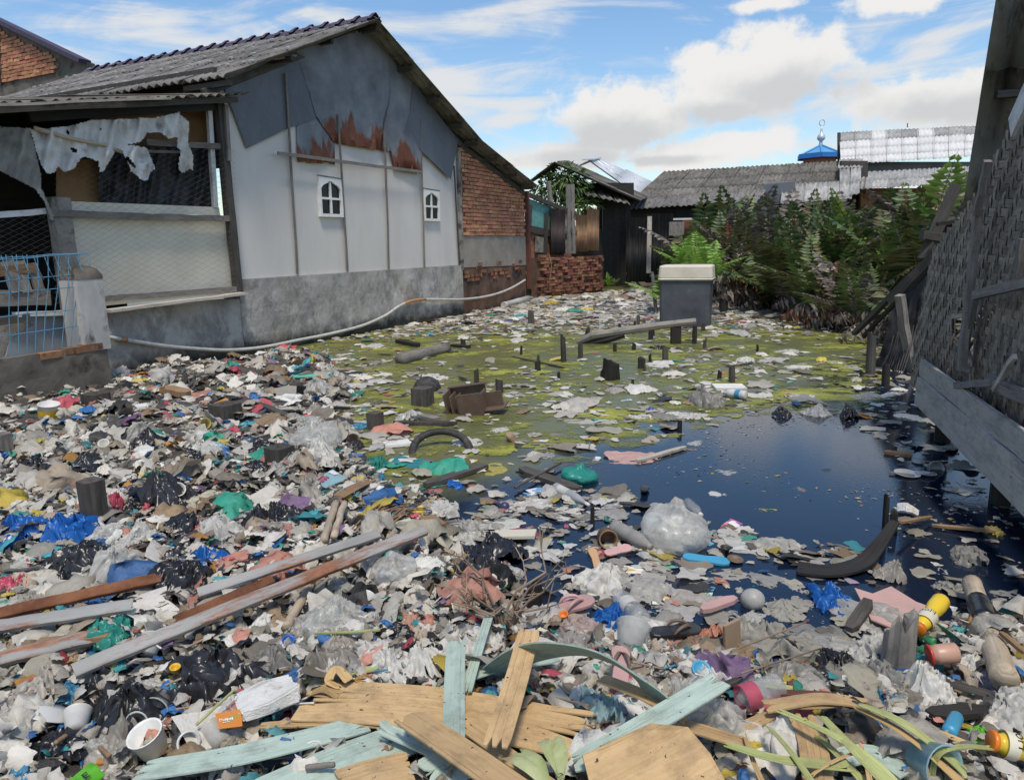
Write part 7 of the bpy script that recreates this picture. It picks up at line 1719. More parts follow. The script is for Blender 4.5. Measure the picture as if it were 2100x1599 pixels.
def crate():
    p = G(958, 848); E = empty('broken_crate', p, 'broken brown drawer unit tilted in the green water', 'crate'); R = Matrix.Translation(p) @ Euler((.12, -.16, -.25)).to_matrix().to_4x4(); s = mpp(p)*100
    def bx(c, h, nm='panel'):
        v, f, uv = boxv(V(c)*s, V((h[0]*s, 0, 0)), V((0, h[1]*s, 0)), V((0, 0, h[2]*s))); m = MB(); m.add([R @ q for q in v], f, uv); m.build(nm, 'hard_brown', E)
    bx((-.02, .38, .26), (.4, .02, .24)); bx((-.38, .12, .24), (.015, .24, .24)); bx((-.26, .10, .22), (.012, .2, .2)); bx((-.14, .08, .2), (.012, .18, .19)); bx((.0, .36, .5), (.42, .05, .012), 'top_panel')
    bx((.14, -.12, .2), (.25, .02, .24), 'front_panel'); bx((.38, .1, .2), (.015, .22, .2)); bx((.55, .2, .16), (.2, .015, .18)); bx((.3, .2, .02), (.5, .25, .012), 'bottom_panel')
crate()
def block(px, py, wpx, asp, hk, mat, label, yaw=None, tilt=.08, lift=0.0, name='foam_block', cat='foam', rag=.0):
    p = GH(px, py, lift); w_ = wpx*mpp(p); yaw = random.uniform(-.5, .5) if yaw is None else yaw
    bm = bmesh.new(); bmesh.ops.create_cube(bm, size=1); bmesh.ops.scale(bm, vec=(w_, w_*asp, w_*hk), verts=bm.verts); bmesh.ops.bevel(bm, geom=list(bm.edges), offset=min(w_*asp, w_*hk)*.12, segments=2, affect='EDGES')
    if rag:
        bmesh.ops.subdivide_edges(bm, edges=list(bm.edges), cuts=3, use_grid_fill=True)
        for q in bm.verts: q.co += V((mnoise.noise(q.co*9/w_*.2+V((px, 0, 0))), mnoise.noise(q.co*9/w_*.2+V((0, px, 0))), mnoise.noise(q.co*9/w_*.2+V((0, 0, px)))))*rag*w_
    me = bpy.data.meshes.new(name); bm.to_mesh(me); bm.free(); me.materials.append(M[mat]); o = put(name, me, (p.x, p.y, p.z+w_*hk*.4), label=label, cat=cat); o.rotation_euler = (random.gauss(0, tilt), random.gauss(0, tilt), yaw)
block(552, 1445, 118, .8, .30, 'foam', 'big pitted white foam chunk left of the wide plywood board', .5, .15, .05, rag=.12); block(647, 1006, 50, .8, .28, 'foam', 'white foam box by the orange-brown board end', -.3); block(600, 822, 40, .5, .35, 'foam', 'white foam block in the heap behind the clear bag', -.1); block(815, 912, 54, .8, .12, 'foam', 'flat white foam sheet left of the tyre', .3, rag=.05)
block(1495, 795, 62, .8, .08, 'foam', 'white foam board floating right of mid pond', -.1); block(1860, 1052, 36, .8, .5, 'foam', 'white foam lump beside the doubled post', .4, .3, rag=.15); block(1690, 656, 62, .5, .4, 'foam', 'long white foam box by the fern thicket', .05); block(1770, 672, 40, .6, .3, 'foam', 'small white foam slab below the fern thicket', .2)
block(292, 846, 26, .8, .7, 'hard_white', 'small white carton in the heap near the low wall', .3, .3, name='carton', cat='carton'); block(1055, 1098, 88, .42, .08, 'juice_white', 'bowed cream panel at the heap edge', -.15, .12, .05, 'panel', 'panel'); block(1050, 1112, 60, .5, .3, 'hard_black', 'black broken box under the cream panel', .1, .2, name='broken_box', cat='box'); block(755, 1008, 46, .75, .12, 'hard_grey', 'grey container lid by the orange-brown board end', .5, .15, .03, 'container_lid', 'lid')
block(1375, 876, 36, .8, .06, 'tan_card', 'buff cardboard flap afloat in the algae', .3, .2, .01, 'cardboard', 'cardboard'); block(1500, 1322, 44, .15, 1.3, 'tan_card', 'folded brown cardboard standing in the near water edge', .5, .2, .02, 'cardboard', 'cardboard'); block(1050, 905, 24, .9, .6, 'tan_card', 'tan packet half sunk beside a grey bag', .6, .4, 0, 'carton', 'carton'); block(828, 1078, 34, .5, .35, 'juice_white', 'cream and orange carton on the dry palm ribs', .4, .2, .03, 'carton', 'carton')
block(1300, 575, 34, .3, 1.0, 'hard_white', 'white plastic chair remnant on the far bank', .3, .5, .15, 'chair_remnant', 'chair part')
# ------------------------------------------------------------------ bags, wrappers and rags one can pick out
def bags(lst, name, cat, kind=None):
    for t in lst:
        k, px, py, w_, mat, lab = t[:6]; kw = t[6] if len(t) > 6 else {}
        item(k, px, py, w_, mat, lab, name=kw.pop('name', name), cat=kw.pop('cat', cat), **kw)
BAGS = [
 ('bag', 182, 956, 72, 'film_black', 'black bag left of centre between the clear bottles'), ('bag', 68, 958, 62, 'film_black', 'black bag above the bright pink bag'), ('bag', 402, 928, 52, 'film_black', 'round black bag left of the square sawn stump'), ('bag', 122, 920, 44, 'film_black', 'small black bag uphill of the clear bottle'),
 ('bag', 76, 984, 52, 'film_pink', 'bright pink bag near the left edge'), ('bag', 115, 1003, 34, 'film_teal', 'teal bag right below the bright pink one'), ('bag', 32, 1008, 26, 'film_teal', 'small teal bag at the left edge'), ('bag', 147, 1018, 28, 'film_teal', 'teal bag touching the tall square post'), ('bag', 350, 968, 28, 'film_teal', 'teal scrap bag behind the long black bag'),
 ('swathe', 45, 1082, 112, 'film_blue', 'large royal blue bag at the left edge', dict(hk=1.2)), ('swathe', 165, 1085, 140, 'film_blue', 'large royal blue bag in front of the tall square post', dict(hk=1.3)), ('swathe', 25, 1110, 70, 'film_blue', 'lower royal blue scrap at the left edge'),
 ('swathe', 338, 1015, 150, 'film_black', 'long black bag right of the tall square post', dict(hk=1.3)), ('bag', 275, 1040, 50, 'film_black', 'small black bag touching the pink cloth'), ('bag', 462, 1006, 56, 'film_paleRed', 'see-through pink bag right of the long black bag'), ('bag', 230, 1096, 84, 'film_clear', 'clear rumpled bag in front of the pink cloth'),
 ('bag', 272, 1126, 54, 'film_salmon', 'salmon bag behind the rusty red channel'), ('swathe', 432, 1150, 140, 'film_blue', 'royal blue bag draped behind the steel channels'), ('bag', 410, 908, 38, 'film_sky', 'small blue bag above the round black bag'), ('swathe', 20, 1205, 115, 'film_pink', 'big pink-red bag at the left edge behind the channels', dict(hk=1.3)),
 ('bag', 371, 1200, 118, 'film_black', 'round shiny black bag lying on the steel channels', dict(hk=1.2, sink=-.2)), ('swathe', 222, 1312, 112, 'film_teal', 'bright teal bag hanging over the steel channel', dict(hk=1.2, sink=-.25)), ('bag', 300, 1266, 84, 'film_black', 'black bag right of the bright teal bag'), ('swathe', 230, 1400, 190, 'film_black', 'flat black bag below the bright teal bag'),
 ('swathe', 435, 1392, 250, 'film_black', 'largest black bag in the left foreground', dict(hk=1.2)), ('swathe', 194, 1472, 90, 'film_teal', 'green-teal bag in the left foreground'), ('bag', 112, 1535, 125, 'film_black', 'black bag in the bottom left corner'), ('swathe', 145, 1422, 90, 'film_sky', 'blue bag scrap left of the largest black bag'),
 ('swathe', 40, 1590, 110, 'film_sky', 'blue bag scrap in the bottom left corner'), ('puffy', 650, 905, 104, 'film_clear', 'big pale clear bag bulging above the sawn stump', dict(hk=.8)), ('bag', 530, 925, 54, 'film_black', 'black bag left of the square sawn stump'), ('bag', 528, 960, 60, 'film_black', 'second black bag below the square sawn stump'),
 ('swathe', 660, 940, 80, 'film_stripe', 'dark grey striped bag right of the square sawn stump'), ('bag', 624, 928, 36, 'film_yellow', 'pale yellow bag touching the square sawn stump'), ('swathe', 742, 872, 44, 'film_sky', 'blue bag hanging on the square stump by the plank'), ('swathe', 836, 855, 70, 'film_white', 'white bag between stump and brown crate'), ('bag', 648, 800, 62, 'film_grey', 'grey bag over the charred stump'),
 ('swathe', 607, 1048, 92, 'film_blue', 'royal blue bag above the driftwood pair'), ('bag', 636, 1072, 54, 'film_black', 'black bag left of the driftwood pair'), ('swathe', 562, 1085, 105, 'film_paleRed', 'pale pink bag left of the driftwood pair'), ('bag', 552, 1095, 62, 'film_black', 'black bag on the pale pink bag'), ('swathe', 935, 992, 46, 'film_blue', 'small royal blue bag on the plank at the water edge'), ('swathe', 772, 952, 66, 'film_teal', 'teal film afloat above the white foam box'), ('swathe', 770, 974, 50, 'film_sky', 'sky blue film afloat above the white foam box'),
 ('puffy', 808, 1172, 92, 'film_clear', 'clear bag with dark contents at the end of the steel channels', dict(hk=.9)), ('bag', 748, 1240, 82, 'film_black', 'black bag right of the bamboo log'), ('bag', 640, 1262, 70, 'film_black', 'dull black bag right beside the bamboo log'), ('bag', 890, 1378, 56, 'film_black', 'small black bag between white sack and mint board'), ('swathe', 1352, 712, 34, 'film_black', 'black bag in mid pond beside a stub'),
 ('puffy', 1185, 977, 70, 'film_teal', 'tied teal bag floating in the clear water', dict(hk=.7)), ('puffy', 1382, 1100, 132, 'film_clear', 'big tied clear-white bag floating in the clear water', dict(hk=.95, sink=.0)), ('float', 1205, 857, 95, 'film_white', 'flat white bag afloat in mid pond', dict(asp=.6)), ('float', 1302, 852, 48, 'film_white', 'small flat white bag right of the mid pond one'), ('bag', 1445, 822, 76, 'film_grey', 'grey bag heap afloat right of mid pond', dict(asp=.7)),
 ('swathe', 1258, 1275, 105, 'film_blue', 'bright blue bag in front of the clear bottle', dict(hk=1.3)), ('swathe', 1290, 1212, 78, 'film_black', 'black film afloat by the clear bottle'), ('bag', 1187, 1300, 105, 'film_pinkgrey', 'dirty pink-grey bag in front of the big pink sandal', dict(hk=1.1)), ('bag', 1338, 1308, 84, 'film_grey', 'grey crumpled bag left of the torn shoe', dict(hk=1.1)), ('swathe', 1448, 1305, 90, 'film_salmon', 'orange-red bag right of the torn shoe', dict(hk=1.1)),
 ('swathe', 1700, 1222, 115, 'film_blue', 'bright blue bag afloat left of the pink sheet', dict(hk=1.0)), ('bag', 1825, 1372, 105, 'film_black', 'black bag around the foot of the big pale stump'), ('bag', 1725, 1372, 125, 'film_black', 'dark slumped bag left of the big pale stump', dict(asp=.6)), ('bag', 1968, 1314, 62, 'film_white', 'white bag right of the juice bottle'), ('bag', 1990, 1360, 62, 'film_white', 'white bag right of the red-lid jar'), ('bag', 2000, 1318, 50, 'film_white', 'small white bag touching the bamboo culm'),
 ('swathe', 1985, 1136, 90, 'film_grey', 'grey film afloat in the dark corner by the hut'), ('swathe', 2037, 1086, 54, 'film_yellow', 'yellow cloth-like bag afloat in the dark corner'), ('bag', 1825, 1182, 52, 'film_dirty', 'grey bag pulled over a stub near the pink sheet', dict(hk=1.8)), ('swathe', 1940, 1200, 60, 'film_grey', 'grey film by the top of the bamboo culm'), ('swathe', 1245, 1458, 165, 'film_aqua', 'large pale blue clear bag behind the plywood sheet', dict(hk=1.3)),
 ('bag', 1310, 1402, 95, 'film_clear', 'clear bag beneath the bent mint band', dict(asp=.7)), ('swathe', 1820, 1440, 95, 'film_sky', 'dark blue bag in the near right litter'), ('bag', 1462, 1538, 84, 'film_black', 'black bag right of the plywood sheet'), ('bag', 2000, 1512, 90, 'film_lime', 'lime green pouch behind the near juice bottle', dict(asp=.6)), ('bag', 2065, 1485, 90, 'film_dirty', 'grey-brown bag above the near juice bottle'), ('puffy', 1605, 1525, 115, 'sack', 'white bulging sack under the green leaf strips', dict(hk=.8)),
 ('bag', 1570, 1420, 90, 'film_clear', 'clear film heap above the pink-labelled bottle'), ('swathe', 1185, 1200, 60, 'film_dirty', 'dirty film left of the white sack afloat'), ('bag', 1605, 848, 40, 'film_black', 'black bag afloat at the upper edge of the blue water'), ('bag', 1742, 850, 54, 'film_black', 'black bag afloat near the hut corner', dict(asp=.6)), ('bag', 1675, 845, 48, 'film_white', 'white bag afloat at the upper edge of the blue water'), ('bag', 1530, 738, 40, 'film_white', 'white bag afloat below the tank'), ('bag', 1690, 668, 40, 'film_black', 'black bag afloat by the fern thicket'),
 ('bag', 60, 1240, 95, 'film_dirty', 'dirty grey bag on the left channel', dict(asp=.7)), ('bag', 90, 1275, 70, 'film_white', 'whitish bag below the dirty grey one at left'), ('swathe', 80, 1410, 170, 'film_dirty', 'large beige film at the left edge below the channels'), ('bag', 300, 1420, 90, 'film_clear', 'clear bag on the largest black bag'), ('bag', 215, 1540, 110, 'film_clear', 'clear stained bag at the bottom left'), ('bag', 380, 1560, 95, 'film_grey', 'grey clear bag above the long mint board'), ('bag', 560, 1355, 110, 'film_grey', 'pale grey bag right of the largest black bag'), ('bag', 610, 1400, 70, 'film_aqua', 'bluish clear bag above the foam chunk'),
 ('bag', 700, 1320, 80, 'film_dirty', 'grey bag above the flat lime-green lath'), ('bag', 540, 1250, 60, 'film_dirty', 'grey bag between channel and bamboo log'), ('bag', 690, 1200, 70, 'film_clear', 'clear bag above the black bag by the bamboo log'), ('bag', 880, 1160, 76, 'film_grey', 'grey bag right of the bag with dark contents'), ('bag', 960, 1230, 60, 'film_dirty', 'grey bag left of the rotten black stump'), ('bag', 480, 1290, 60, 'film_dirty', 'beige bag under the longest channel')]
bags(BAGS, 'plastic_bag', 'plastic bag')
bb = [o for o in bpy.data.objects if o.get('label', '').startswith('big tied clear-white')][0]
m = MB(); c_ = bb.location+V((0, 0, bb.scale.z*.70)); m.add(*tube([c_+V((math.cos(t*.524)*.016, math.sin(t*.524)*.016, .002*math.sin(t))) for t in range(13)], .004, 6)); tb = m.build('tie', 'film_salmon', None, smooth=True); tb.parent = bb; tb.matrix_parent_inverse = (Matrix.Translation(bb.location) @ bb.rotation_euler.to_matrix().to_4x4() @ Matrix.Diagonal((*bb.scale, 1))).inverted()
RAGS = [
 ('swathe', 236, 1040, 62, 'film_pink', 'pink cloth hanging beside the tall square post', dict(hk=2.6, asp=.8)), ('swathe', 843, 1274, 118, 'cloth_salmon', 'crumpled salmon cloth behind the white sack', dict(hk=1.0)), ('swathe', 1372, 1376, 100, 'cloth_brown', 'pinkish brown cloth right of the pink sandal', dict(hk=1.1)), ('swathe', 640, 1028, 90, 'film_dirty', 'beige cloth below the white foam box'),
 ('float', 1300, 932, 122, 'pink_sheet', 'peach-pink sheet floating at the head of the clear water', dict(asp=.75)), ('float', 1432, 900, 70, 'film_clear', 'clear plastic strip afloat near the pink sheet', dict(asp=.35, rot=1.0)), ('swathe', 60, 1318, 130, 'tan_card', 'buff torn cardboard between the left channels'), ('swathe', 150, 1340, 110, 'tan_card', 'buff torn cardboard below the teal bag')]
bags(RAGS, 'rag', 'cloth')
SACKS = [
 ('swathe', 835, 1372, 150, 'sack', 'white woven sack slumped behind the mint boards', dict(hk=1.5)), ('swathe', 950, 1312, 170, 'sack', 'white woven sack folded left of the dry shrub', dict(hk=1.2)), ('bag', 1232, 1190, 104, 'sack', 'white sack afloat by the gold wrapper', dict(hk=.9)), ('swathe', 1600, 1318, 175, 'sack_grey', 'grey muddy sack at the near water edge', dict(hk=.8)), ('bag', 1520, 1290, 80, 'sack_grey', 'grey muddy net bundle right of the orange-red bag', dict(asp=.7)), ('swathe', 1660, 1365, 110, 'dead_fibre', 'brown fibrous matting behind the big pale stump', dict(hk=.4)), ('bag', 1605, 1245, 90, 'sack_grey', 'grey netting afloat beside the white balloon', dict(hk=.5))]
bags(SACKS, 'sack', 'sack')
WR = [
 ('flat', 275, 944, 46, 'hard_yellow', 'yellow packet lying left of the long black bag', dict(asp=.6)), ('flat', 430, 1047, 34, 'film_pink', 'pink wrapper right of the long black bag', dict(asp=.8)), ('flat', 468, 1112, 54, 'film_pink', 'pink and purple wrapper above the royal blue draped bag', dict(asp=.6)), ('flat', 316, 1045, 36, 'film_blue', 'blue wrapper in front of the long black bag', dict(asp=.5)), ('flat', 62, 1112, 34, 'film_red', 'red and white wrapper below the royal blue bag'), ('flat', 316, 870, 48, 'film_blue', 'blue wrapper uphill of the yellow packet', dict(asp=.5)), ('flat', 375, 832, 42, 'film_aqua', 'aqua and purple wrapper near the wide low stump', dict(tilt=.6)),
 ('flat', 277, 1353, 52, 'film_purple', 'purple wrapper on the flat black bag', dict(asp=.5)), ('flat', 460, 1422, 62, 'film_blue', 'blue wrapper right of the largest black bag', dict(asp=.6, tilt=.5)), ('flat', 380, 1240, 46, 'film_blue', 'blue white wrapper under the shiny black bag', dict(asp=.5)), ('flat', 1302, 1163, 88, 'juice_white', 'white and gold wrapper afloat below the crushed bottle', dict(asp=.4, rot=-.3)),
 ('flat', 1445, 1210, 60, 'film_sky', 'turquoise wrapper afloat below the blue slipper', dict(asp=.6)), ('flat', 1365, 1206, 48, 'film_purple', 'purple wrapper afloat beside the black film', dict(asp=.6)), ('flat', 1497, 1074, 56, 'film_pink', 'pink and white wrapper afloat right of the big tied bag', dict(asp=.5)), ('flat', 1455, 1090, 46, 'film_sky', 'blue wrapper afloat right of the big tied bag', dict(asp=.5)), ('flat', 1363, 1145, 36, 'hard_green', 'green square wrapper afloat below the big tied bag', dict(asp=.8)), ('flat', 1458, 1458, 90, 'film_red', 'red and white folded wrapper behind the plywood sheet', dict(asp=.6, tilt=.5)), ('flat', 1480, 1468, 70, 'film_grey', 'silver printed wrapper beside the red one', dict(asp=.7, tilt=.5)),
 ('flat', 1385, 1405, 50, 'paper_white', 'small white paper under the bent mint band', dict(asp=.7)), ('sheet', 2022, 1398, 72, 'film_lilac', 'crumpled printed paper with coloured patches by the bamboo culm', dict(hk=1.4)), ('sheet', 2047, 1445, 54, 'film_lilac', 'crumpled lilac tissue above the lime pouch', dict(hk=1.6)), ('sheet', 895, 1340, 48, 'paper_white', 'crumpled white and blue paper by the mint board', dict(hk=1.4)), ('flat', 1570, 1190, 28, 'film_yellow', 'yellow wrapper afloat left of the bright blue bag', dict(asp=.6)), ('flat', 1745, 1187, 36, 'film_lilac', 'lilac wrapper afloat under the palm sheath', dict(asp=.6)),
 ('flat', 1892, 1440, 66, 'film_orange', 'orange and black wrapper left of the black plank', dict(asp=.4)), ('flat', 1480, 760, 44, 'film_red', 'red strip afloat right of mid pond', dict(asp=.25, rot=.1)), ('flat', 1202, 745, 32, 'film_sky', 'blue flat scrap afloat in mid pond', dict(asp=.6)), ('flat', 1915, 998, 44, 'film_red', 'red strip afloat beside the hut', dict(asp=.3, rot=.2)), ('flat', 1972, 1242, 40, 'hard_red', 'red toothbrush-like strip beside the bamboo culm', dict(asp=.1, rot=-.1)), ('flat', 620, 858, 52, 'film_red', 'red and blue wrapper behind the big clear bag', dict(asp=.35)), ('flat', 1225, 938, 30, 'film_aqua', 'pale blue wrapper left of the peach-pink sheet', dict(asp=.5, rot=1.2)),
 ('flat', 600, 1230, 40, 'film_blue', 'blue wrapper between channel and bamboo log', dict(asp=.5)), ('flat', 1180, 1228, 60, 'film_aqua', 'blue printed wrapper behind the big pink sandal', dict(asp=.5)), ('flat', 1205, 1350, 50, 'film_sky', 'blue wrapper under the tall plywood strip', dict(asp=.4, tilt=.5)), ('flat', 320, 1452, 40, 'paper_white', 'white and blue sachet left of the largest black bag', dict(asp=.8)), ('flat', 1130, 1385, 70, 'film_yellow', 'yellow printed packet inside the mint arch', dict(asp=.5)), ('sheet', 600, 1470, 70, 'film_pink', 'magenta film under the wide splintered board'), ('flat', 1562, 1572, 60, 'film_red', 'red and black can-like wrapper at the bottom edge', dict(asp=.7, tilt=.4)), ('sheet', 1030, 1590, 80, 'film_white', 'white and black film behind the corn husks')]
bags(WR, 'wrapper', 'wrapper')
def pinkboard():
    P = [GH(x, y, .03+.01*i % 3) for i, (x, y) in enumerate([(1752, 1208), (1790, 1215), (1828, 1196), (1880, 1222), (1922, 1232), (1958, 1292), (1925, 1285), (1880, 1262), (1830, 1248), (1790, 1228)])]
    c = sum(P, V())/len(P)
    for p in P: p.z = .035+.12*(p.y-c.y)*.1
    poly_board(None, 'pink_board', P, -Z, .006, 'pink_sheet', label='large torn pink sheet lying in the near right water', cat='sheet')
pinkboard()
def sachet():
    A, B, C_, D = GH(441, 1462, .09), GH(494, 1453, .10), GH(497, 1488, .085), GH(449, 1494, .08); n = (B-A).cross(D-A).normalized(); n = n if n.z > 0 else -n
    o = poly_board(None, 'orange_sachet', [A, B, C_, D], -n, .004, 'film_orange', label='orange sachet with pale lettering above the long mint board', cat='sachet')
    U = (B-A); W_ = (D-A)
    poly_board(o, 'yellow_print', [A+U*.45+W_*.35+n*.002, A+U*.95+W_*.25+n*.002, A+U*.97+W_*.75+n*.002, A+U*.4+W_*.8+n*.002], -n, .0015, 'film_yellow')
    cu = bpy.data.curves.new('print', 'FONT'); cu.body = 'M'; cu.size = 1; to = bpy.data.objects.new('print', cu); col.objects.link(to); dg = bpy.context.evaluated_depsgraph_get(); me0 = to.evaluated_get(dg).to_mesh()
    v = [A+U*(.10+q.co.x*.17)+W_*(.60-q.co.y*.28)+n*.0035 for q in me0.vertices]; f = [tuple(p.vertices) for p in me0.polygons]; to.evaluated_get(dg).to_mesh_clear(); bpy.data.objects.remove(to)
    m = MB(); m.add(v, f)
    for q in range(6): m.add(*boxv(A+U*(.28+q*.065)+W_*(.53-.01*(q % 2))+n*.003, U*.022, W_*(.045+.02*(q % 3)), n*.0008))
    for q in range(4): m.add(*boxv(A+U*(.24+q*.07)+W_*.68+n*.003, U*.025, W_*.022, n*.0008))
    m.build('lettering', 'paper_white', o)
sachet()
def flatpack(name, pts, mat, label, cat, marks, th=.004):
    """a folded pouch lying on the heap: corner pixels with lifts; marks = (x0, y0, x1, y1, material) in pouch coordinates"""
    P = [GH(*p) for p in pts]; A, B, D = P[0], P[1], P[-1]; U, W_ = B-A, D-A; n = U.cross(W_).normalized(); n = n if n.z > 0 else -n
    K = 9; v = []; f = []; m = MB()
    for s in (0, 1):
        for j in range(K+1):
            for i in range(K+1):
                a, b = i/K, j/K; q = lerp(lerp(P[0], P[1], a), lerp(P[3], P[2], a), b); w_ = math.sin(math.pi*a)*math.sin(math.pi*b)
                v.append(q+n*(w_*.014+.006*mnoise.noise(V((a*5, b*5, len(label)))) - s*th))
    k = K+1
    for j in range(K):
        for i in range(K):
            a = j*k+i; f += [(a, a+1, a+k+1, a+k), (k*k+a, k*k+a+k, k*k+a+k+1, k*k+a+1)]
    m.add(v, f); o = m.build(name, mat, smooth=True, label=label, cat=cat)
    for (x0, y0, x1, y1, mt) in marks:
        c = lambda a, b: lerp(lerp(P[0], P[1], a), lerp(P[3], P[2], a), b)+n*(math.sin(math.pi*a)*math.sin(math.pi*b)*.014+.0075)
        poly_board(o, 'print_mark', [c(x0, y0), c(x1, y0), c(x1, y1), c(x0, y1)], -n, .0008, mt)
    return o
flatpack('aqua_packet', [(640, 985, .06), (682, 962, .10), (712, 980, .08), (668, 1000, .05)], 'film_aqua', 'pale aqua packet with pink print above the white foam box', 'packet', [(.12, .2, .42, .32, 'film_pink'), (.12, .42, .24, .62, 'film_pink'), (.28, .42, .36, .62, 'film_pink'), (.40, .42, .46, .62, 'film_pink'), (.7, .15, .92, .6, 'paper_white')])
flatpack('lime_bag', [(134, 1604, .06), (186, 1562, .13), (214, 1588, .10), (176, 1630, .05)], 'film_lime', 'vivid lime green bag with black letters at the bottom edge', 'plastic bag', [(.42, .30, .47, .62, 'hard_black'), (.47, .56, .60, .62, 'hard_black'), (.66, .30, .71, .62, 'hard_black'), (.71, .30, .82, .36, 'hard_black'), (.71, .43, .80, .49, 'hard_black'), (.71, .56, .82, .62, 'hard_black')])
def husk(px, py, L, yaw, label):
    p = GH(px, py, .12); E = empty('corn_husk', p, label, 'husk'); rnd = random.Random(px)
    for k in range(6):
        a = yaw+rnd.uniform(-.35, .35); S = []; R = []
        for i in range(9):
            t = i/8; S.append(p+V((math.cos(a)*L*t, math.sin(a)*L*t, .03*math.sin(t*3)+rnd.uniform(-.003, .003)+k*.004)))
        m = MB(); v = []; f = []; uv = []
        for i, q in enumerate(S):
            t = i/8; w_ = L*.14*math.sin(math.pi*min(.97, .12+t*.88)); s = V((-math.sin(a), math.cos(a), 0)); v += [q-s*w_, q+Z*w_*.5, q+s*w_]; uv += [(t, 0), (t, .1), (t, .2)]
            if i: o = (i-1)*3; f += [(o, o+1, o+4, o+3), (o+1, o+2, o+5, o+4)]
        m.add(v, f, uv); m.build('husk_leaf', 'husk', E, smooth=True)
husk(1150, 1600, .13, 1.75, 'green corn husk left of the plywood sheet, upper one'); husk(1125, 1630, .15, 2.3, 'green corn husk at the bottom edge, lower one')
# ------------------------------------------------------------------ more bags, wrappers, cups and sticks all over the heap and the pond, each on its own
MARKS = [(o['label'], o.location.copy()) for o in bpy.data.objects if o.parent is None and o.get('category') and o.get('kind') is None and o.location.y < 22 and o.name.split('.')[0] in
         ('sawn_stump', 'post_stub', 'steel_channel', 'juice_bottle', 'jar', 'tub', 'broken_crate', 'tyre', 'palm_log', 'bamboo_culm', 'bamboo_log', 'foam_block', 'water_tank', 'plastic_bag', 'sandal', 'bowl', 'ball', 'glass_bottle', 'dry_shrub', 'palm_sheath', 'pink_board', 'plywood_sheet', 'sack')]
def short(l):
    wds = l.split(); out = []
    for q in wds:
        if q in ('left', 'right', 'with', 'beside', 'lying', 'behind', 'in', 'at', 'near', 'by', 'on', 'above', 'below', 'between', 'under', 'over', 'floating', 'afloat', 'slumped', 'hanging', 'standing', 'bulging', 'running', 'slanting', 'touching', 'draped', 'and', 'around', 'pulled', 'uphill', 'just', 'half', 'tilted', 'sprouting', 'rising', 'folded') and len(out) > 1: break
        out.append(q)
    return ' '.join(out[:5]).rstrip(',')
USED = set()
def autolabel(desc, p):
    c = sorted(((m[1]-p).length, i) for i, m in enumerate(MARKS))[:12]
    for tries in ('', 'small ', 'second '):
        for d, i in c:
            q = p-MARKS[i][1]; s = short(MARKS[i][0])
            rel = ('behind' if q.y > 0 else 'in front of') if abs(q.y) > abs(q.x) else ('right of' if q.x > 0 else 'left of')
            l = '%s%s %s the %s' % (tries, desc, rel, s)
            if l not in USED and len(l.split()) <= 16: USED.add(l); return l
    return l
rz = random.Random(77)
KEEPOFF = [np.array(q, float) for q in ([(560, 1400), (880, 1400), (900, 1290), (1120, 1260), (1130, 1330), (1420, 1420), (1500, 1370), (1520, 1420), (1420, 1480), (1560, 1620), (240, 1620), (240, 1560), (560, 1500)], [(1480, 1420), (1800, 1410), (2100, 1520), (2100, 1620), (1480, 1620)], [(90, 1460), (440, 1350), (930, 1160), (900, 1050), (400, 1180), (-50, 1240), (-50, 1400)], [(1790, 1230), (1960, 1230), (1960, 1400), (1790, 1400)])]
def scatter(n, region, kinds, name, cat, szr, group, floaty=False, ymax=12, hk=1.0):
    k = 0; t = 0
    while k < n and t < n*60:
        t += 1; px = rz.uniform(0, 2100); py = rz.uniform(640 if floaty else 760, 1599)
        if not floaty and any(inpoly(Q, np.array([px]), np.array([py]))[0] for Q in KEEPOFF): continue
        p = GH(px, py)
        if p.y > ymax: continue
        inh = float(samp(HMB, p.x, p.y)) if p.x < X1-.1 and p.y < Y1-.1 else 0
        if floaty != (inh < .35): continue
        if floaty and not (inpoly(PF, np.array([p.x]), np.array([p.y]))[0] or inpoly(PC, np.array([p.x]), np.array([p.y]))[0]): continue
        if any((m[1].xy-p.xy).length < .07 for m in MARKS): continue
        kd, mt, desc = rz.choice(kinds); s = rz.uniform(*szr); w_ = s/mpp(p)
        o = item(kd, px, py, w_, mt, autolabel(desc, p), asp=rz.uniform(.6, 1), name=name, cat=cat, group=group, tilt=.04 if floaty else .22, hk=hk*(rz.uniform(.5, .8) if floaty else rz.uniform(.8, 1.3)), sink=.05 if floaty else .12)
        k += 1
scatter(125, 'heap', [('bagmid', 'film_grey', 'grey crumpled bag'), ('bagmid', 'film_white', 'whitish crumpled bag'), ('swathe', 'film_grey', 'grey film'), ('swathe', 'film_white', 'whitish film'), ('swathe', 'film_clear', 'clear film'), ('sheet', 'film_clear', 'clear crumpled film'), ('swathe', 'film_dirty', 'dirty beige film'), ('sheet', 'film_dirty', 'dirty beige crumpled film'), ('sheet', 'film_grey', 'grey crumpled film'), ('sheet', 'film_white', 'whitish crumpled film'), ('swathe', 'film_black', 'black film'), ('sheet', 'film_black', 'black crumpled film')], 'plastic_bag', 'plastic bag', (.10, .26), 'loose bags in the heap')
scatter(60, 'heap', [('bag', 'film_grey', 'bulky grey bag'), ('bag', 'film_white', 'bulky whitish bag'), ('bag', 'film_clear', 'bulky clear bag'), ('swathe', 'film_white', 'broad whitish film'), ('swathe', 'film_dirty', 'broad beige film'), ('bag', 'film_black', 'bulky black bag'), ('swathe', 'film_clear', 'broad clear film')], 'plastic_bag', 'plastic bag', (.16, .30), 'bulky bags in the heap', ymax=5.5)
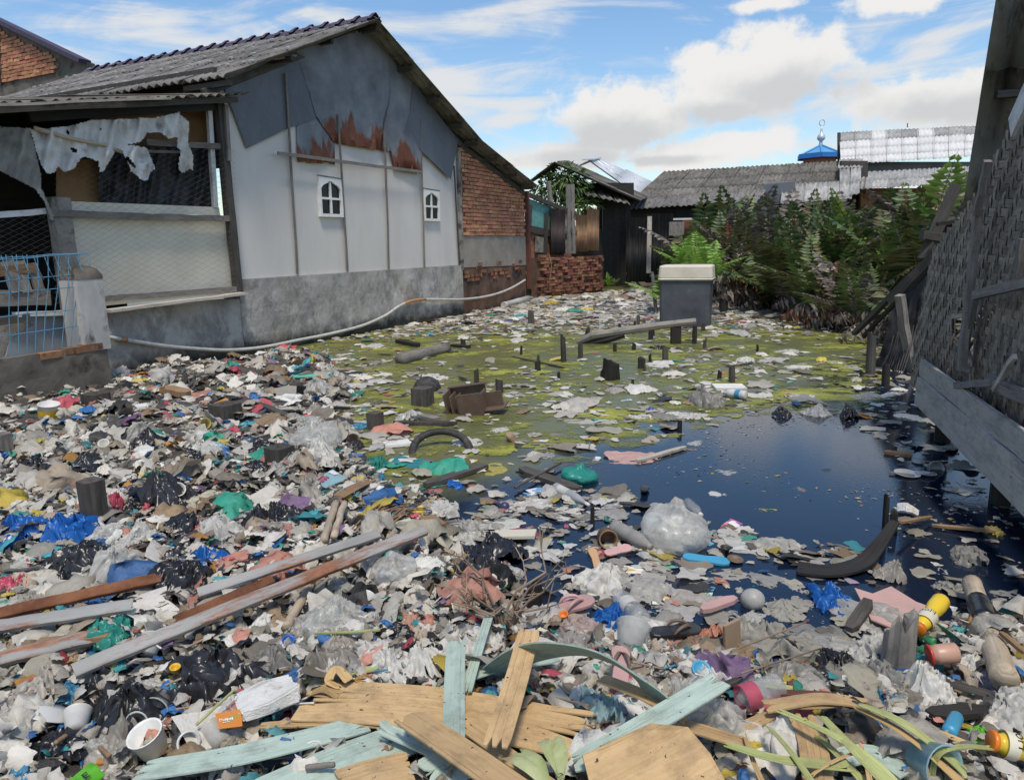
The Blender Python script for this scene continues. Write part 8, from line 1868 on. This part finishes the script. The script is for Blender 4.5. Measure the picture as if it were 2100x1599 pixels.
scatter(40, 'heap', [('swathe', 'film_sky', 'blue film scrap'), ('sheet', 'film_teal', 'teal film scrap'), ('sheet', 'film_paleRed', 'pale red film scrap'), ('sheet', 'film_yellow', 'yellow film scrap'), ('swathe', 'film_aqua', 'aqua film scrap'), ('sheet', 'film_pinkgrey', 'pinkish film scrap'), ('swathe', 'film_blue', 'royal blue film scrap')], 'plastic_bag', 'plastic bag', (.06, .15), 'loose bags in the heap')
scatter(90, 'heap', [('flat', 'film_blue', 'blue wrapper'), ('flat', 'paper_white', 'white paper scrap'), ('flat', 'film_pink', 'pink wrapper'), ('flat', 'film_yellow', 'yellow wrapper'), ('flat', 'film_aqua', 'aqua wrapper'), ('flat', 'tan_card', 'brown card scrap'), ('flat', 'tan_card', 'buff card piece'), ('flat', 'film_grey', 'silver-grey wrapper'), ('flat', 'film_red', 'red wrapper'), ('flat', 'film_purple', 'purple wrapper'), ('flat', 'film_orange', 'orange wrapper')], 'wrapper', 'wrapper', (.05, .12), 'loose wrappers in the heap')
scatter(85, 'pond', [('float', 'film_white', 'white film afloat'), ('float', 'film_grey', 'grey film afloat'), ('float', 'film_clear', 'clear film afloat'), ('bagmid', 'film_white', 'white lump of film afloat'), ('bagmid', 'film_grey', 'grey lump of film afloat'), ('float', 'film_dirty', 'dirty film afloat'), ('float', 'film_yellow', 'yellowish film afloat'), ('sheet', 'film_white', 'crumpled white film afloat')], 'floating_film', 'plastic film', (.12, .34), 'film afloat on the pond', True, 20, .8)
scatter(30, 'pond', [('flat', 'film_sky', 'blue scrap afloat'), ('flat', 'film_teal', 'teal scrap afloat'), ('flat', 'film_orange', 'orange scrap afloat'), ('flat', 'film_yellow', 'yellow scrap afloat'), ('flat', 'film_salmon', 'salmon scrap afloat'), ('flat', 'paper_white', 'white card afloat')], 'wrapper', 'wrapper', (.08, .18), 'wrappers afloat on the pond', True, 16)
for k in range(60):
    px, py = rz.uniform(0, 1500), rz.uniform(850, 1590); p = GH(px, py)
    if float(samp(HMB, p.x, p.y)) < .5: continue
    a = rz.uniform(0, 6.28); L = rz.uniform(.04, .13)/mpp(p); mt, ds, r = rz.choice((('hard_white', 'white drinking straw', .0032), ('twig', 'thin twig', .004), ('wood_grey', 'grey stick', .008), ('twig', 'dry stalk', .003), ('wood_brown', 'brown stick', .007), ('hard_sky', 'blue drinking straw', .003)))
    l1, l2 = rz.uniform(.03, .08), rz.uniform(.03, .09)
    rod((px, py, l1), (px+math.cos(a)*L, py+math.sin(a)*L*.5, l2), r, mt, autolabel(ds, p), 'stick', 'stick', 6, group='sticks and straws in the heap')
for k in range(16):
    px, py = rz.uniform(0, 1000), rz.uniform(830, 1560); p = GH(px, py)
    if float(samp(HMB, p.x, p.y)) < .6: continue
    cup(px, py, rz.uniform(.028, .042), rz.uniform(.05, .09), *rz.choice((('film_clear', autolabel('clear plastic cup', p)), ('hard_white', autolabel('white plastic cup', p)), ('film_white', autolabel('cloudy plastic cup', p)))), tilt=(rz.uniform(-1.6, 1.6), rz.uniform(-1.6, 1.6)), lift=.035, group='cups in the heap')

for (px, py, w_, mt, lab) in [(1975, 905, 60, 'film_white', 'whitish film afloat close to the hut skirt'), (1905, 905, 70, 'film_grey', 'grey film afloat between skirt and plates'), (1950, 1045, 60, 'film_grey', 'grey film afloat under the skirt board'), (2060, 1150, 90, 'film_dirty', 'dirty film afloat at the right edge'), (1930, 1165, 60, 'film_white', 'whitish film afloat above the bamboo culm'),
                           (2075, 1215, 80, 'film_grey', 'grey film afloat right of the bamboo culm'), (1850, 905, 60, 'film_white', 'whitish film afloat left of the skirt end'), (1790, 880, 60, 'film_dirty', 'dirty film afloat at the top right of the blue water'), (1640, 1000, 40, 'film_dirty', 'small dirty film alone in the blue water'), (1560, 1040, 50, 'film_yellow', 'yellowish film alone in the blue water'), (1700, 960, 34, 'film_black', 'small black scrap alone in the blue water'), (1500, 960, 60, 'film_clear', 'clear film afloat right of the peach-pink sheet'), (1480, 1010, 46, 'film_white', 'white film afloat above the big tied bag')]:
    item('float', px, py, w_, mt, lab, asp=.7, tilt=.03, hk=.6, name='floating_film', cat='plastic film', group='film afloat on the pond')

for k in range(16):        # thin broken stakes left in the algae
    px, py = rz.uniform(1040, 1560), rz.uniform(668, 800); p = G(px, py)
    stump(int(px), py-rz.uniform(10, 24), py, rz.uniform(5, 9), rz.choice(('wood_black', 'wood_dark')), autolabel('thin broken stake', p), jag=.3, seed=k, lean=rz.uniform(-.35, .3), name='stake', group='thin stakes in the pond', cat='stake')
